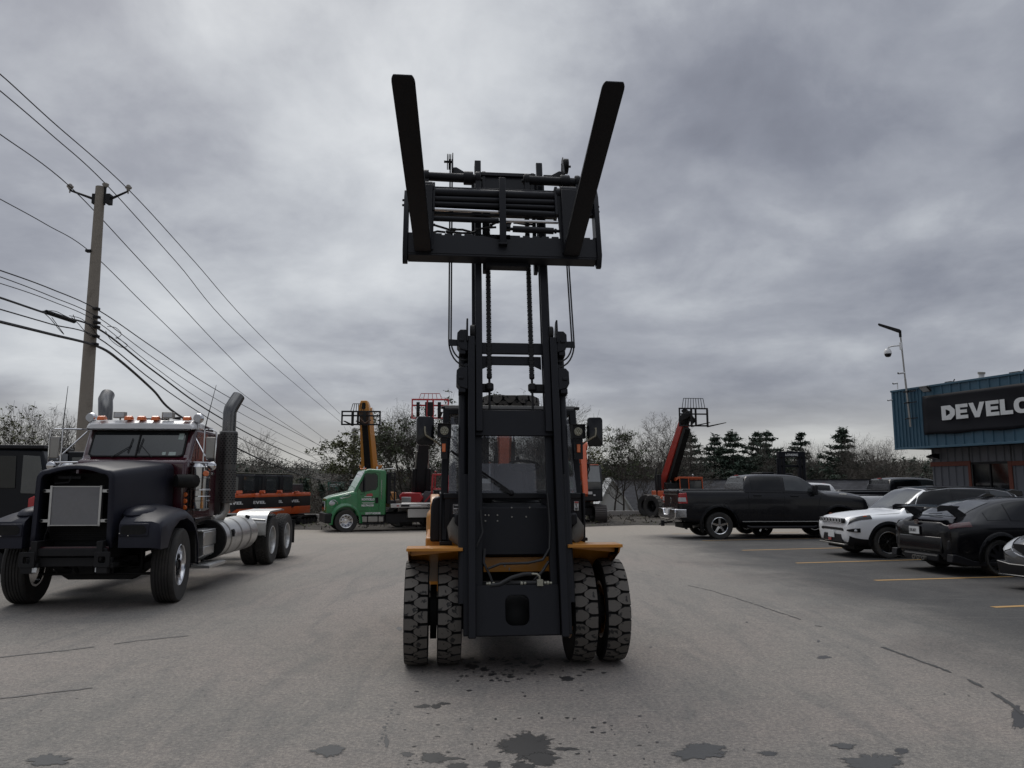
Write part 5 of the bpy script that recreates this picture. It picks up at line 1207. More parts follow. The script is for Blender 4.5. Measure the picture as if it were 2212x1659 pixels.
# local: +x forward, near side is +y (left of the car) ; front axle at 2.64
org = near - fw*2.64 - lf*.78
jp = thing('crossover_car', 'white crossover with black roof, seven-slot grille and black wheel arches, nose to the left', 'car', org, jp_rz)
st = [(-.86, .76, .50, .92, .72, .60, 1.02, .0), (-.80, .87, .38, 1.02, .82, .66, 1.26, .01), (-.60, .91, .32, 1.08, .86, .66, 1.50, .02), (-.3, .93, .30, 1.09, .87, .66, 1.575, .02), (.3, .935, .29, 1.08, .88, .665, 1.615, .03), (1.0, .935, .28, 1.06, .88, .67, 1.625, .03),
      (1.45, .935, .28, 1.04, .88, .675, 1.60, .03), (1.62, .935, .28, 1.035, .88, .69, 1.55, .03), (2.0, .935, .28, 1.025, .87, .75, 1.29, .03), (2.25, .935, .28, 1.02, .86, .79, 1.095, .03), (2.34, .935, .28, 1.01, .85, .78, 1.065, .04), (2.8, .93, .28, .99, .83, .72, 1.035, .04),
      (3.2, .91, .29, .955, .80, .68, .985, .035), (3.40, .87, .32, .90, .76, .62, .93, .02), (3.50, .80, .36, .82, .70, .54, .85, .01), (3.535, .70, .42, .72, .62, .46, .76, .0)]
jb = Body(st, .16); jbd = jb.mesh(90, ((0, .36, .42), (2.64, .36, .42)), 'body', [WH, M['rubber_black']], jp)
jb.screen('windscreen', M['tint_grey'], jp, 1.60, 2.24, 6.75)
jb.screen('roof', M['gloss_black'], jp, -.62, 1.56, 6.0, .005, 20, 20)
for sd in (-1, 1):
    jb.patch('pillar_trim', M['gloss_black'], jp, -.60, 2.16, 5.02, 6.0, sd, .004, 30)
    jb.patch('side_window', M['tint'], jp, 1.05, 1.86, 5.12, 5.88, sd, .008); jb.patch('side_window', M['tint'], jp, .12, .98, 5.12, 5.88, sd, .008); jb.patch('side_window', M['tint_grey'], jp, -.48, .02, 5.22, 5.88, sd, .008)
    jb.line([(1.98, 5.25), (1.80, 5.9), (1.62, 6.02), (1.0, 6.0), (.4, 6.0), (-.1, 5.98), (-.42, 5.90), (-.56, 5.6)], .008, sd, .008).build('window_trim', M['chrome'], jp, 0)
    jb.line([(1.50, 6.5), (1.40, 6.4), (.6, 6.4), (-.30, 6.4), (-.42, 6.5)], .016, sd, .035).build('roof_rail', M['gloss_black'], jp, 0)
    arch_trim(jb, jbd, 0, .36, .42, M['black_trim'], .07, .02); arch_trim(jb, jbd, 2.64, .36, .42, M['black_trim'], .07, .02)
    jb.patch('sill_cladding', M['black_trim'], jbd, .42, 2.24, 1.4, 2.25, sd, .012)
    jb.patch('bumper_cladding', M['black_trim'], jbd, 3.0, 3.50, 1.0, 1.95, sd, .012, 10, 4)
    mb = MB(); p = jb.pt(1.80, 5.0, sd); mb.sphere((p.x-.02, p.y+sd*.16, p.z+.08), .12, 14, 8, (.7, 1, .65)); mb.bar(p, (p.x-.02, p.y+sd*.12, p.z+.03), .04, .04); mb.build('mirror', M['gloss_black'], jp, 0)
    mb = MB(); mb.tube([jb.pt(x, v, sd, .001) for x, v in ((2.02, 4.9), (2.02, 4.0), (2.06, 3.0), (2.10, 2.4))], .005, 4); mb.tube([jb.pt(x, v, sd, .001) for x, v in ((1.02, 4.9), (1.02, 4.0), (1.02, 3.0), (1.02, 2.4))], .005, 4); mb.tube([jb.pt(x, v, sd, .001) for x, v in ((2.30, 5.6), (2.8, 5.1), (3.2, 5.0), (3.42, 5.3))], .004, 4); mb.build('door_gap', M['rubber_black'], jbd, 0)
    for x in (1.12, .20): p = jb.pt(x+.1, 4.2, sd, .015); mb = MB(); mb.box(p, (.2, .025, .03)); mb.build('door_handle', WH, jbd, .006)
    jb.patch('headlight', mat('smoked_lamp', (.022, .023, .026), .25, spec=.25, dirt=0), jp, 3.0, 3.52, 4.10, 5.0, sd, .012, 12, 4, xf=lambda u, v: 3.02-.0*v+(.50-.06*v)*u)
    p = jb.pt(3.15, 4.65, sd, .012); mb = MB(); mb.sphere(p, .03, 8, 6, (1.8, .4, .8)); mb.build('side_marker', M['orange_lens'], jp, 0)
    fg = jb.patch('fog_pocket', M['black_trim'], jp, 3.30, 3.53, 2.55, 2.95, sd, .012)
    mb = MB(); mb.sphere(jb.pt(3.40, 2.7, sd, .02), .035, 10, 6); mb.build('fog_lamp', M['clear_lens'], fg, 0)
    for x in (0, 2.64): wheel(jp, x, sd*.80, .36, .36, .225, .245, 'split', 'smoke_chrome', 5, axis='y', out=sd, roll=x+.3)
mb = MB(); mb.prism([(-.58, .795), (.58, .795), (.64, .86), (.60, .90), (-.60, .90), (-.64, .86)], 'x', 3.50, 3.565); gr = mb.build('grille', M['black_trim'], jp, .01)
for k in range(7):
    y = -.46+.92*k/6; mb = MB(); mb.plate_hole([(y+a, b_) for a, b_ in rrect(-.058, .058, .798, .897, .025, 4)], [(y+a, b_) for a, b_ in rrect(-.046, .046, .81, .885, .02, 4)], 'x', 3.562, 3.575); mb.build('grille_slot', M['white_paint'], gr, 0)
mb = MB(); mb.prism([(-.5, .68), (.5, .68), (.56, .66), (.55, .61), (.4, .62), (-.4, .62), (-.55, .61), (-.56, .66)], 'x', 3.48, 3.548); mb.prism([(-.50, .36), (-.42, .53), (.42, .53), (.50, .36)], 'x', 3.50, 3.55); mb.build('air_intake', M['black_trim'], jp, .008)
mb = MB(); mb.box((3.53, 0, .30), (.10, 1.30, .035)); mb.build('skid_trim', M['steel'], jp, .01)
mb = MB(); mb.box((3.562, -.02, .52), (.014, .31, .16)); npp = mb.build('number_plate', M['letter'], jp, .003)
mb = MB(); mb.box((3.562, -.10, .395), (.014, .16, .06)); mb.build('dealer_tag', M['red_lens'], npp, .003)
mb = MB(); mb.prism([(0, 1.40), (-.82, 1.44), (-.80, 1.56), (-.55, 1.60)], 'y', -.62, .62); mb.xf(Matrix.Translation((-.05, 0, -.02))); mb.build('rear_spoiler', M['gloss_black'], jp, .02)
mb = MB(); mb.box((1.35, 0, .25), (4.0, 1.3, .12)); mb.build('underbody', M['rubber_black'], jp, 0)
mb = MB(); mb.bar((2.24, .25, 1.15), (2.05, .62, 1.24), .012, .012); mb.build('wiper', M['black_trim'], jp, 0)

# ---------------- black hatchback with a big rear wing, tail to the left
cv_rz = 8; hd = R_(cv_rz); fw = Vector((math.cos(hd), math.sin(hd), 0)); lf = Vector((-math.sin(hd), math.cos(hd), 0)); near = Vector((9.08, 14.7, 0))
cvt = thing('hatchback_car', 'glossy black hatchback with a tall rear wing, its tail and number plate towards the camera', 'car', near + lf*.79, cv_rz)
GB = M['gloss_black']
st = [(-.98, .60, .42, .80, .56, .50, .88, .0), (-.94, .80, .30, .90, .74, .62, .97, .0), (-.82, .88, .24, .95, .82, .66, 1.03, .01), (-.55, .915, .22, .97, .86, .68, 1.09, .02), (-.25, .93, .21, .98, .87, .66, 1.22, .03), (.25, .93, .20, .98, .87, .62, 1.37, .03), (.8, .92, .19, .965, .865, .62, 1.43, .03), (1.3, .915, .19, .95, .86, .62, 1.41, .03), (1.6, .915, .19, .94, .86, .64, 1.34, .03),
      (2.1, .915, .19, .93, .85, .74, 1.06, .03), (2.25, .915, .19, .92, .84, .76, .99, .03), (2.9, .915, .19, .86, .81, .70, .90, .03), (3.3, .88, .20, .78, .76, .62, .80, .02), (3.5, .78, .24, .68, .66, .5, .70, 0)]
cb_ = Body(st, .12); cbd = cb_.mesh(80, ((0, .34, .40), (2.70, .34, .40)), 'body', [GB, M['rubber_black']], cvt)
cb_.screen('rear_window', M['tint_grey'], cvt, -.62, .12, 6.85); cb_.screen('windscreen', M['tint_grey'], cvt, 1.5, 2.1, 6.85)
for sd in (-1, 1):
    cb_.patch('side_window', M['tint'], cvt, .30, 1.02, 5.12, 5.86, sd); cb_.patch('side_window', M['tint'], cvt, 1.08, 1.90, 5.12, 5.86, sd); cb_.patch('side_window', M['tint'], cvt, -.18, .24, 5.18, 5.7, sd)
    arch_trim(cb_, cbd, 0, .34, .40, M['charcoal'], .07, .035); arch_trim(cb_, cbd, 2.7, .34, .40, M['charcoal'], .07, .035)
    for x in (0, 2.70): wheel(cvt, x, sd*.80, .33, .33, .235, .255, 'spoke', 'black_trim', 10, axis='y', out=sd)
    # wing end: swept upright fin and outer blade
    mb = MB(); mb.prism([(-.62, .0), (-.30, .0), (-.72, .26), (-.92, .24)], 'y', *sorted((sd*.60, sd*.635))); mb.xf(Matrix.Translation((0, 0, 1.04))); fin = mb.build('wing_support', GB, cvt, .008)
    cb_.patch('tail_light', mat('smoked_red', (.06, .006, .008), .15, coat=.5, dirt=0), cvt, -.93, -.55, lambda x: 4.3, lambda x: 5.2, sd, .010)
    mb = MB(); mb.bx(-.955, -.80, *sorted((sd*.50, sd*.80)), .46, .66); mb.build('vent_mesh', M['black_trim'], cvt, .03)
    mb = MB(); mb.box((.60, sd*.935, .80), (.2, .02, .03)); mb.build('door_handle', GB, cbd, .005)
    mb = MB(); mb.tube([cb_.pt(x, v, sd, .001) for x, v in ((1.05, 5.9), (1.05, 5), (1.05, 4), (1.05, 3), (1.08, 2.3))], .004, 4); mb.tube([cb_.pt(x, v, sd, .001) for x, v in ((.22, 4.9), (.36, 4), (.44, 3.2), (.46, 2.4))], .004, 4); mb.build('door_gap', M['rubber_black'], cbd, 0)
    mb = MB(); mb.prism([(-1.0, .26), (-.98, .40), (-.90, .40), (-.55, .28), (.5, .22), (.5, .18), (-.6, .18)], 'y', *sorted((sd*.74, sd*.90))); mb.build('bumper_splitter', M['black_trim'], cvt, .01)
mb = MB(); mb.loft([[(-1.02+.02*abs(y)**2*.5, y, 1.25-.02*abs(y)), (-.72, y, 1.285-.02*abs(y)), (-.72, y, 1.30-.02*abs(y)), (-1.02, y, 1.265-.02*abs(y))] for y in (-.66, -.4, 0, .4, .66)])
wg = mb.build('rear_wing', GB, cvt, .004)
for sd in (-1, 1): mb = MB(); mb.prism([(-1.06, 1.18), (-.66, 1.22), (-.60, 1.28), (-1.0, 1.30), (-1.06, 1.27)], 'y', *sorted((sd*.66, sd*.685))); mb.build('wing_endplate', GB, wg, .004)
mb = MB(); mb.prism([(.35, 1.44), (.52, 1.52), (.60, 1.51), (.75, 1.455)], 'y', -.02, .02); mb.build('aerial_fin', GB, cvt, .006)
mb = MB(); mb.prism([(-.985, .40), (-1.01, .42), (-1.01, .50), (-.985, .70), (-.95, .70), (-.9, .40)], 'y', -.62, .62); mb.build('rear_bumper', GB, cvt, .02)
mb = MB(); mb.prism([(-.99, .24), (-1.0, .34), (-.96, .40), (-.7, .40), (-.7, .24)], 'y', -.50, .50); mb.build('rear_diffuser', M['black_trim'], cvt, .02)
mb = MB()
for y in (-.14, 0, .14): mb.lathe([(.028, -.03), (.040, -.03), (.040, .1), (.028, .1)], (-1.02, y, .28), 'x', 20)
mb.build('exhaust_tip', M['steel'], cvt, 0)
mb = MB(); mb.box((-.995, .12, .80), (.02, .33, .17)); fr_ = mb.build('plate_frame', M['black_trim'], cvt, .006)
mb = MB(); mb.box((-1.007, .12, .80), (.008, .30, .14)); npl = mb.build('number_plate', M['letter'], cvt, 0)
text(npl, 'plate_number', 'LFK-8471', .085, (-1.0125, .255, .768), (90, 0, -90), M['letter_black'], .002, .62, 'LEFT', .001)
def h_badge(par, x, y, z, s_, d, m1):
    mb = MB(); mb.plate_hole([(y+a, z+b_) for a, b_ in rrect(-s_, s_, -s_*.85, s_*.85, s_*.4)], [(y+a, z+b_) for a, b_ in rrect(-s_*.82, s_*.82, -s_*.68, s_*.68, s_*.3)], 'x', *sorted((x, x+d*.008)))
    q = [(-.55, .68), (-.30, .68), (-.22, .12), (.22, .12), (.30, .68), (.55, .68), (.42, -.68), (.20, -.68), (.22, -.14), (-.22, -.14), (-.20, -.68), (-.42, -.68)]
    mb.prism([(y+a*s_, z+b_*s_) for a, b_ in q], 'x', *sorted((x, x+d*.008))); return mb.build('emblem', m1, par, 0)
mb = MB(); mb.box((-.985, .06, .965), (.02, .10, .08)); eb = mb.build('badge_plinth', mat('dark_red', (.07, .008, .008), .4), cvt, .01); h_badge(eb, -.996, .06, .965, .05, -1, M['chrome'])
mb = MB(); mb.box((1.35, 0, .2), (3.8, 1.2, .1)); mb.build('underbody', M['rubber_black'], cvt, 0)
mb = MB(); mb.bar((-.66, .12, 1.115), (-.62, -.20, 1.13), .015, .012); mb.build('wiper', M['black_trim'], cvt, 0)

# ---------------- grey saloon cut by the right edge of the picture, nose to the left
GS = mat('grey_metallic', (.10, .102, .105), .25, metal=.5, coat=.8, dirt=.1)
sd_rz = 180+16; nose = gnd(2172, 1262)
hd = R_(sd_rz); fw = Vector((math.cos(hd), math.sin(hd), 0)); lf = Vector((-math.sin(hd), math.cos(hd), 0))
sal = thing('saloon_car', 'grey saloon cut by the right edge, with chrome-edged grille and amber number plate', 'car', Vector((8.36, 12.35, 0)) - fw*3.72 , sd_rz)
st = [(-1.0, .70, .40, .85, .66, .5, .95, .0), (-.9, .86, .30, .95, .80, .66, 1.04, .0), (-.4, .91, .22, .98, .85, .66, 1.12, .02), (.2, .925, .2, .97, .86, .62, 1.36, .03), (.9, .925, .2, .96, .86, .62, 1.43, .03), (1.5, .925, .2, .95, .86, .63, 1.37, .03), (2.1, .925, .2, .93, .85, .74, 1.08, .03), (2.3, .925, .2, .92, .84, .76, .99, .04),
      (2.9, .92, .2, .87, .81, .70, .93, .05), (3.3, .90, .2, .80, .78, .64, .86, .04), (3.55, .84, .22, .70, .72, .56, .78, .02), (3.68, .72, .26, .60, .62, .46, .70, .01), (3.72, .55, .32, .52, .48, .36, .62, .0)]
sb = Body(st, .12); sbd = sb.mesh(80, ((0, .33, .39), (2.75, .33, .39)), 'body', [GS, M['rubber_black']], sal)
sb.screen('windscreen', M['tint_grey'], sal, 1.5, 2.22, 6.85)
for s_ in (-1, 1):
    sb.patch('side_window', M['tint'], sal, .3, 1.0, 5.12, 5.86, s_); sb.patch('side_window', M['tint'], sal, 1.08, 1.9, 5.12, 5.86, s_)
    for x in (0, 2.75): wheel(sal, x, s_*.79, .33, .33, .225, .22, 'spoke', 'steel', 7, axis='y', out=s_)
    sb.patch('headlight', M['clear_lens'], sal, 3.3, 3.66, 4.1, 5.4, s_, .010, 10, 5)
    mb = MB(); mb.box((3.60, s_*.66, .38), (.10, .26, .10), (0, 0, s_*-25)); mb.build('fog_pocket', M['black_trim'], sal, .02)
def bow(x, ys, zt, dz, dx=.06): return [(x - dx*(y/.6)**2, y, zt - dz*(1-(y/.56)**2)) for y in ys]
mb = MB(); ys = [-.56+.07*k for k in range(17)]
mb.loft([[(3.76-.09*(y/.56)**2, y, .72), (3.76-.09*(y/.56)**2, y, .60-.07*(1-(y/.56)**2)), (3.60, y, .60-.07*(1-(y/.56)**2)), (3.60, y, .72)] for y in ys]); gr = mb.build('grille', M['black_trim'], sal, 0)
mb = MB(); mb.tube([(3.765-.09*(y/.56)**2, y, .595-.075*(1-(y/.56)**4)) for y in ys] , .014, 6); mb.tube([(3.68, .56, .60), (3.66, .60, .66), (3.64, .58, .73)], .013, 6); mb.tube([(3.68, -.56, .60), (3.66, -.60, .66), (3.64, -.58, .73)], .013, 6); mb.build('grille_surround', M['chrome'], gr, 0)
h_badge(gr, 3.765, 0.02, .635, .065, 1, M['chrome'])
mb = MB(); mb.prism([(-.84, .44), (-.6, .40), (.6, .40), (.84, .44), (.80, .22), (-.80, .22)], 'x', 3.55, 3.745); mb.prism([(3.4, .18), (3.4, .24), (3.80, .235), (3.80, .20)], 'y', -.78, .78); mb.build('front_bumper', M['gloss_black'], sal, .03)
mb = MB(); mb.box((3.752, .0, .41), (.012, .33, .17)); fr_ = mb.build('plate_frame', M['black_trim'], sal, .004)
mb = MB(); mb.box((3.76, .0, .40), (.008, .30, .12)); mb.build('number_plate', mat('amber_plate', (.45, .20, .04), .5), fr_, 0)
mb = MB(); mb.box((1.35, 0, .22), (4.2, 1.2, .1)); mb.build('underbody', M['rubber_black'], sal, 0)
# ================================================================== MACHINES further back
def track(par, x0, x1, y0, y1, z0, h, mt='rubber_black', steel=False, name='track'):   # belt along local x
    r = h/2; mb = MB(); pts = []
    for i in range(13): a = R_(90+180*i/12); pts.append((x0+r + r*math.cos(a), z0+r + r*math.sin(a)))
    for i in range(13): a = R_(-90+180*i/12); pts.append((x1-r + r*math.cos(a), z0+r + r*math.sin(a)))
    inn = [(x0+r + (p[0]-x0-r)*.80 if p[0] < x0+r else (x1-r + (p[0]-x1+r)*.80 if p[0] > x1-r else p[0]), z0+r + (p[1]-z0-r)*.80) for p in pts]
    mb.plate_hole(pts, inn, 'y', y0, y1)
    per = 2*(x1-x0-2*r) + 2*math.pi*r; n = int(per/.11); L = x1-x0-2*r
    for i in range(n):
        s = per*i/n
        if s < L: x, z, a = x0+r+s, z0+2*r, 0
        elif s < L+math.pi*r: q = (s-L)/r; x, z, a = x1-r+r*math.sin(q), z0+r+r*math.cos(q), math.degrees(q)
        elif s < 2*L+math.pi*r: x, z, a = x1-r-(s-L-math.pi*r), z0, 180
        else: q = (s-2*L-math.pi*r)/r; x, z, a = x0+r-r*math.sin(q), z0+r-r*math.cos(q), 180+math.degrees(q)
        mb.box((x, (y0+y1)/2, z), (.06, abs(y1-y0)+.01, .05), (0, a, 0))
    t = mb.build(name, M['steel_track' if steel else mt], par)
    mb = MB()
    for k in range(5): mb.disc((x0+r + L*k/4, (y0+y1)/2, z0+r*.85), r*.72, abs(y1-y0)*.8, 'y', 16)
    mb.build('roller', M['dark'], t); return t
M['steel_track'] = mat('track_steel', (.055, .048, .045), .65, dirt=.5, dcol=(.09, .08, .07), scale=3)
M['cab_black'] = mat('cab_black', (.010, .010, .012), .4, spec=.3, dirt=.2, dcol=(.05, .05, .045))
M['panel_black'] = mat('panel_black', (.013, .013, .015), .45, spec=.3, dirt=.3, dcol=(.03, .028, .026))
M['yl_sticker'] = mat('yellow_sticker', (.50, .30, .03), .5)

# compact excavators seen from behind: x to the right, y away, rear face towards the camera
def mini_excavator(name, label, loc, rz, k=1.0, cab=True, group=None, proto=None):
    t = thing(name, label, 'excavator', loc, rz, group); t.scale = (k, k, k)
    W = .345; mb = MB(); rg = []
    def plan(s_, z, bulge=0): # rounded rear outline
        pts = []
        for i in range(13):
            a = math.pi*(i/12); pts.append((-W*s_*math.copysign(abs(math.cos(a))**.9, math.cos(a)), -.75*(math.sin(a)**.8)*s_ - bulge, z))
        return pts + [(W*s_, 1.1, z), (-W*s_, 1.1, z)]
    mb.loft([plan(.96, .62), plan(1.0, .70), plan(1.0, .92), plan(.99, .98)]); body = mb.build('counterweight', M['orange'], t, 0, angle=40)
    mb = MB(); mb.loft([plan(.985, .98), plan(.99, 1.0), plan(.985, 1.42), plan(.97, 1.46)])
    mb.prism([(-.36, .72), (-.1, .72), (.10, .84), (.25, .98), (-.36, .98)], 'y', -.74, -.60)
    mb.build('engine_cover', M['panel_black'], t, 0, angle=40)
    mb = MB(); mb.loft([plan(.99, 1.46), plan(1.0, 1.48), plan(.99, 1.58), plan(.90, 1.64)]); hd_ = mb.build('bonnet', M['orange'], t, 0, angle=40)
    mb = MB(); mb.prism([(.20, 1.62), (.46, 1.64), (.42, 1.70), (.26, 1.70)], 'y', -.62, -.50); mb.build('grab_handle', M['orange'], hd_, .01)
    mb = MB(); mb.bx(-.30, -.08, -.745, -.735, 1.50, 1.57); mb.build('warning_sticker', M['yl_sticker'], hd_, 0)
    mb = MB(); mb.bx(-.36, .0, -.750, -.60, 1.345, 1.375); s1 = mb.build('red_stripe', M['red_lens'], body, 0)
    mb = MB(); mb.bx(-.16, .04, -.775, -.755, 1.335, 1.352); mb.build('white_stripe', M['letter'], body, 0)
    w = block_word('DEVEL', .125, .06); w.xf(Matrix.Translation((-.10, 0, 1.17))); w.v = [(W*math.sin(x/W), -.775*max(0, math.cos(min(1.55, x/W)))**.9 - .012 + y, z) for x, y, z in w.v]; w.build('lettering', M['letter'], body, 0)
    if cab:
        mb = MB(); x0, x1, y0, y1, z0, z1 = -.29, .32, -.35, .95, 1.5, 2.50
        c = MB().bx(x0, x1, y0, y1, z0, z1).build('cab', M['cab_black'], t, .12, seg=4)
        mb = MB(); mb.prism(rrect(x0+.08, x1-.16, 1.66, 2.36, .10), 'y', y0-.012, y0+.03); mb.build('rear_window', M['tint_grey'], c, 0)
        mb = MB(); mb.prism(rrect(y0+.15, y1-.15, 1.75, 2.36, .08), 'x', x1-.02, x1+.012); mb.build('side_window', M['tint_grey'], c, 0)
        mb = MB(); mb.bx(.0, .02, y0-.02, y0-.01, 1.68, 2.35); mb.build('window_bar', M['cab_black'], c, 0)
        mb = MB(); mb.bx(x0+.05, x1-.02, y0+.03, y1-.05, z1-.01, z1+.03); mb.build('cab_roof', mat('roof_dust', (.07, .068, .05), .7), c, .02)
        mb = MB(); mb.bx(x1-.24, x1+.02, y0-.05, y0+.1, 1.62, 1.76); mb.build('tank_cover', M['orange'], t, .04)
    else:
        mb = MB(); mb.bx(-.3, .2, .2, .5, 1.6, 2.05); mb.prism([(-.4, 1.62), (-.1, 1.62), (.0, 2.0), (-.05, 2.02)], 'y', .3, .8); mb.build('seat', M['seat'], t, .05)
    mb = MB(); mb.cyl((0, .1, .42), (0, .1, .62), .45, None, 24); mb.bx(-.5, .5, -.6, .9, .36, .52); mb.build('undercarriage', M['dark'], t, .02)
    for s_ in (-1, 1):
        T_ = track(t, -.95, 1.15, s_*.40, s_*.70, 0, .52) ; T_.rotation_euler = (0, 0, R_(90)); T_.location = (0, 0.05, 0)
    return t
ex = [(516, 37.0), (565, 38.6), (602, 40.4), (638, 42.0)]
exlab = ['orange and black compact excavator behind the maroon cab, leftmost of the four in the row', 'second orange compact excavator from the left in the row behind the tractor frame', 'third orange compact excavator from the left in the row behind the tractor frame', 'orange compact excavator without a cab, nearest the green truck in its row']
for (px, Y), lb in zip(ex, exlab):
    c = at(px, 1047, Y); i_ = ex.index((px, Y))
    mini_excavator('compact_excavator', lb, (c.x, Y, gz(c.x, Y)-.10), -8, 1.10, i_ < 3, 'compact excavators parked in a row')

# dark machine with a big black cab at the left edge
ml_ = thing('skid_loader', 'black-cabbed loader with red bodywork at the left edge, partly hidden by the tractor fender', 'loader', (at(30, 1047, 15.5).x, 15.5, 0), 12)
M['navy'] = mat('navy_black', (.003, .004, .007), .35, spec=.3, dirt=.1, dcol=(.01, .01, .012))
mb = MB(); mb.prism([(-1.2, .55), (.80, .55), (.86, 1.5), (.62, 2.38), (-1.2, 2.42)], 'y', -.45, 1.2); c = mb.build('cab', M['navy'], ml_, .06, seg=3)
mb = MB(); mb.prism([(-.9, 1.62), (.20, 1.62), (.18, 2.24), (-.85, 2.26)], 'y', -.468, -.44); mb.build('side_window', M['tint'], c, .004)
mb = MB(); mb.prism([(.30, 1.52), (.74, 1.50), (.60, 2.24), (.30, 2.26)], 'y', -.468, -.44); mb.build('side_window', M['tint_grey'], c, .004)
mb = MB(); mb.bx(-1.25, .66, -.50, 1.25, 2.38, 2.46); mb.build('roof', M['black_trim'], c, .02)
mb = MB(); mb.bx(.90, 1.75, .1, 1.1, 1.55, 2.36); dd = mb.build('door', M['navy'], ml_, .03)
mb = MB(); mb.bx(1.0, 1.62, .085, .11, 1.70, 2.24); mb.build('window', M['tint_grey'], dd, 0)
mb = MB(); mb.bx(.86, 1.7, .3, 1.1, .55, 1.56); mb.build('side_panel', M['navy'], ml_, .03)
mb = MB(); mb.prism([(.50, 1.22), (1.05, 1.25), (1.08, 1.50), (.62, 1.48), (.50, 1.42)], 'y', -.62, -.45); mb.prism([(.66, 1.22), (1.08, 1.22), (1.10, .90), (.80, .80), (.72, 1.0)], 'y', -.60, -.45)
rb = mb.build('body_panel', M['red'], ml_, .02); mb = MB(); mb.bx(.64, .82, -.628, -.615, 1.36, 1.45); mb.build('warning_sticker', M['yl_sticker'], rb, 0)
track(ml_, -1.3, 1.2, -.55, -.15, 0, .55); track(ml_, -1.3, 1.2, .9, 1.3, 0, .55)

# ---------------- green flatbed truck (x forward = to the left of the picture)
gx = at(735, 1047, 35.0).x
gt = thing('flatbed_truck', 'green flatbed recovery truck with white lettering on its door and a silver deck', 'truck', (gx-.05, 35.0+.95, gz(gx, 35)-.02), 180+20)
GR = M['green']; sc = 1.0
# local: +x forward, near side = +y ; front axle x=0
mb = MB(); rg = []
for x, w, z0, z1 in ((1.02, .60, .85, 1.35), (.98, .80, .72, 1.50), (.70, .98, .62, 1.62), (.2, 1.05, .60, 1.72), (-.35, 1.08, .60, 1.84), (-.55, 1.08, .60, 1.86)): rg.append([(x, y, z) for y, z in rrect(-w, w, z0, z1, .16)])
mb.loft(rg); hb = mb.mesh('hood', [GR])
def cutbody(me, cuts, name, mats, par):
    o = bpy.data.objects.new(name, me); COL.objects.link(o); cs = []
    for c in cuts: 
        b = o.modifiers.new('b', 'BOOLEAN'); b.object = c; b.solver = 'EXACT'; cs.append(c)
    bpy.context.view_layer.update(); nm = bpy.data.meshes.new_from_object(o.evaluated_get(bpy.context.evaluated_depsgraph_get()))
    for c in cs: bpy.data.objects.remove(c)
    bpy.data.objects.remove(o); nm.materials.clear()
    for m in mats: nm.materials.append(m)
    nm.polygons.foreach_set('material_index', [0]*len(nm.polygons)); nm.polygons.foreach_set('use_smooth', [True]*len(nm.polygons)); nm.set_sharp_from_angle(angle=R_(38)); return inst(name, nm, par)
hood = cutbody(hb, [MB().cyl((0, sd*.6, .45), (0, sd*1.4, .45), .70, None, 40).build('cut', GR) for sd in (-1, 1)], 'hood', [GR], gt)
mb = MB(); mb.prism([(-.50, .72), (-2.02, .72), (-2.08, .80), (-2.08, 2.70), (-2.0, 2.80), (-1.15, 2.84), (-.95, 2.78), (-.38, 1.85), (-.45, 1.0)], 'y', -1.06, 1.06); cb = mb.build('cab', GR, gt, .07, seg=3)
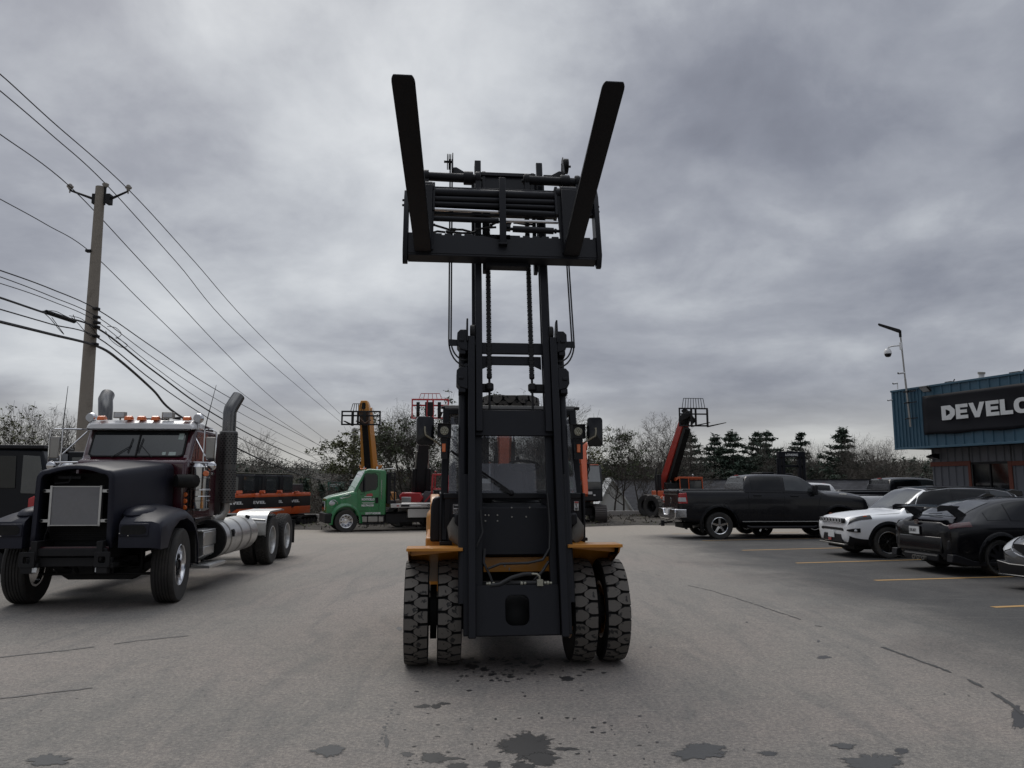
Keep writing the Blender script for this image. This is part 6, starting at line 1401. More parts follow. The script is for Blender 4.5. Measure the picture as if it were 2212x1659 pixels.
for sd in (-1, 1):
    mb = MB(); mb.prism([(-.78, 1.82), (-1.50, 1.94), (-1.58, 2.04), (-1.58, 2.50), (-1.50, 2.60), (-.98, 2.60), (-.66, 2.0)], 'y', *sorted((sd*1.05, sd*1.075))); mb.build('side_window', M['tint'], cb, 0)
    mb = MB(); mb.tube([(x, sd*1.072, z) for x, z in ((-.78, 1.80), (-1.52, 1.92), (-1.61, 2.04), (-1.61, 2.52), (-1.50, 2.63), (-.96, 2.63), (-.62, 2.0), (-.78, 1.80))], .012, 5); mb.tube([(x, sd*1.064, z) for x, z in ((-.56, 1.9), (-.52, .95), (-1.70, .95), (-1.72, 2.66), (-1.1, 2.72), (-.56, 1.9))], .008, 5); mb.build('window_seal', M['rubber_black'], cb, 0)
    mb = MB(); mb.box((-1.58, sd*1.07, 1.42), (.16, .02, .26)); mb.build('door_handle', M['rubber_black'], cb, .02)
    mb = MB(); mb.bx(-.92, -.86, *sorted((sd*1.14, sd*1.26)), 1.85, 2.45); mb.tube([(-.80, sd*1.04, 2.66), (-.88, sd*1.22, 2.62), (-.88, sd*1.22, 1.68), (-.72, sd*1.06, 1.70)], .014, 6); mb.build('mirror', M['black_trim'], cb, 0)
    mb = MB(); mb.tube([(-1.82, sd*1.08, 2.35), (-1.82, sd*1.08, 1.45)], .014, 6); mb.build('grab_rail', M['chrome'], cb, 0)
    mb = MB(); mb.sphere((.66, sd*.93, 1.30), .17, 16, 10, (1.25, .45, .75)); mb.build('headlight', M['clear_lens'], hood, 0)
    mb = MB(); mb.tube([(.80, sd*.97, 1.42), (.62, sd*1.01, 1.45), (.48, sd*1.03, 1.36), (.46, sd*1.03, 1.26)], .016, 6); mb.tube([(.25, sd*1.035, 1.60), (-.15, sd*1.07, 1.72), (-.22, sd*1.08, 1.66), (-.1, sd*1.07, 1.58), (.25, sd*1.04, 1.52), (.55, sd*.96, 1.57)], .016, 6); mb.build('trim', M['chrome'], hood, 0)
    # fender arch
    mb = MB(); vs = []; n = 26
    for i in range(n+1):
        a = R_(-8+192*i/n)
        for rr, yy in ((.68, .80), (.68, 1.12), (.74, 1.14), (.86, 1.04)): vs.append((rr*math.cos(a)*(1 if math.cos(a) > 0 else 1), sd*yy, .46+rr*math.sin(a)))
    mb.add(vs, [(i*4+j, i*4+j+1, i*4+j+5, i*4+j+4) for i in range(n) for j in range(3)]); mb.build('fender', GR, hood, 0)
    wheel(gt, 0, sd*1.0, .50, .50, .28, .29, 'dish', 'chrome', axis='y', out=sd, name='wheel')
    for q in (1.04, .74): wheel(gt, -5.2, sd*q, .50, .50, .26, .29, 'drive' if q > 1 else None, 'alu_wheel', axis='y', out=sd)
    mb = MB(); mb.bx(-.72, -2.0, *sorted((sd*.72, sd*1.04)), .42, .72); ft = mb.build('fuel_tank', M['steel'], gt, .05)
    mb = MB()
    for x in (-.74, -1.12, -1.68, -1.99): mb.bx(x-.03, x+.03, *sorted((sd*.70, sd*1.055)), .40, .74)
    mb.bx(-.72, -2.02, *sorted((sd*.75, sd*1.07)), .33, .38); mb.bx(-.72, -2.02, *sorted((sd*.75, sd*1.07)), .73, .77); mb.build('tank_step', M['dark'], ft, .008)
    mb = MB(); mb.bx(-3.25, -4.6, *sorted((sd*.85, sd*1.12)), .62, 1.02); mb.build('tool_box', M['alu'], gt, .015)
mb = MB(); mb.prism([(-.955, 2.72), (-.47, 1.92), (-.44, 1.93), (-.92, 2.74)], 'y', -.92, .92); mb.build('windscreen', M['tint_grey'], cb, 0)
mb = MB(); mb.bx(.72, 1.10, -1.12, 1.12, .42, .86); mb.build('front_bumper', M['dark'], gt, .05)
mb = MB(); mb.prism([(.99, .95), (.97, 1.42), (1.03, 1.35), (1.05, 1.0)], 'y', -.45, .45); mb.build('grille', M['chrome'], hood, .02)
mb = MB(); mb.bx(-7.0, .9, -.42, -.30, .55, .85); mb.bx(-7.0, .9, .30, .42, .55, .85); mb.bx(-4.2, -2.1, -.9, .9, .40, .80); mb.cyl((-3.0, .6, .42), (-3.6, .6, .42), .2, None, 12); mb.cyl((0, -.9, .5), (0, .9, .5), .08, None, 8); mb.cyl((-5.2, -.9, .5), (-5.2, .9, .5), .1, None, 8); mb.build('chassis', M['dark'], gt, .01)
mb = MB(); mb.bx(-8.0, -2.30, -1.22, 1.22, 1.08, 1.26); dk = mb.build('flat_deck', M['alu'], gt, .01)
mb = MB(); mb.bx(-3.30, -2.85, 1.222, 1.235, 1.12, 1.21); mb.build('reflector', M['black_trim'], dk, 0); mb = MB(); mb.bx(-2.62, -2.74, 1.222, 1.235, 1.14, 1.19); mb.build('marker', M['red_lens'], dk, 0)
mb = MB(); mb.bx(-3.95, -3.36, 1.222, 1.235, 1.14, 1.20); mb.build('reflector', M['letter'], dk, 0)
text(dk, 'deck_lettering', 'GVWR 26,000', .155, (-4.28, 1.232, 1.115), (90, 0, 180), M['letter_black'], .004)
text(cb, 'door_lettering', 'MONTICELLO', .135, (-.78, 1.085, 1.42), (90, 0, 180), M['letter'], .006, .80)
text(cb, 'door_phone', '845-794-0100', .125, (-.78, 1.085, 1.15), (90, 0, 180), M['letter'], .006, .90)
text(cb, 'door_number', 'USDOT 04285588', .12, (-.98, 1.085, .80), (90, 0, 180), M['letter'], .005, .88)
mb = MB(); mb.bx(-.92, -1.30, 1.078, 1.088, 1.575, 1.60); mb.bx(-.80, -1.45, 1.078, 1.088, 1.31, 1.325); mb.bx(-.85, -1.40, 1.078, 1.088, 1.27, 1.282); mb.build('door_stripe', M['letter'], cb, 0)
mb = MB(); mb.prism([(-1.02, 1.62), (-1.36, 1.61), (-1.36, 1.69), (-1.28, 1.74), (-1.05, 1.70)], 'y', 1.072, 1.084); mb.build('door_logo', M['red_lens'], cb, 0)
mb = MB(); mb.bx(-2.15, -2.62, -1.0, 1.0, 1.26, 1.40)
for x in (-2.20, -2.55): mb.bar((x, .95, 1.3), (x, .95, 2.68), .07, .07); mb.bar((x, -.95, 1.3), (x, -.95, 2.68), .07, .07)
for k in range(9): mb.bar((-2.55, -.95, 1.75+.11*k), (-2.55, .95, 1.75+.11*k), .02, .02)
for k in range(5): mb.bar((-2.20-.07*k, .95, 1.9), (-2.20-.07*k, .95, 2.68), .015, .015)
mb.bar((-2.55, .95, 1.95), (-2.95, .9, 1.3), .05, .05); mb.bar((-2.20, .95, 2.66), (-2.55, .95, 2.66), .05, .05); mb.box((-2.25, .75, 2.0), (.2, .4, 1.3))
hr = mb.build('headache_rack', M['black_trim'], gt, .008)
mb = MB(); mb.box((-2.40, 0, 2.86), (.22, 1.9, .06)); mb.box((-2.40, 0, 2.78), (.1, .3, .1)); mb.build('light_bar', M['white_paint'], hr, .02)
mb = MB(); mb.tube([(-2.25, .8, 1.7), (-2.32, .8, 1.45), (-2.5, .8, 1.30)], .03, 6); mb.tube([(-2.4, .7, 1.72), (-2.5, .7, 1.5), (-2.8, .7, 1.32)], .03, 6); mb.box((-2.75, .7, 1.34), (.4, .5, .16)); mb.build('winch', mat('rusty_winch', (.10, .07, .055), .7), gt, .02)
for y in (-.6, 0, .6): mb = MB(); mb.sphere((-1.02, y, 2.86), .05, 8, 6, (1.3, 1, .7)); mb.build('clearance_lamp', M['orange_lens'], cb, 0)

gt.scale = (.86, 1, 1)
for o in gt.children:
    if o.name.startswith('wheel'): o.scale = (1, 1/.86, 1)
# ---------------- telehandlers
def beam(mb, p, q, w0, h0, w1=None, h1=None): return mb.bar(p, q, w0, h0, (0, 0, 1), w1, h1)
def carriage(par, c, u, w, h, m, forks=(.25, .75), fl_=1.1, grid=0, gh=.5, fwd=None, gw=(0, 1)):
    # c: centre of the frame, u: unit vector along its width, fwd: where the forks point
    up = Vector((0, 0, 1)); c = Vector(c); u = Vector(u); fwd = Vector(fwd); mb = MB(); L = c-u*w/2; Rr = c+u*w/2
    for z in (0, h*.68, h): mb.bar(L+up*z, Rr+up*z, .08, .08 if z != h*.68 else .06, fwd)
    for s in (0, 1): p = L+u*w*s; mb.bar(p-up*.04, p+up*(h+.04), .07, .07, fwd)
    for s in (.42, .58): p = L+u*w*s; mb.bar(p, p+up*h, .09, .09, fwd)
    o = mb.build('carriage', m, par, .006)
    if grid:
        mb = MB(); a = L+u*w*gw[0]+up*h; b = L+u*w*gw[1]+up*h; e = u*w*.06
        mb.bar(a+e+up*gh, b-e+up*gh, .03, .03, fwd); 
        for k in range(grid+1): mb.bar(a+(b-a)*k/grid, a+e+(b-a-2*e)*k/grid+up*gh, .026, .026, fwd)
        mb.build('load_guard', m, o, 0)
    for s in forks:
        p = L+u*w*s; mb = MB(); mb.bar(p+up*h*.95+fwd*.08, p-up*.06+fwd*.08, .13, .07, fwd); mb.bar(p-up*.05+fwd*.05, p+up*.12+fwd*fl_, .12, .07, (0, 0, 1), .12, .025)
        mb.build('fork', M['dark'], o, .004)
    return o
# orange one on the right, behind the charcoal pickup
Yt = 46; tb = at(1448, 1112, Yt); gzt = gz(tb.x, Yt)
th = thing('telehandler', 'red-orange telehandler behind the charcoal pickup, boom raised towards a black fork frame', 'telehandler', (tb.x, Yt, gzt), 0)
def L_(p, root): return p - Vector(root.location)
mb = MB(); beam(mb, L_(at(1437, 1052, Yt+.6), th), L_(at(1478, 912, Yt-1.6), th), .62, .62, .44, .50); bm_ = mb.build('boom', mat('boom_red', (.32, .028, .018), .4, coat=.2, dirt=.3, dcol=(.15, .05, .04)), th, .02)
mb = MB(); beam(mb, L_(at(1449, 1045, Yt-.05), th), L_(at(1484, 925, Yt-2.0), th), .42, .30, .34, .26); mb.build('boom_underside', M['rubber_black'], bm_, .01)
mb = MB(); 
for k in range(6): p = L_(at(1446+5.2*k, 1025-17*k, Yt+.1-.35*k), th); mb.disc(p, .05, .02, 'y', 8)
mb.build('boom_rivet', M['dark'], bm_, 0)
mb = MB(); mb.sphere(L_(at(1478, 908, Yt-1.7), th), .42, 14, 8, (.8, .7, .9)); mb.bar(L_(at(1472, 905, Yt-1.8), th), L_(at(1492, 893, Yt-2.2), th), .30, .35); mb.bar(L_(at(1476, 884, Yt-1.8), th), L_(at(1500, 912, Yt-2.2), th), .18, .3)
mb.build('boom_head', M['dark'], bm_, .02)
c0 = L_(at(1494, 920, Yt-2.4), th)
carriage(th, c0 + Vector((.10, -.1, 0)), (1, .1, 0), 1.62, .98, M['black_trim'], (.38, .95), 1.2, 8, .58, Vector((.75, -.66, 0)), (.10, .92))
for a, b in (((1453, 1038), (1461, 1074)), ((1481, 1038), (1489, 1074)), ((1441, 1042), (1450, 1085))):
    p = L_(at(a[0]-5, a[1], Yt-.4), th); q = L_(at(b[0]-5, b[1], Yt-.4), th); m_ = p.lerp(q, .45); mb = MB(); mb.cyl(p, m_, .05, None, 10); rod = mb.build('lift_ram', M['chrome'], th, 0); mb = MB(); mb.cyl(m_, q, .10, None, 10); mb.build('ram_barrel', M['black_trim'], rod, 0)
mb = MB(); mb.bx(-.9, -.3, -1.0, 1.0, .5, 1.55); mb.prism([(-.85, .35), (-.30, .35), (-.30, 1.25), (-.55, 1.35), (-.85, 1.15)], 'y', -1.35, -1.0); mb.bx(-.9, 2.2, -.9, .9, .45, 1.0); mb.build('body', M['orange'], th, .03)
mb = MB(); mb.bx(-.80, -.55, -.4, .4, 1.2, 2.5); mb.bx(-.3, .5, -.8, .8, .9, 2.0); mb.tube([(-.9, -.85, 2.9), (-1.0, -.9, 2.2), (-.9, -.9, 1.3)], .05, 6); mb.tube([(-.7, -.85, 2.5), (-.8, -.9, 1.8), (-.5, -.9, 1.2)], .04, 6); mb.build('frame', M['dark'], th, .02)
for x, y in ((-1.15, -1.05), (.15, -1.35), (-1.15, 1.05), (2.6, -1.05)):
    w_ = wheel(th, x, y, .66, .66, .46, .34, 'dish', 'dark', lugs=18, rows=2, axis='y', out=-1, steer=(-55 if x < -1 else 0))
mb = MB(); mb.prism([(.38, 1.35), (1.78, 1.35), (1.78, 2.15), (1.70, 2.32), (.45, 2.32), (.38, 2.25)], 'y', -.9, .1); tc_ = mb.build('cab', M['cab_black'], th, .02)
mb = MB()
for p, q in (((.45, -.92, 1.3), (.40, -.92, 2.30)), ((.95, -.92, 1.3), (.92, -.92, 2.30)), ((1.75, -.92, 1.3), (1.70, -.92, 2.28))): mb.bar(p, q, .09, .05)
mb.bar((.35, -.92, 2.32), (1.75, -.92, 2.30), .08, .10); mb.prism([(.20, 2.12), (.40, 2.30), (.40, 2.36), (.20, 2.30)], 'y', -.95, .1)
mb.build('cab_frame', M['orange'], tc_, .01)
mb = MB()
for k in range(9): mb.bx(1.0+.075*k, 1.03+.075*k, -.96, -.93, 2.17, 2.28)
mb.build('roof_grille', M['orange'], tc_, 0)
mb = MB(); mb.bx(1.0, 1.66, -.935, -.91, 1.5, 2.12); mb.build('window', M['tint_grey'], tc_, 0)
mb = MB(); mb.sphere((1.3, -.4, 2.46), .06, 8, 6); mb.cyl((1.3, -.4, 2.3), (1.3, -.4, 2.44), .02, None, 6); mb.build('beacon', M['clear_lens'], tc_, 0)
# amber one behind the green truck
Ya = 43; ta = at(802, 1112, Ya)
ya = thing('telehandler', 'amber telehandler with its boom raised straight up behind the green truck cab', 'telehandler', (ta.x, Ya, gz(ta.x, Ya)), 0)
AM = M['amber']
mb = MB(); beam(mb, L_(at(801, 1050, Ya), ya), L_(at(790, 882, Ya-1.0), ya), .78, .70, .52, .6); bm_ = mb.build('boom', AM, ya, .02)
mb = MB(); beam(mb, L_(at(797, 1050, Ya-.45), ya), L_(at(787, 905, Ya-1.45), ya), .34, .10, .30, .1); mb.build('boom_underside', M['rubber_black'], bm_, .005)
mb = MB(); p = L_(at(788, 876, Ya-1.1), ya); mb.prism([(-.30, -.55), (.32, -.55), (.26, .0), (.16, .25), (-.16, .25), (-.30, -.1)], 'y', -.3, .3); mb.xf(Matrix.Translation(p)); hh = mb.build('boom_head', AM, bm_, .03)
mb = MB(); mb.prism(rrect(-.10, .10, -.28, .08, .08), 'y', -.33, -.28); mb.xf(Matrix.Translation(p + Vector((0, 0, .05)))); mb.build('head_slot', M['rubber_black'], hh, 0)
for s in (-1, 1): mb = MB(); mb.prism([(-.1, -.3), (.25*s, -.1), (.28*s, .05), (0, .02)], 'y', -.1, .1); mb.xf(Matrix.Translation(L_(at(801+14*s, 1006, Ya), ya))); mb.build('pivot_bracket', AM, bm_, .01)
c0 = L_(at(779.5, 917, Ya-1.8), ya); carriage(ya, c0, (1, .05, 0), 2.02, .70, M['black_trim'], (.30, .62), .9, 5, .42, Vector((-.35, -.94, 0)), (.22, .58))
mb = MB(); p = L_(at(784, 912, Ya-1.4), ya); mb.box(p + Vector((.1, 0, .25)), (.5, .5, .7)); mb.tube([p + Vector((-.1, -.3, .2)), p + Vector((.2, -.5, -.1)), p + Vector((.5, -.4, .1))], .05, 6); mb.build('fork_head', mat('rusty_head', (.09, .05, .03), .6), ya, .04)
for s in (-1, 1): p = L_(at(801+13*s, 1008, Ya-.5), ya); mb = MB(); mb.cyl(p, p + Vector((s*.05, -.1, -1.4)), .07, None, 10); mb.build('lift_ram', M['chrome'], ya, 0)
mb = MB(); mb.bx(-1.0, 1.0, -.6, 2.4, .6, 1.7); mb.build('body', AM, ya, .06)
mb = MB(); mb.bx(-1.2, -.5, -.3, 1.0, 1.4, 2.4); mb.build('cab', M['cab_black'], ya, .08)
for x in (-1.15, 1.15):
    for y in (-.4, 2.2): wheel(ya, x, y, .64, .64, .45, .33, 'dish', 'dark', lugs=18, rows=2, axis='x', out=(1 if x > 0 else -1))
# red one behind the flatbed
Yr = 40.0; tr = at(905, 1112, Yr)
rd = thing('telehandler', 'red telehandler with a black boom and red fork frame behind the flatbed deck', 'telehandler', (tr.x, Yr, gz(tr.x, Yr)), 0)
RD = M['red']
mb = MB(); beam(mb, L_(at(909, 1062, Yr), rd), L_(at(917, 905, Yr-1.3), rd), .62, .55, .48, .45); bm_ = mb.build('boom', M['black_trim'], rd, .02)
mb = MB()
for s in (-1, 1): p, q = L_(at(909+15*s, 1066, Yr-.3), rd), L_(at(911+14*s, 1012, Yr-.6), rd); mb.cyl(p, q, .14, None, 10)
rams = mb.build('lift_ram', M['black_trim'], rd, 0)
mb = MB(); p, q = L_(at(911-13, 1012, Yr-.6), rd), L_(at(912-11, 975, Yr-.8), rd); mb.cyl(p, q, .06, None, 8); p, q = L_(at(911+14, 1012, Yr-.6), rd), L_(at(912+12, 975, Yr-.8), rd); mb.cyl(p, q, .06, None, 8); mb.build('ram_rod', M['steel'], rams, 0)
c0 = L_(at(929, 903, Yr-2.0), rd); oo = carriage(rd, c0, (1, .04, 0), 1.78, .92, RD, (), .9, 5, .30, Vector((.15, -.99, 0)), (.18, .82))
for s, a in ((.17, .0), (.76, .1)):
    mb = MB(); p = c0 + Vector((-.89 + 1.78*s, -.12, 0)); mb.bar(p + Vector((0, 0, .78)), p + Vector((0, 0, -.02)), .16, .09); mb.bar(p, p + Vector((.1+a, -.95, -.1+.3)), .14, .07, (0, 0, 1), .14, .03); mb.build('fork', M['dark'], oo, .005)
mb = MB(); mb.box(c0 + Vector((-.05, .1, .45)), (.42, .3, .7)); mb.build('fork_head', M['dark'], rd, .03)
mb = MB(); mb.prism([(-.9, 1.15), (.15, 1.15), (.30, 1.45), (.15, 1.72), (-.75, 1.72), (-.9, 1.6)], 'y', -.9, .4); mb.bx(-.9, 2.0, -.7, 1.6, .6, 1.2); bd_ = mb.build('body', RD, rd, .05)
mb = MB(); mb.bx(-.78, -.30, -.93, -.88, 1.20, 1.50); mb.build('grille', M['alu'], bd_, .02)
mb = MB()
for p, q in (((.72, -.9, 1.2), (.78, -.9, 2.62)), ((1.5, -.9, 1.2), (1.45, -.9, 2.62)), ((.76, -.9, 2.62), (1.48, -.9, 2.62)), ((.74, -.9, 1.9), (1.5, -.9, 1.9)), ((.4, -.9, 1.25), (.74, -.9, 1.65))): mb.bar(p, q, .09, .09, (0, 1, 0))
mb.bar((.75, .2, 1.2), (.8, .2, 2.6), .08, .08, (0, 1, 0)); mb.bar((1.5, .2, 1.2), (1.45, .2, 2.6), .08, .08, (0, 1, 0)); mb.build('cab_frame', RD, rd, .01)
mb = MB(); mb.bx(.82, 1.4, -.86, .1, 1.2, 1.85); mb.build('cab', M['cab_black'], rd, .03); mb = MB(); mb.sphere((.9, -.85, 2.76), .05, 8, 6); mb.build('beacon', M['red_lens'], rd, 0)
mb = MB(); mb.prism([(-.0, 1.2), (.75, 1.2), (.70, 1.75), (.35, 1.8)], 'y', -.5, .6); mb.build('hood', mat('grey_hood', (.10, .10, .105), .5), rd, .03)
for x in (-.9, .6, 2.0): wheel(rd, x, -.9, .60, .60, .42, .32, 'dish', 'dark', lugs=18, rows=2, axis='y', out=-1)

# ---------------- big excavators behind the forklift
OR = M['orange']
def big_excavator(label, px, Y, boom_px, boom_top, bw, cabx=.85):
    c = at(px, 1047, Y); g = gz(c.x, Y); t = thing('excavator', label, 'excavator', (c.x, Y, g), 0)
    for s in (-1, 1):
        T_ = track(t, -1.9, 1.9, -.30, .30, 0, .92, steel=True); T_.rotation_euler = (0, 0, R_(90)); T_.location = (s*1.15, 0, 0)
    mb = MB(); mb.bx(-.8, .8, -1, 1, .4, .8); mb.cyl((0, 0, .8), (0, 0, 1.1), .8, None, 20); mb.build('undercarriage', M['dark'], t, .03)
    mb = MB(); mb.bx(-1.35, 1.25, -.2, 2.6, 1.1, 2.0); mb.build('body', OR, t, .08)
    mb = MB(); mb.prism([(-1.5, 1.15), (.3, 1.15), (.3, 2.85), (.15, 3.0), (-.9, 3.0), (-1.45, 2.1)], 'x', cabx-.48, cabx+.48); cb = mb.build('cab', M['cab_black'], t, .06, seg=3)
    mb = MB(); mb.prism([(cabx-.40, 1.75), (cabx+.40, 1.75), (cabx+.38, 2.15), (cabx-.38, 2.15)], 'y', -1.50, -1.38); mb.build('lower_window', M['tint_grey'], cb, .01)
    mb = MB(); mb.add([(cabx-.38, -1.44, 2.14), (cabx+.38, -1.44, 2.14), (cabx+.36, -.93, 2.95), (cabx-.36, -.93, 2.95)], [(0, 1, 2, 3)]); mb.xf(Matrix.Translation((0, -.03, 0))); mb.build('windscreen', M['tint_grey'], cb, 0, recalc=False)
    mb = MB(); mb.bx(cabx-.36, cabx-.06, -1.53, -1.50, 1.50, 1.64); mb.bx(cabx-.0, cabx+.10, -1.53, -1.50, 1.42, 1.50); mb.build('notice', M['letter'], cb, 0)
    mb = MB(); mb.bx(cabx-.40, cabx+.36, -.85, .1, 3.0, 3.05); mb.build('cab_visor', OR, cb, .02)
    b0 = Vector((cabx-math.copysign(.95, cabx), -.3, 1.5)); b1 = at(boom_px, boom_top, Y-1.6) - Vector(t.location); kn = at(boom_px, boom_top+25, Y-.9) - Vector(t.location)
    mb = MB(); mb.bar(b0, kn, bw*1.1, .6, (0, 1, 0), bw, .8); mb.bar(kn, b1, bw, .8, (0, 1, 0), bw*.75, .5); mb.disc(b1, .22, bw*1.1, 'x', 16); bo = mb.build('boom', OR, t, .03)
    mb = MB(); st = b1 + Vector((-.0, -.5, -.3)); mb.bar(b1, st + Vector((0, -.7, -2.2)), bw*.7, .5, (0, 1, 0), bw*.6, .3); mb.build('stick', OR, bo, .02)
    mb = MB(); mb.cyl(b0 + Vector((.3, -.4, -.2)), kn + Vector((bw*.6, -.5, -.3)), .08, None, 10); mb.cyl(b0 + Vector((-.3, -.4, -.2)), kn + Vector((-bw*.6, -.5, -.3)), .08, None, 10); mb.build('boom_ram', M['dark'], bo, 0)
    mb = MB(); mb.tube([b0 + Vector((.35, -.6, 0)), kn + Vector((bw*.7, -.7, -.6)), kn + Vector((bw*.6, -.5, .1))], .03, 6); mb.build('hose', M['hose'], bo, 0)
    return t
big_excavator('orange crawler excavator seen just right of the forklift, black cab beside its boom', 1243, 41.5, 1259, 964, .40, .80)
big_excavator('orange crawler excavator directly behind the forklift, its boom showing through the cab glass', 1085, 34.0, 1090, 915, .62, -.85)

# ---------------- dark forklift behind the pickup cab
Yd = 36; td = at(1714, 1112, Yd)
dk_ = thing('forklift', 'black forklift with a lettered mast top showing over the charcoal pickup roof', 'forklift', (td.x, Yd, 0), 8)
mb = MB()
for x in (-.60, -.40, .40, .60): mb.bx(x-.06, x+.06, -.1, .1, .2, 3.0)
mb.bx(-.66, .66, -.12, .12, 2.95, 3.22); mb.bx(-.6, .6, 0, .1, 2.5, 2.6); mb.bx(-.6, .6, 0, .1, 1.2, 1.35)
for x in (-.68, .68): mb.cyl((x, 0, .3), (x, 0, 2.9), .04, None, 8)
m_ = mb.build('mast', M['lift_black'], dk_, .01); text(m_, 'mast_lettering', 'LONKING', .14, (-.33, -.125, 3.02), (90, 0, 0), M['letter'], .004)
mb = MB(); mb.bx(-.5, .5, .3, 2.6, .35, 1.2); mb.bx(-.45, .45, .8, 2.2, 2.15, 2.22)
for x in (-.45, .45):
    for y in (.5, 2.1): mb.bar((x, y, 1.1), (x, max(y, .8), 2.2), .07, .07)
mb.build('body', M['lift_black'], dk_, .03)
mb = MB(); mb.bx(-1.35, -.75, .2, 1.4, 2.18, 2.26); mb.bx(-1.3, -1.2, .3, .4, 1, 2.2); mb.bx(-.9, -.8, .3, .4, 1, 2.2); mb.build('overhead_guard', M['lift_black'], dk_, .02)
for x in (-.55, .55):
    for y in (.2, 2.2): wheel(dk_, x, y, .38, .38, .25, .2, 'dish', 'dark', axis='x', out=(1 if x > 0 else -1))
# ================================================================== SHOP BUILDING on the right
bl = thing('shop_building', 'metal shop building with a blue ribbed fascia and grey walls trimmed in rust orange', 'building', (14.2, 28.5, 0), -71)
# local: +x along the front towards the camera, +y into the building
M['blue_metal'] = mat('blue_metal', (.036, .094, .140), .45, metal=.1, dirt=.45, dcol=(.05, .10, .135), scale=1.2)
M['grey_metal'] = mat('grey_metal', (.13, .135, .15), .5, metal=.1, dirt=.45, dcol=(.09, .09, .095), scale=1.4)
M['rust_trim'] = mat('rust_trim', (.15, .038, .020), .6, dirt=.4, dcol=(.12, .05, .03), scale=4)
def ribbed(x0, x1, z0, z1, y, step, mname, par, rib=.03, name='cladding', rw=.035):
    mb = MB(); mb.bx(x0, x1, y, y+.05, z0, z1); n = int((x1-x0)/step)
    for i in range(n+1):
        x = x0 + .02 + i*step
        if x+rw > x1: break
        mb.prism([(x, y+.002), (x+rw*.3, y-rib), (x+rw*.9, y-rib), (x+rw*1.2, y+.002)], 'z', z0+.002, z1-.002)
    return mb.build(name, M[mname], par)
FA = bl
f1 = ribbed(0, 1.38, 3.03, 5.10, 0, .155, 'blue_metal', bl, .035, 'fascia', .05)
f2 = ribbed(1.38, 16, 3.03, 5.10, 0, .36, 'blue_metal', bl, .035, 'fascia', .06)
mb = MB(); mb.bx(-.05, 16.05, -.06, .08, 5.10, 5.17); mb.bx(-.03, 16.03, -.045, .06, 2.96, 3.03); mb.bx(-.02, .05, -.045, .06, 3.03, 5.10); mb.build('fascia_trim', M['blue_metal'], bl, .006)
mb = MB(); mb.bx(-.0, .045, .06, 9, 3.0, 5.10); mb.build('side_fascia', M['blue_metal'], bl)
mb = MB(); mb.bx(0.05, 16, .06, 9, 2.985, 3.0); mb.build('soffit', M['dark'], bl)
mb = MB(); mb.bx(.0, 16, .1, 9, 5.02, 5.09); mb.build('roof', M['grey_metal'], bl)
WY = .9
ribbed(.72, 2.24, 0, 2.98, WY, .30, 'grey_metal', bl, .04, 'wall', .07); ribbed(3.84, 16, 0, 2.98, WY, .30, 'grey_metal', bl, .04, 'wall', .07); ribbed(2.30, 3.78, 2.46, 2.98, WY, .30, 'grey_metal', bl, .04, 'wall', .07)
mb = MB(); mb.bx(2.24, 3.84, WY, WY+.05, 0, .9); mb.bx(.74, .80, WY+.05, 9, 0, 2.98); mb.build('wall', M['grey_metal'], bl)
mb = MB(); mb.bx(.70, 2.26, WY-.07, WY-.045, 2.34, 2.50); mb.bx(2.24, 2.34, WY-.075, WY-.04, .8, 2.50); mb.bx(3.72, 3.86, WY-.075, WY-.04, .8, 2.45); mb.bx(3.86, 8, WY-.07, WY-.045, 2.30, 2.45); mb.bx(2.34, 3.72, WY-.07, WY-.045, .82, .92); mb.build('trim_board', M['rust_trim'], bl, .004)
mb = MB(); mb.bx(2.34, 3.72, WY+.02, WY+.03, .92, 2.42); mb.build('window', M['tint'], bl)
mb = MB(); mb.bx(2.34, 3.72, WY-.02, WY+.02, 2.38, 2.44); mb.bx(3.0, 3.04, WY-.02, WY+.02, .92, 2.38); mb.build('window_frame', M['black_trim'], bl)
mb = MB(); mb.prism([(WY-.05, 2.80), (WY-.35, 2.72), (WY-.35, 2.66), (WY-.05, 2.60)], 'x', .80, 1.10); wp = mb.build('wall_lamp', M['dark'], bl, .01); mb = MB(); mb.prism([(WY-.30, 2.658), (WY-.08, 2.60), (WY-.08, 2.59), (WY-.31, 2.648)], 'x', .82, 1.08); mb.build('lens', M['clear_lens'], wp)
# banner
mb = MB(); g = []; nx, nz = 40, 12
for i in range(nx+1):
    for j in range(nz+1):
        x = 1.40 + 7.6*i/nx; z = 3.42 + 1.38*j/nz + .02*math.sin(i*.7)*(1 if j in (0,) else 0); y = -.085 - .02*math.sin(i*.55+j*.3) - .012*math.sin(j*.9+i*.2)
        g.append((x, y, z))
mb.add(g, [(i*(nz+1)+j, (i+1)*(nz+1)+j, (i+1)*(nz+1)+j+1, i*(nz+1)+j+1) for i in range(nx) for j in range(nz)])
bn = tag(mb.build('banner', mat('banner_vinyl', (.007, .0075, .011), .6, spec=.2, dirt=.15, dcol=(.022, .022, .026), scale=1), None, 0), 'black vinyl banner with big white block capitals on the blue fascia', 'banner')
bn.location = bl.location; bn.rotation_euler = bl.rotation_euler; so = bn.modifiers.new('s', 'SOLIDIFY'); so.thickness = .01
w = block_word('DEVELON', .49, .07); w.xf(Matrix.Diagonal((1.17, 1, 1, 1))); w.xf(Matrix.Translation((2.19, -.125, 3.88))); w.build('lettering', M['letter'], bn, 0)
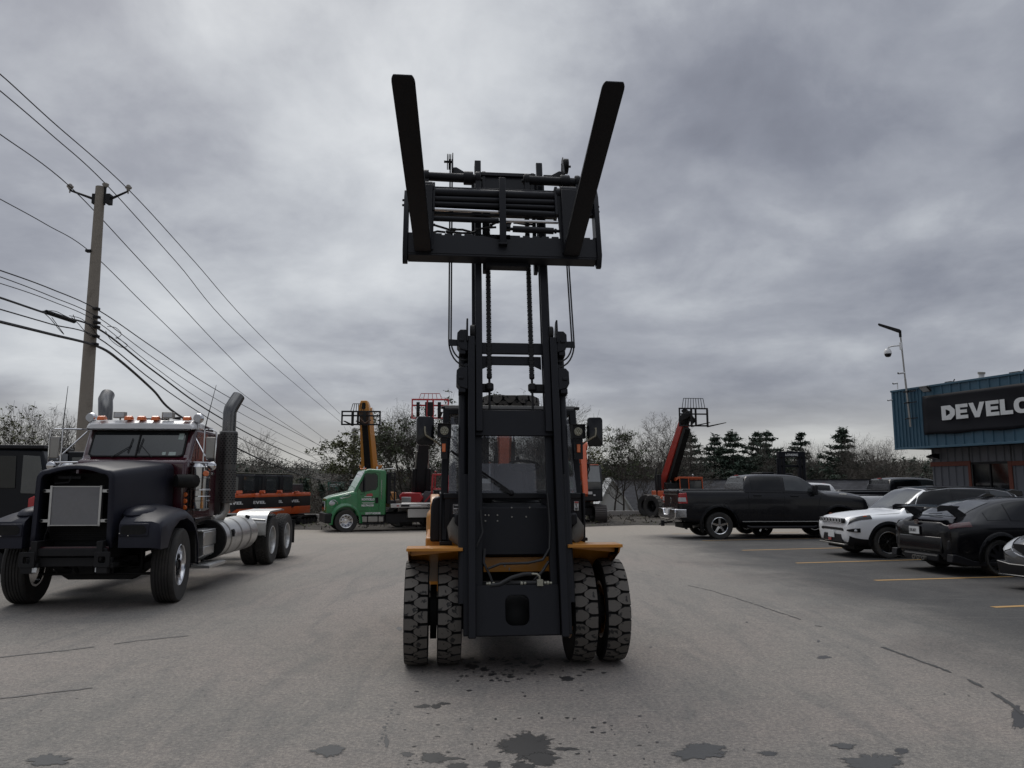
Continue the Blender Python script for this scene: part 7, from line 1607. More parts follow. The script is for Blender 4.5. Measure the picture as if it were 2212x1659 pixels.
# fittings on the roof edge
fl_ = thing('floodlight', 'square floodlight on the top edge of the blue fascia', 'floodlight', bl.matrix_basis @ Vector((0, 0, 0))); 
BM = Matrix.Translation((14.2, 28.5, 0)) @ Matrix.Rotation(R_(-71), 4, 'Z')
def place(o, x, y, z): o.location = BM @ Vector((x, y, z)); o.rotation_euler = (0, 0, R_(-71)); return o
place(fl_, 1.70, -.25, 5.02)
mb = MB(); mb.box((0, 0, 0), (.34, .06, .26), (50, 0, 0)); mb.bar((0, .05, .03), (0, .25, .12), .05, .05); mb.build('housing', M['dark'], fl_, .01); mb = MB(); mb.box((0, -.028, -.020), (.28, .012, .20), (50, 0, 0)); mb.build('lens', M['clear_lens'], fl_)
vp = thing('roof_vent', 'pale vent pipe leaning above the blue fascia', 'vent'); place(vp, 3.18, .6, 5.05)
mb = MB(); mb.cyl((0, 0, 0), (.05, 0, .34), .085, .09, 18); mb.build('pipe', M['white_paint'], vp); mb = MB(); mb.cyl((.045, 0, .33), (.055, 0, .40), .115, .115, 18); mb.build('cap', M['steel'], vp)
for x, w in ((2.30, .25), (4.75, .35)):
    a = thing('roof_box', ('small flat junction box on the roof edge beside the vent pipe' if x < 3 else 'flat dark box on the roof edge above the banner lettering'), 'junction box'); place(a, x, .2, 5.17)
    mb = MB(); mb.box((0, 0, .03), (w, .15, .06)); mb.cyl((w*.6, 0, .0), (w*.9, 0, .12), .02, None, 6); mb.build('box', M['dark'], a, .008)
def bullet(name, lab, x, y, z, post=False, s=1.0):
    a = thing(name, lab, 'camera'); place(a, x, y, z); mb = MB(); mb.cyl((.0, .0, .0), (-.05, -.20*s, -.02), .045*s, .05*s, 16); mb.build('housing', M['white_paint'], a)
    mb = MB(); mb.cyl((-.05, -.20*s, -.02), (-.053, -.212*s, -.021), .036*s, None, 14); mb.build('lens', M['rubber_black'], a)
    mb = MB(); (mb.bar((0, 0, 0), (0, 0, -.22), .025, .025) if post else mb.cyl((0, 0, 0), (0.0, .10*s, 0), .03, None, 10)); mb.build('mount', M['white_paint'], a)
bullet('security_camera', 'small white camera on a short post at the roof corner', .28, -.02, 5.42, True, .8)
bullet('security_camera', 'tiny white camera on the left edge of the blue fascia', .0, -.08, 4.82, False, .6)
bullet('security_camera', 'white bullet camera strapped halfway up the lamp mast', .82, -.28, 5.72, False, .9)
# lamp mast clamped to the fascia
lm = thing('lamp_mast', 'grey pipe mast with an LED street lamp head, clamped to the blue fascia', 'street lamp'); place(lm, .78, -.20, 0)
mb = MB(); mb.cyl((.14, 0, 3.75), (.04, 0, 5.5), .034, None, 12); mb.cyl((.04, 0, 5.45), (-.05, 0, 7.25), .028, None, 12); mb.build('pole', M['steel'], lm)
mb = MB()
for z in (4.05, 4.62, 5.02): mb.bx(-.10, .45, -.0, .03, z-.018, z+.018); mb.box((.09, .0, z), (.10, .11, .05))
mb.build('bracket', M['black_trim'], lm, .003)
mb = MB(); hp = Vector((-.05, 0, 7.25)); tp = hp + Vector((-.56, -.42, .36)); mb.bar(hp + Vector((-.0, 0, .02)), tp, .32, .11, (0, 0, 1), .24, .07); mb.cyl(hp + Vector((0, 0, -.2)), hp + Vector((0, 0, .06)), .045, None, 10); mb.build('lamp_head', M['dark'], lm, .012)
mb = MB(); d_ = (tp-hp); mb.bar(hp + d_*.45 + Vector((0, 0, -.03)), hp + d_*.95 + Vector((0, 0, -.018)), .14, .012, (0, 0, 1)); mb.build('lens', mat('led_panel', (.22, .21, .19), .3), lm)
dc = thing('dome_camera', 'white dome camera hanging from an arm on the lamp mast', 'camera'); place(dc, .78, -.22, 6.62)
mb = MB(); mb.tube([(-.02, 0, .12), (-.28, -.16, .13), (-.40, -.22, .10), (-.42, -.24, .02)], .028, 8); mb.box((-.03, 0, .1), (.07, .09, .28)); mb.build('arm', M['white_paint'], dc, .006)
mb = MB(); mb.lathe([(.002, .06), (.07, .05), (.115, -.01), (.135, -.09), (.135, -.14), (.002, -.14)], (-.42, -.24, 0), 'z', 24, False); mb.build('housing', M['white_paint'], dc)
mb = MB(); mb.lathe([(.118, -.14), (.115, -.19), (.08, -.25), (.002, -.27)], (-.42, -.24, 0), 'z', 24, False); mb.build('dome', M['gloss_black'], dc)

# ---------------- low house beyond the kerb: dark shingle roof and a white gable
hs = thing('house', 'white-gabled house with a long dark shingle roof, low behind the kerb', 'house', (8, 62, -3.2), 0)
def shingle():
    m, T, b = principled('shingles'); tc = T.add('ShaderNodeTexCoord').outputs['Object']
    br = T.add('ShaderNodeTexBrick'); T.l.new(T.vmath('MULTIPLY', tc, (1, .0, 0)) if 0 else tc, br.inputs[0]); 
    mp = T.add('ShaderNodeMapping'); T.l.new(tc, mp.inputs[0]); mp.inputs['Rotation'].default_value = (R_(90), 0, 0); T.l.new(mp.outputs[0], br.inputs[0])
    br.inputs['Scale'].default_value = 1.0; br.inputs['Brick Width'].default_value = .30; br.inputs['Row Height'].default_value = .12; br.inputs['Mortar Size'].default_value = .010
    br.inputs['Color1'].default_value = (.036, .036, .040, 1); br.inputs['Color2'].default_value = (.058, .058, .064, 1); br.inputs['Mortar'].default_value = (.024, .024, .027, 1)
    n = T.noise(tc, .8, 5, .6); T.l.new(T.mix(1.0, br.outputs[0], T.ramp(n, ((.3, (.7, .7, .7)), (.7, (1.3, 1.3, 1.3)))), 'MULTIPLY'), b.inputs['Base Color']); b.inputs['Roughness'].default_value = .9; return m
mb = MB(); mb.prism([(-3.5, 2.55), (0, 5.30), (3.5, 2.55), (3.4, 2.45), (0, 5.18), (-3.4, 2.45)], 'x', -.1, 22); rf = mb.build('roof', shingle(), hs, 0)
mb = MB(); mb.bx(.1, 21.8, -3.2, 3.2, -.5, 2.6); mb.bx(21.7, 21.8, -3.2, 3.2, 2.6, 3.2); mb.build('wall', M['white_paint'], hs)
mb = MB(); mb.bx(-.1, 22, -.10, .10, 5.28, 5.34); mb.build('ridge', M['dark'], rf)
mb = MB(); mb.prism([(-2.0, 2.55), (-.62, 5.25), (1.05, 2.55)], 'y', -5.0, -1.0)
for k in range(20):
    z = 2.6+.13*k; t = (z-2.55)/2.7; mb.bx(-2.0+1.38*t, 1.05-1.67*t, -5.02, -4.99, z, z+.02)
mb.bx(-1.9, .95, -4.9, -1.0, -.5, 2.55)
mb.build('gable', mat('white_siding', (.72, .72, .71), .7, dirt=.3, dcol=(.45, .45, .43), scale=2), hs)
mb = MB(); mb.prism([(-2.25, 2.40), (-.62, 5.42), (-.62, 5.28), (-2.1, 2.40)], 'y', -5.2, -1); mb.prism([(1.30, 2.40), (-.62, 5.42), (-.62, 5.28), (1.15, 2.40)], 'y', -5.2, -1); mb.build('gable_roof', M['letter'], hs)

# ---------------- green road sign far left of the green truck
sg = at(733, 1047, 120); rs_ = thing('road_sign', 'green highway sign half hidden behind the green truck hood', 'road sign', (sg.x, 120, land(sg.x, 120)), 0)
ztop = 1.68 + (1047-1042)/FPX*120; zb_ = 1.68 + (1047-1059)/FPX*120; z0 = rs_.location.z
mb = MB(); mb.bx(-1.8, 1.5, -.05, .05, zb_-z0, ztop-z0+.1); s_ = mb.build('panel', mat('sign_green', (.010, .10, .075), .5), rs_, .02)
mb = MB()
for x in (-1.2, .9): mb.bx(x-.08, x+.08, .05, .2, 0, ztop-z0)
mb.build('post', M['steel'], rs_)
mb = MB(); mb.bx(-1.5, .2, -.06, -.05, ztop-z0-.35, ztop-z0-.25); mb.bx(-1.5, .9, -.06, -.05, ztop-z0-.6, ztop-z0-.5); mb.build('lettering', M['letter'], s_)
# ================================================================== TREES
def leafmat(name, c1, c2, rough=.75):
    m, T, b = principled(name); tc = T.add('ShaderNodeNewGeometry'); n = T.noise(tc.outputs['Position'], .9, 4, .6)
    ri = tc.outputs['Random Per Island']
    c = T.mix(n, c1, c2); c = T.mix(1.0, c, T.ramp(ri, ((0, (.6, .6, .6)), (1, (1.45, 1.45, 1.4)))), 'MULTIPLY')
    T.l.new(c, b.inputs['Base Color']); b.inputs['Roughness'].default_value = rough; b.inputs['Specular IOR Level'].default_value = .25; return m
M['needle'] = leafmat('pine_needles', (.040, .056, .030), (.070, .084, .044)); M['needle_dark'] = leafmat('dark_needles', (.026, .042, .034), (.052, .072, .050))
M['oliveleaf'] = leafmat('olive_leaf', (.075, .088, .040), (.115, .118, .055)); M['twig'] = leafmat('twig', (.062, .054, .045), (.100, .088, .075)); M['redtwig'] = leafmat('red_twig', (.060, .034, .030), (.085, .048, .040))
M['bark'] = mat('bark', (.060, .052, .045), .9, dirt=.5, dcol=(.10, .09, .08), scale=4, bump=.4)
rng = np.random.default_rng(11)
def tris(P, size, rnd=rng, flat=.5, elong=2.2):
    """small leaf-like triangles around the points P"""
    n = len(P); d = rnd.normal(size=(n, 3)); d[:, 2] *= flat; d /= np.linalg.norm(d, axis=1)[:, None]
    e = rnd.normal(size=(n, 3)); e -= (e*d).sum(1)[:, None]*d; e /= np.linalg.norm(e, axis=1)[:, None]
    s = size*rnd.uniform(.5, 1.5, n)[:, None]
    return np.stack([P-e*s*.5/elong*1.2, P+e*s*.5/elong*1.2, P+d*s], 1).reshape(-1, 3)
def tri_mesh(name, V, mats, idx=None):
    n = len(V)//3; me = bpy.data.meshes.new(name); me.vertices.add(n*3); me.vertices.foreach_set('co', V.astype(np.float32).ravel())
    me.loops.add(n*3); me.loops.foreach_set('vertex_index', np.arange(n*3, dtype=np.int32)); me.polygons.add(n); me.polygons.foreach_set('loop_start', np.arange(0, n*3, 3, dtype=np.int32))
    for m in mats: me.materials.append(m)
    if idx is not None: me.polygons.foreach_set('material_index', idx.astype(np.int32))
    me.update(calc_edges=True); return me
def branch(mb, tips, p, d, L, r, depth, rnd, spread=.6, up=.15, seg=4, curve=.25, kids=(2, 4), minr=.006, n=5):
    pts = [p]; rs = [r]; dd = Vector(d).normalized()
    for i in range(seg):
        dd = (dd + Vector((rnd.uniform(-1, 1), rnd.uniform(-1, 1), rnd.uniform(-1, 1)))*curve/seg*1.6 + Vector((0, 0, up/seg))).normalized()
        pts.append(pts[-1] + dd*L/seg); rs.append(max(minr, r*(1-.62*(i+1)/seg)))
    mb.tube(pts, rs, n if depth > 1 else 3, False)
    if depth <= 0: tips.append((pts[-1], dd)); tips.append((pts[-2], dd)); return
    for k in range(rnd.randint(*kids)):
        t = rnd.uniform(.35, 1.0); i = min(seg-1, int(t*seg)); q = pts[i].lerp(pts[i+1], t*seg-i)
        ax = dd.orthogonal(); ax.rotate(Matrix.Rotation(rnd.uniform(0, 6.28), 3, dd)); nd = (dd*(1-spread*.5) + ax*spread).normalized()
        branch(mb, tips, q, nd, L*rnd.uniform(.5, .8), rs[i]*.6, depth-1, rnd, spread, up, max(2, seg-1), curve, kids, minr, max(3, n-1))
    branch(mb, tips, pts[-1], dd, L*.6, rs[-1], depth-1, rnd, spread, up, max(2, seg-1), curve, kids, minr, max(3, n-1))
def bare_tree(name, label, loc, H, seed, lean=0, depth=4, forks=1, twigs=.0, leaf=None, group=None, spread=.62, tr=.014, minr=.010):
    rnd = random.Random(seed); t = thing(name, label, 'tree', loc, rnd.uniform(0, 360), group); mb = MB(); tips = []
    for f_ in range(forks):
        a = rnd.uniform(0, 6.28); d = Vector((math.cos(a)*.12*(forks > 1)*2 + lean, math.sin(a)*.12*(forks > 1)*2, 1))
        branch(mb, tips, Vector((0, 0, -.1)), d, H*.46, H*tr, depth, rnd, spread, .35, 5, .30, (3, 5), minr)
    zm = max(v[2] for v in mb.v); k = H/zm; mb.xf(Matrix.Scale(k, 4)); mb.build('trunk', M['bark'], t, smooth=True, recalc=False)
    tip = np.array([list(p*k) for p, d in tips]); r2 = np.random.default_rng(seed)
    if leaf:
        tip = tip[r2.uniform(size=len(tip)) < leaf[4]] if len(leaf) > 4 else tip
        P = np.repeat(tip, leaf[1], 0) + r2.normal(size=(len(tip)*leaf[1], 3))*leaf[2]*np.array([1, 1, .55]); P = P[P[:, 2] > H*.42]
        inst('crown', tri_mesh('crown', tris(P, leaf[3], r2), [M[leaf[0]]]), t)
    else:
        P = np.repeat(tip, 2, 0) + r2.normal(size=(len(tip)*2, 3))*H*.012; V = tris(P, H*.035, r2, .9, 22); inst('crown', tri_mesh('crown', V, [M['twig']]), t)
    return t
def pine(name, label, loc, H, seed, W=.30, mt='needle_dark', dens=1.0, base=.22, droop=.1, group=None, ts=.42, whorl=.42, broken=.25):
    rnd = random.Random(seed); r2 = np.random.default_rng(seed); t = thing(name, label, 'tree', loc, rnd.uniform(0, 360), group); mb = MB()
    mb.tube([(0, 0, -.1), (rnd.uniform(-.1, .1), 0, H*.5), (rnd.uniform(-.15, .15), rnd.uniform(-.1, .1), H)], [H*.016, H*.011, .02], 7, False); P = []; S = []
    z = H*base
    while z < H*.99:
        f = (z/H-base)/(1-base); Rr = min(.58*(H-z)+.12, H*W)
        for k in range(rnd.randint(4, 6)):
            if rnd.random() < broken*(1-f): continue
            a = rnd.uniform(0, 6.28); L = Rr*rnd.uniform(.55, 1.2); e = L*rnd.uniform(-.02, .25) - droop*L*(1-f); m = Vector((math.cos(a)*L*.55, math.sin(a)*L*.55, z+e*.4)); q = Vector((math.cos(a)*L, math.sin(a)*L, z+e+.08*L))
            mb.tube([(0, 0, z), m, q], [.012*L+.01, .008*L+.008, .006], 3, False)
            n = int((6+L*9)*dens); u = r2.uniform(.25, 1.05, n); base_ = np.outer(1-u, [0, 0, z]) + np.outer(u, list(q)); w = .09*L+.08
            P.append(base_ + r2.normal(size=(n, 3))*np.array([w, w, w*.22]))
        z += whorl*rnd.uniform(.7, 1.3)*(1-.4*f)
    P = np.concatenate(P + [np.array([[0, 0, H*(.94+.012*i)] for i in range(6)])]); P = np.repeat(P, 7, 0) + r2.normal(size=(len(P)*7, 3))*ts*.38*np.array([1, 1, .45])
    mb.build('trunk', M['bark'], t, recalc=False); inst('crown', tri_mesh('crown', tris(P, ts, r2, .6, 3.0), [M[mt]]), t); return t
def tree_at(px, top, Y):
    c = at(px, top, Y); g = land(c.x, Y) if Y > 48.5 else gz(c.x, Y); return (c.x, Y, g), c.z - g
# tall pines on the right
for i, (px, top, Y, W, seed, lb) in enumerate((
        (1490, 936, 84, .36, 21, 'slim thin-crowned pine just right of the raised orange boom'), (1544, 940, 88, .36, 22, 'dark pine left of the broad twin-topped pine above the pickup bed'),
        (1580, 931, 84, .46, 23, 'broad dark pine with a flat ragged top above the pickup bed'), (1634, 936, 90, .36, 24, 'pointed dark pine above the pickup rear window'), (1656, 932, 86, .40, 25, 'tall dark pine above the pickup front window'),
        (1730, 937, 92, .36, 26, 'narrow-topped pine just right of the distant black forklift mast'), (1817, 923, 80, .50, 27, 'tallest tiered dark pine standing alone left of the blue fascia'))):
    loc, H = tree_at(px, top, Y); pine('pine_tree', lb, loc, H, seed, W, 'needle_dark', .8, .18, .10, 'tall pines beyond the parking bays', .36, .85, .25)
# open-crowned pine behind the green truck
loc, H = tree_at(812, 880, 56); bare_tree('pine_tree', 'wide open-crowned olive pine behind the green truck', loc, H, 33, 0, 4, 2, leaf=('oliveleaf', 22, .17, .19, .12), spread=.95, tr=.012)
loc, H = tree_at(850, 905, 60); bare_tree('pine_tree', 'second open pine filling in right of the amber boom', loc, H, 37, .05, 4, 1, leaf=('oliveleaf', 20, .17, .19, .09), spread=.9, tr=.012)
for px, top, Y, seed, lf_, lb, fk in ((890, 862, 58, 41, None, 'tall bare tree behind the red fork frame', 2), (920, 880, 55, 42, ('needle', 16, .15, .17, .06), 'sparse dark pine behind the black telehandler boom', 2), (1072, 832, 52, 43, ('needle', 14, .14, .17, .10), 'leafy treetop rising behind the forklift mast on the left', 1),
        (1175, 838, 54, 44, None, 'bare twiggy treetop rising behind the forklift mast on the right', 2), (1150, 905, 50, 45, None, 'bare forked tree seen through the forklift cab glass', 2), (1010, 900, 56, 46, ('needle', 14, .15, .17, .05), 'thin tree behind the left side window of the forklift cab', 1), (1243, 885, 50, 53, ('oliveleaf', 6, .12, .15, .2), 'slender tree peeping past the right corner of the cab roof', 1),
        (1324, 916, 51, 47, ('needle', 14, .10, .13, .09), 'young broad-leaved tree with clumped leaves, left of the pair by the kerb', 1), (1345, 925, 52, 48, ('needle', 14, .10, .13, .09), 'young leafy tree, right of the pair by the kerb', 1), (1380, 940, 54, 49, None, 'thin bare sapling between the leafy pair and the orange boom', 1),
        (1434, 892, 56, 50, None, 'bare tree forking just left of the raised orange boom', 2), (1697, 943, 80, 51, None, 'leafless tree above the pickup windscreen', 1), (1480, 915, 62, 52, None, 'pale bare tree right behind the orange boom tip', 1),
        (1895, 935, 70, 54, None, 'bare tree touching the left end of the blue fascia', 2), (1770, 950, 85, 55, None, 'grey bare tree left of the lone tiered pine', 1), (1850, 952, 78, 56, None, 'low bare tree right of the lone tiered pine', 2),
        (75, 872, 50, 61, None, 'large spreading bare tree left of the utility pole', 1), (128, 876, 52, 62, None, 'fan-shaped bare tree right beside the utility pole', 2), (12, 862, 46, 63, ('oliveleaf', 8, .15, .16, .08), 'bare tree with a few olive leaves at the left edge', 2), (515, 925, 60, 64, None, 'thin bare tree behind the tractor exhaust stack', 1)):
    loc, H = tree_at(px, top, Y); bare_tree('broadleaf_tree' if lf_ else 'bare_tree', lb, loc, H, seed, 0, 4, fk, leaf=lf_, spread=.6 if px not in (1434, 75, 128) else .75, minr=.008)
# woodland beyond: one mass of brush and trees nobody could count
prof = ((-200, 950), (0, 964), (60, 972), (200, 978), (470, 992), (530, 1014), (600, 1026), (680, 1032), (760, 1030), (860, 1014), (1000, 996), (1280, 992), (1340, 992), (1420, 992), (1500, 996), (1600, 992), (1700, 990), (1800, 992), (1900, 990), (2010, 988), (2400, 980))
V = []; I = []
for row, (Y0, Y1, n, drop) in enumerate(((58, 74, 190, 38), (80, 115, 330, 10), (120, 180, 460, 0))):
    for k in range(n):
        px = rng.uniform(-250, 2450); Y = rng.uniform(Y0, Y1); top = np.interp(px, [a[0] for a in prof], [a[1] for a in prof]) + drop + rng.uniform(-8, 16)
        c = at(px, top, Y); g = land(c.x, Y)
        if 4.5 < c.x < 31 and Y < 72: continue
        H = max(1.5, c.z-g); ever = rng.random() < (.30 if row else .15); green = (not ever) and rng.random() < .10; n_ = int((420 if ever else 330) * (1.5 if row == 0 else 1)); W = H*rng.uniform(.16, .26)*(1.0 if ever else 1.3)
        u = rng.uniform(0, 1, n_)**(.9); rad = W*((1-u)**.7 if ever else np.sin(np.pi*np.clip(u*.85+.12, 0, 1))**.6); a = rng.uniform(0, 6.283, n_); rr = np.sqrt(rng.uniform(0, 1, n_))*rad
        P = np.stack([c.x+rr*np.cos(a), Y+rr*np.sin(a), g+u*H], 1)
        T3 = tris(P, (.42 if ever else .62)*(.60 if row == 0 else 1), rng, .7 if ever else 1.6, 2.4 if ever else 11)
        V.append(T3); I.append(np.full(n_, 0 if ever else (2 if green else (3 if rng.random() < .07 else 1))))
        if not ever:
            for q in range(3):                                      # pale stems
                b0 = np.array([c.x+rng.normal()*.4, Y, g]); b1 = b0 + np.array([rng.normal()*.5, rng.normal()*.4, H*rng.uniform(.6, .95)]); w = .05
                V.append(np.array([b0-[w, 0, 0], b0+[w, 0, 0], b1])); I.append(np.array([1]))
V = np.concatenate(V); I = np.concatenate(I)
o = bpy.data.objects.new('woodland', tri_mesh('woodland', V, [M['needle_dark'], M['twig'], M['oliveleaf'], M['redtwig']], I)); COL.objects.link(o)
tag(o, 'woodland of bare trees and evergreens closing the view beyond the yard', 'woodland', kind='stuff')
# ridge crown: rough tree line along the far hill
V = []; I = []
for k in range(2600):
    x = rng.uniform(-700, 700); Y = rng.uniform(420, 650); g = land(x, Y); n_ = 44; I.append(np.full(n_, 1 if rng.random() < .75 else 0)); P = np.stack([x+rng.normal(size=n_)*3.2, Y+rng.normal(size=n_)*3, g+rng.uniform(0, 7, n_)*(1-.3*abs(rng.normal(size=n_)))], 1); V.append(tris(P, 1.25, rng, 1.4, 2.5))
o = bpy.data.objects.new('ridge_woodland', tri_mesh('ridge_woodland', np.concatenate(V), [M['needle_dark'], M['twig']], np.concatenate(I))); COL.objects.link(o); tag(o, 'wooded ridge on the skyline far behind the yard', 'woodland', kind='stuff')
# brush along the kerb and dry litter on the verge
V = []; I = []
for k in range(420):
    px = rng.uniform(-100, 2300); px = px - 170 if 1270 < px < 1440 else px; Y = rng.uniform(49.2, 57); c = at(px, 1047, Y); g = land(c.x, Y); n_ = 34; h = rng.uniform(.4, 1.7); P = np.stack([c.x+rng.normal(size=n_)*.45, Y+rng.normal(size=n_)*.4, g+rng.uniform(0, h, n_)], 1); V.append(tris(P, .42, rng, 2.2, 9)); I.append(np.full(n_, 0 if rng.random() < .7 else 1))
for k in range(2600):
    x = rng.uniform(-45, 48); Y = 37.3 + 10.6*rng.random()**.8; n_ = 4; P = np.stack([x+rng.normal(size=n_)*.12, Y+rng.normal(size=n_)*.1, gz(x, Y)+.03+rng.uniform(0, .10, n_)], 1); V.append(tris(P, .14, rng, .8, 3)); I.append(np.full(n_, 0 if rng.random() < .8 else 1))
o = bpy.data.objects.new('brush', tri_mesh('brush', np.concatenate(V), [M['twig'], M['oliveleaf']], np.concatenate(I))); COL.objects.link(o); tag(o, 'dry brush and litter along the kerb', 'brush', kind='stuff')
# ================================================================== UTILITY POLE AND LINES
PY = 22.0
pt_, pb = at(217, 404, PY), at(176, 1010, PY); dz_ = (pt_-pb); base = pb + dz_*((0-pb.z)/dz_.z)
up_ = thing('utility_pole', 'weathered wooden utility pole with a splayed two-arm bracket at its top', 'utility pole', (base.x, base.y, 0))
b0 = Vector((0, 0, -.2)); tpv = pt_ - Vector(up_.location)
mb = MB(); n = 14; mb.tube([b0.lerp(tpv, i/n) for i in range(n+1)], [.215-.085*i/n for i in range(n+1)], 20); pole = mb.build('pole', M['wood'], up_)
pd = Vector((-6.2, 63, 0)).normalized(); across = Vector((pd.y, -pd.x, 0))
def on_pole(px, py): return at(px, py, PY)
arms = []
for a, b in (((206, 431), (151, 411)), ((236, 431), (277, 413))):
    p, q = on_pole(*a) - up_.location, on_pole(*b) - up_.location; mb = MB(); mb.tube([p, p.lerp(q, .5), q], [.045, .035, .03], 8); mb.box(p, (.12, .2, .30)); arm = mb.build('arm', M['steel'] if 0 else M['dark'], up_, .005)
    mb = MB(); mb.lathe([(.002, -.05), (.05, -.05), (.05, 0), (.09, .01), (.095, .05), (.05, .06), (.06, .09), (.03, .12), (.002, .12)], q + Vector((0, 0, .08)), 'z', 14, False); mb.cyl(q - Vector((0, 0, .08)), q + Vector((0, 0, .1)), .02, None, 6); mb.build('insulator', M['concrete'], arm)
q = on_pole(228, 401) - up_.location; mb = MB(); mb.bar(q - Vector((0, 0, .6)), q, .05, .05); ar = mb.build('top_pin', M['dark'], up_); mb = MB(); mb.lathe([(.002, -.05), (.05, -.05), (.09, .01), (.095, .05), (.05, .08), (.002, .1)], q, 'z', 14, False); mb.build('insulator', M['concrete'], ar)
for px, py in ((197, 545), (213, 669), (214, 687), (214, 699), (213, 708), (212, 728), (210, 745)):
    q = on_pole(px, py) - up_.location; mb = MB(); mb.box(q + Vector((0, -.12, 0)), (.16, .14, .07)); mb.cyl(q + Vector((-.1, -.1, 0)), q + Vector((.1, -.1, 0)), .02, None, 6); mb.build('clamp', M['dark'], up_, .005)
# second pole far down the line
P2 = at(766, 924, 88); g2 = land(P2.x, 88); p2 = thing('utility_pole', 'distant grey utility pole half hidden by the open pine', 'utility pole', (P2.x, 88, g2)); mb = MB(); mb.tube([(0, 0, -.2), (0, 0, P2.z-g2)], [.17, .13], 10); mb.build('pole', M['wood'], p2); mb = MB(); mb.box((0, 0, P2.z-g2-.5), (.5, .3, .9)); mb.build('transformer', M['steel'], p2, .05)
# cables, each hanging in the vertical plane of the pole line
plane_o = Vector((base.x, base.y, 0)); pl_n = across
def in_plane(px, py, off=0.0):
    r = pix_dir(px, py); o = Vector((0, 0, CH)); t = ((plane_o + pl_n*off) - o).dot(pl_n) / r.dot(pl_n); return o + r*t
def smooth(P, n=6):
    out = []
    for i in range(len(P)-1):
        a, b, c, d = P[max(0, i-1)], P[i], P[i+1], P[min(len(P)-1, i+2)]
        for k in range(n):
            t = k/n; out.append(.5*((2*b) + (c-a)*t + (2*a-5*b+4*c-d)*t*t + (3*b-a-3*c+d)*t**3))
    return out + [P[-1]]
cab_ = [
 ('top conductor passing over the right arm of the utility pole', .014, .50, [(-60, 118), (0, 160), (110, 260), (277, 409), (420, 565), (560, 722), (735, 895)]),
 ('top conductor crossing the tip of the utility pole', .014, .10, [(-60, 150), (0, 196), (110, 290), (228, 397), (380, 565), (540, 745), (740, 915)]),
 ('top conductor passing over the left arm of the utility pole', .014, -.50, [(-60, 250), (0, 290), (150, 402), (300, 560), (480, 755), (600, 870), (720, 962)]),
 ('single thin wire tied to the pole below its arms', .012, -.2, [(-60, 398), (0, 430), (100, 485), (196, 545), (330, 675), (480, 815), (600, 905), (718, 980)]),
 ('uppermost of the lower bundle of cables on the utility pole', .016, .15, [(-60, 566), (0, 584), (110, 624), (214, 671), (330, 750), (460, 838), (600, 915), (735, 985)]),
 ('second highest cable of the lower bundle on the utility pole', .012, .15, [(-60, 582), (0, 598), (110, 640), (214, 687), (330, 772), (460, 858), (600, 935), (735, 1002)]),
 ('thin third cable of the lower bundle on the utility pole', .011, .15, [(-60, 598), (0, 612), (110, 650), (214, 698), (330, 790), (460, 880), (600, 955), (735, 1012)]),
 ('thick cable carrying a splice loop left of the utility pole', .028, .15, [(-60, 625), (0, 643), (110, 680), (212, 710), (330, 800), (460, 893), (600, 968), (735, 1026)]),
 ('plain cable just below the splice loops on the utility pole', .018, .15, [(-60, 650), (0, 668), (110, 700), (212, 730), (330, 822), (440, 897), (560, 968), (700, 1030)]),
 ('lowest and thickest black cable on the utility pole', .040, .15, [(-60, 680), (0, 695), (110, 722), (210, 748), (260, 780), (330, 842), (380, 893), (500, 962), (600, 1008), (680, 1034), (745, 1043)]),
]
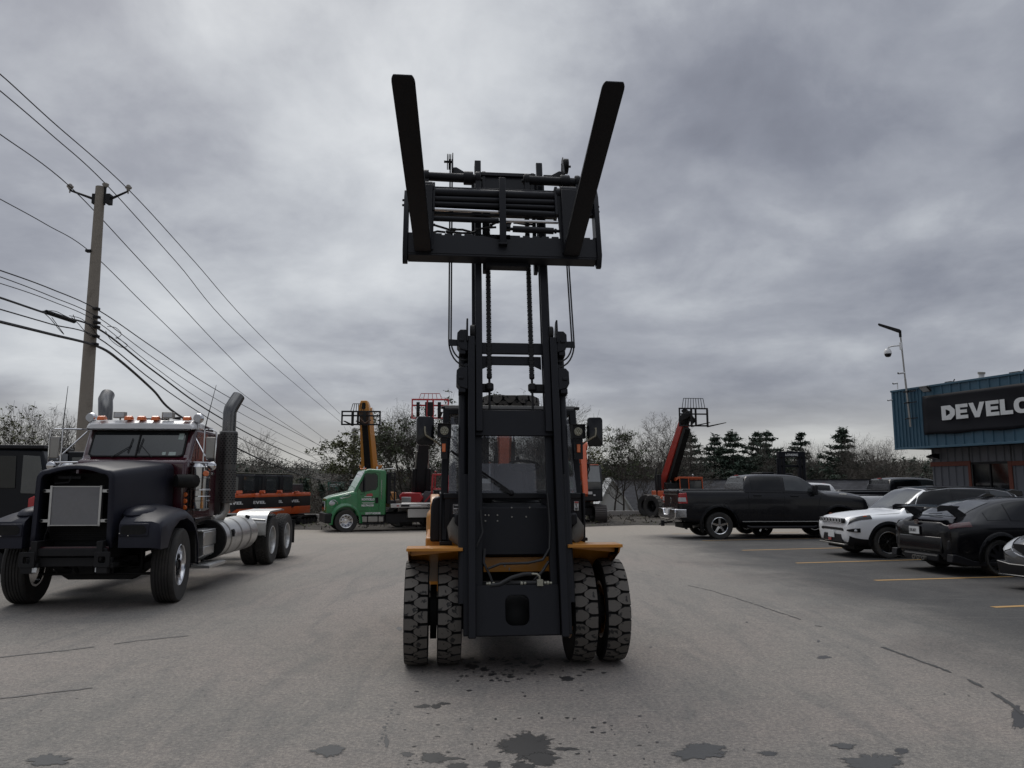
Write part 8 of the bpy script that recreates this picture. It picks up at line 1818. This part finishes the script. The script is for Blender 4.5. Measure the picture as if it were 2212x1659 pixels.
for lb, r, off, pts in cab_:
    P = smooth([in_plane(px, py, off) for px, py in pts], 8); P = [p for p in P if p.y < 90]
    o = MB().tube(P, r, 6).build('power_line', M['wire'], None, recalc=False); tag(o, lb, 'cable', 'cables on the utility pole')
    if 'splice' in lb:
        for loop in ([(90, 672), (118, 672), (140, 682), (160, 690), (158, 680)], [(95, 676), (110, 690), (128, 712), (138, 722), (125, 704), (112, 686)], [(150, 682), (178, 690), (205, 716), (212, 728), (190, 722), (170, 700), (155, 686)], [(228, 715), (240, 735), (262, 750), (275, 745), (250, 728)], [(232, 705), (250, 708), (262, 722), (250, 732)]):
            MB().tube(smooth([in_plane(a, b, off) for a, b in loop], 5), .010, 5).build('splice_loop', M['wire'], o, recalc=False)
        MB().tube([in_plane(100, 674, off), in_plane(160, 694, off)], .06, 8).build('splice_case', M['wire'], o, recalc=False)

# ================================================================== small repeated fittings: one object each
def split_islands(o, limit=14):
    me = o.data; n = len(me.vertices); par = list(range(n))
    def find(a):
        while par[a] != a: par[a] = par[par[a]]; a = par[a]
        return a
    for e in me.edges:
        a, b = find(e.vertices[0]), find(e.vertices[1])
        if a != b: par[a] = b
    grp = {}
    for p in me.polygons: grp.setdefault(find(p.vertices[0]), []).append(p)
    if not 1 < len(grp) <= limit: return
    for k, (r, ps) in enumerate(grp.items()):
        mp = {}; vs = []; fs = []
        for p in ps:
            f = []
            for v in p.vertices:
                if v not in mp: mp[v] = len(vs); vs.append(tuple(me.vertices[v].co))
                f.append(mp[v])
            fs.append(f)
        nm = bpy.data.meshes.new(me.name); nm.from_pydata(vs, [], fs)
        for m in me.materials: nm.materials.append(m)
        nm.polygons.foreach_set('material_index', [p.material_index for p in ps]); nm.polygons.foreach_set('use_smooth', [p.use_smooth for p in ps]); nm.set_sharp_from_angle(angle=R_(35)); nm.update()
        c = o.copy(); c.data = nm; COL.objects.link(c); c.parent = o.parent
        c.name = o.name.split('.')[0]
    bpy.data.objects.remove(o)
for o in [o for o in COL.objects if o.type == 'MESH' and not o.children and o.name.split('.')[0] in ('mast_roller', 'bumper_bracket', 'shackle_plate', 'tank_strap', 'bolt', 'grommet', 'marker_lamp', 'screw', 'strap', 'boom_rivet', 'cab_mount', 'rubber_cap', 'exhaust_tip', 'front_panel', 'fender_bracket', 'bracket', 'hydraulic_valve', 'body_panel')]: split_islands(o)
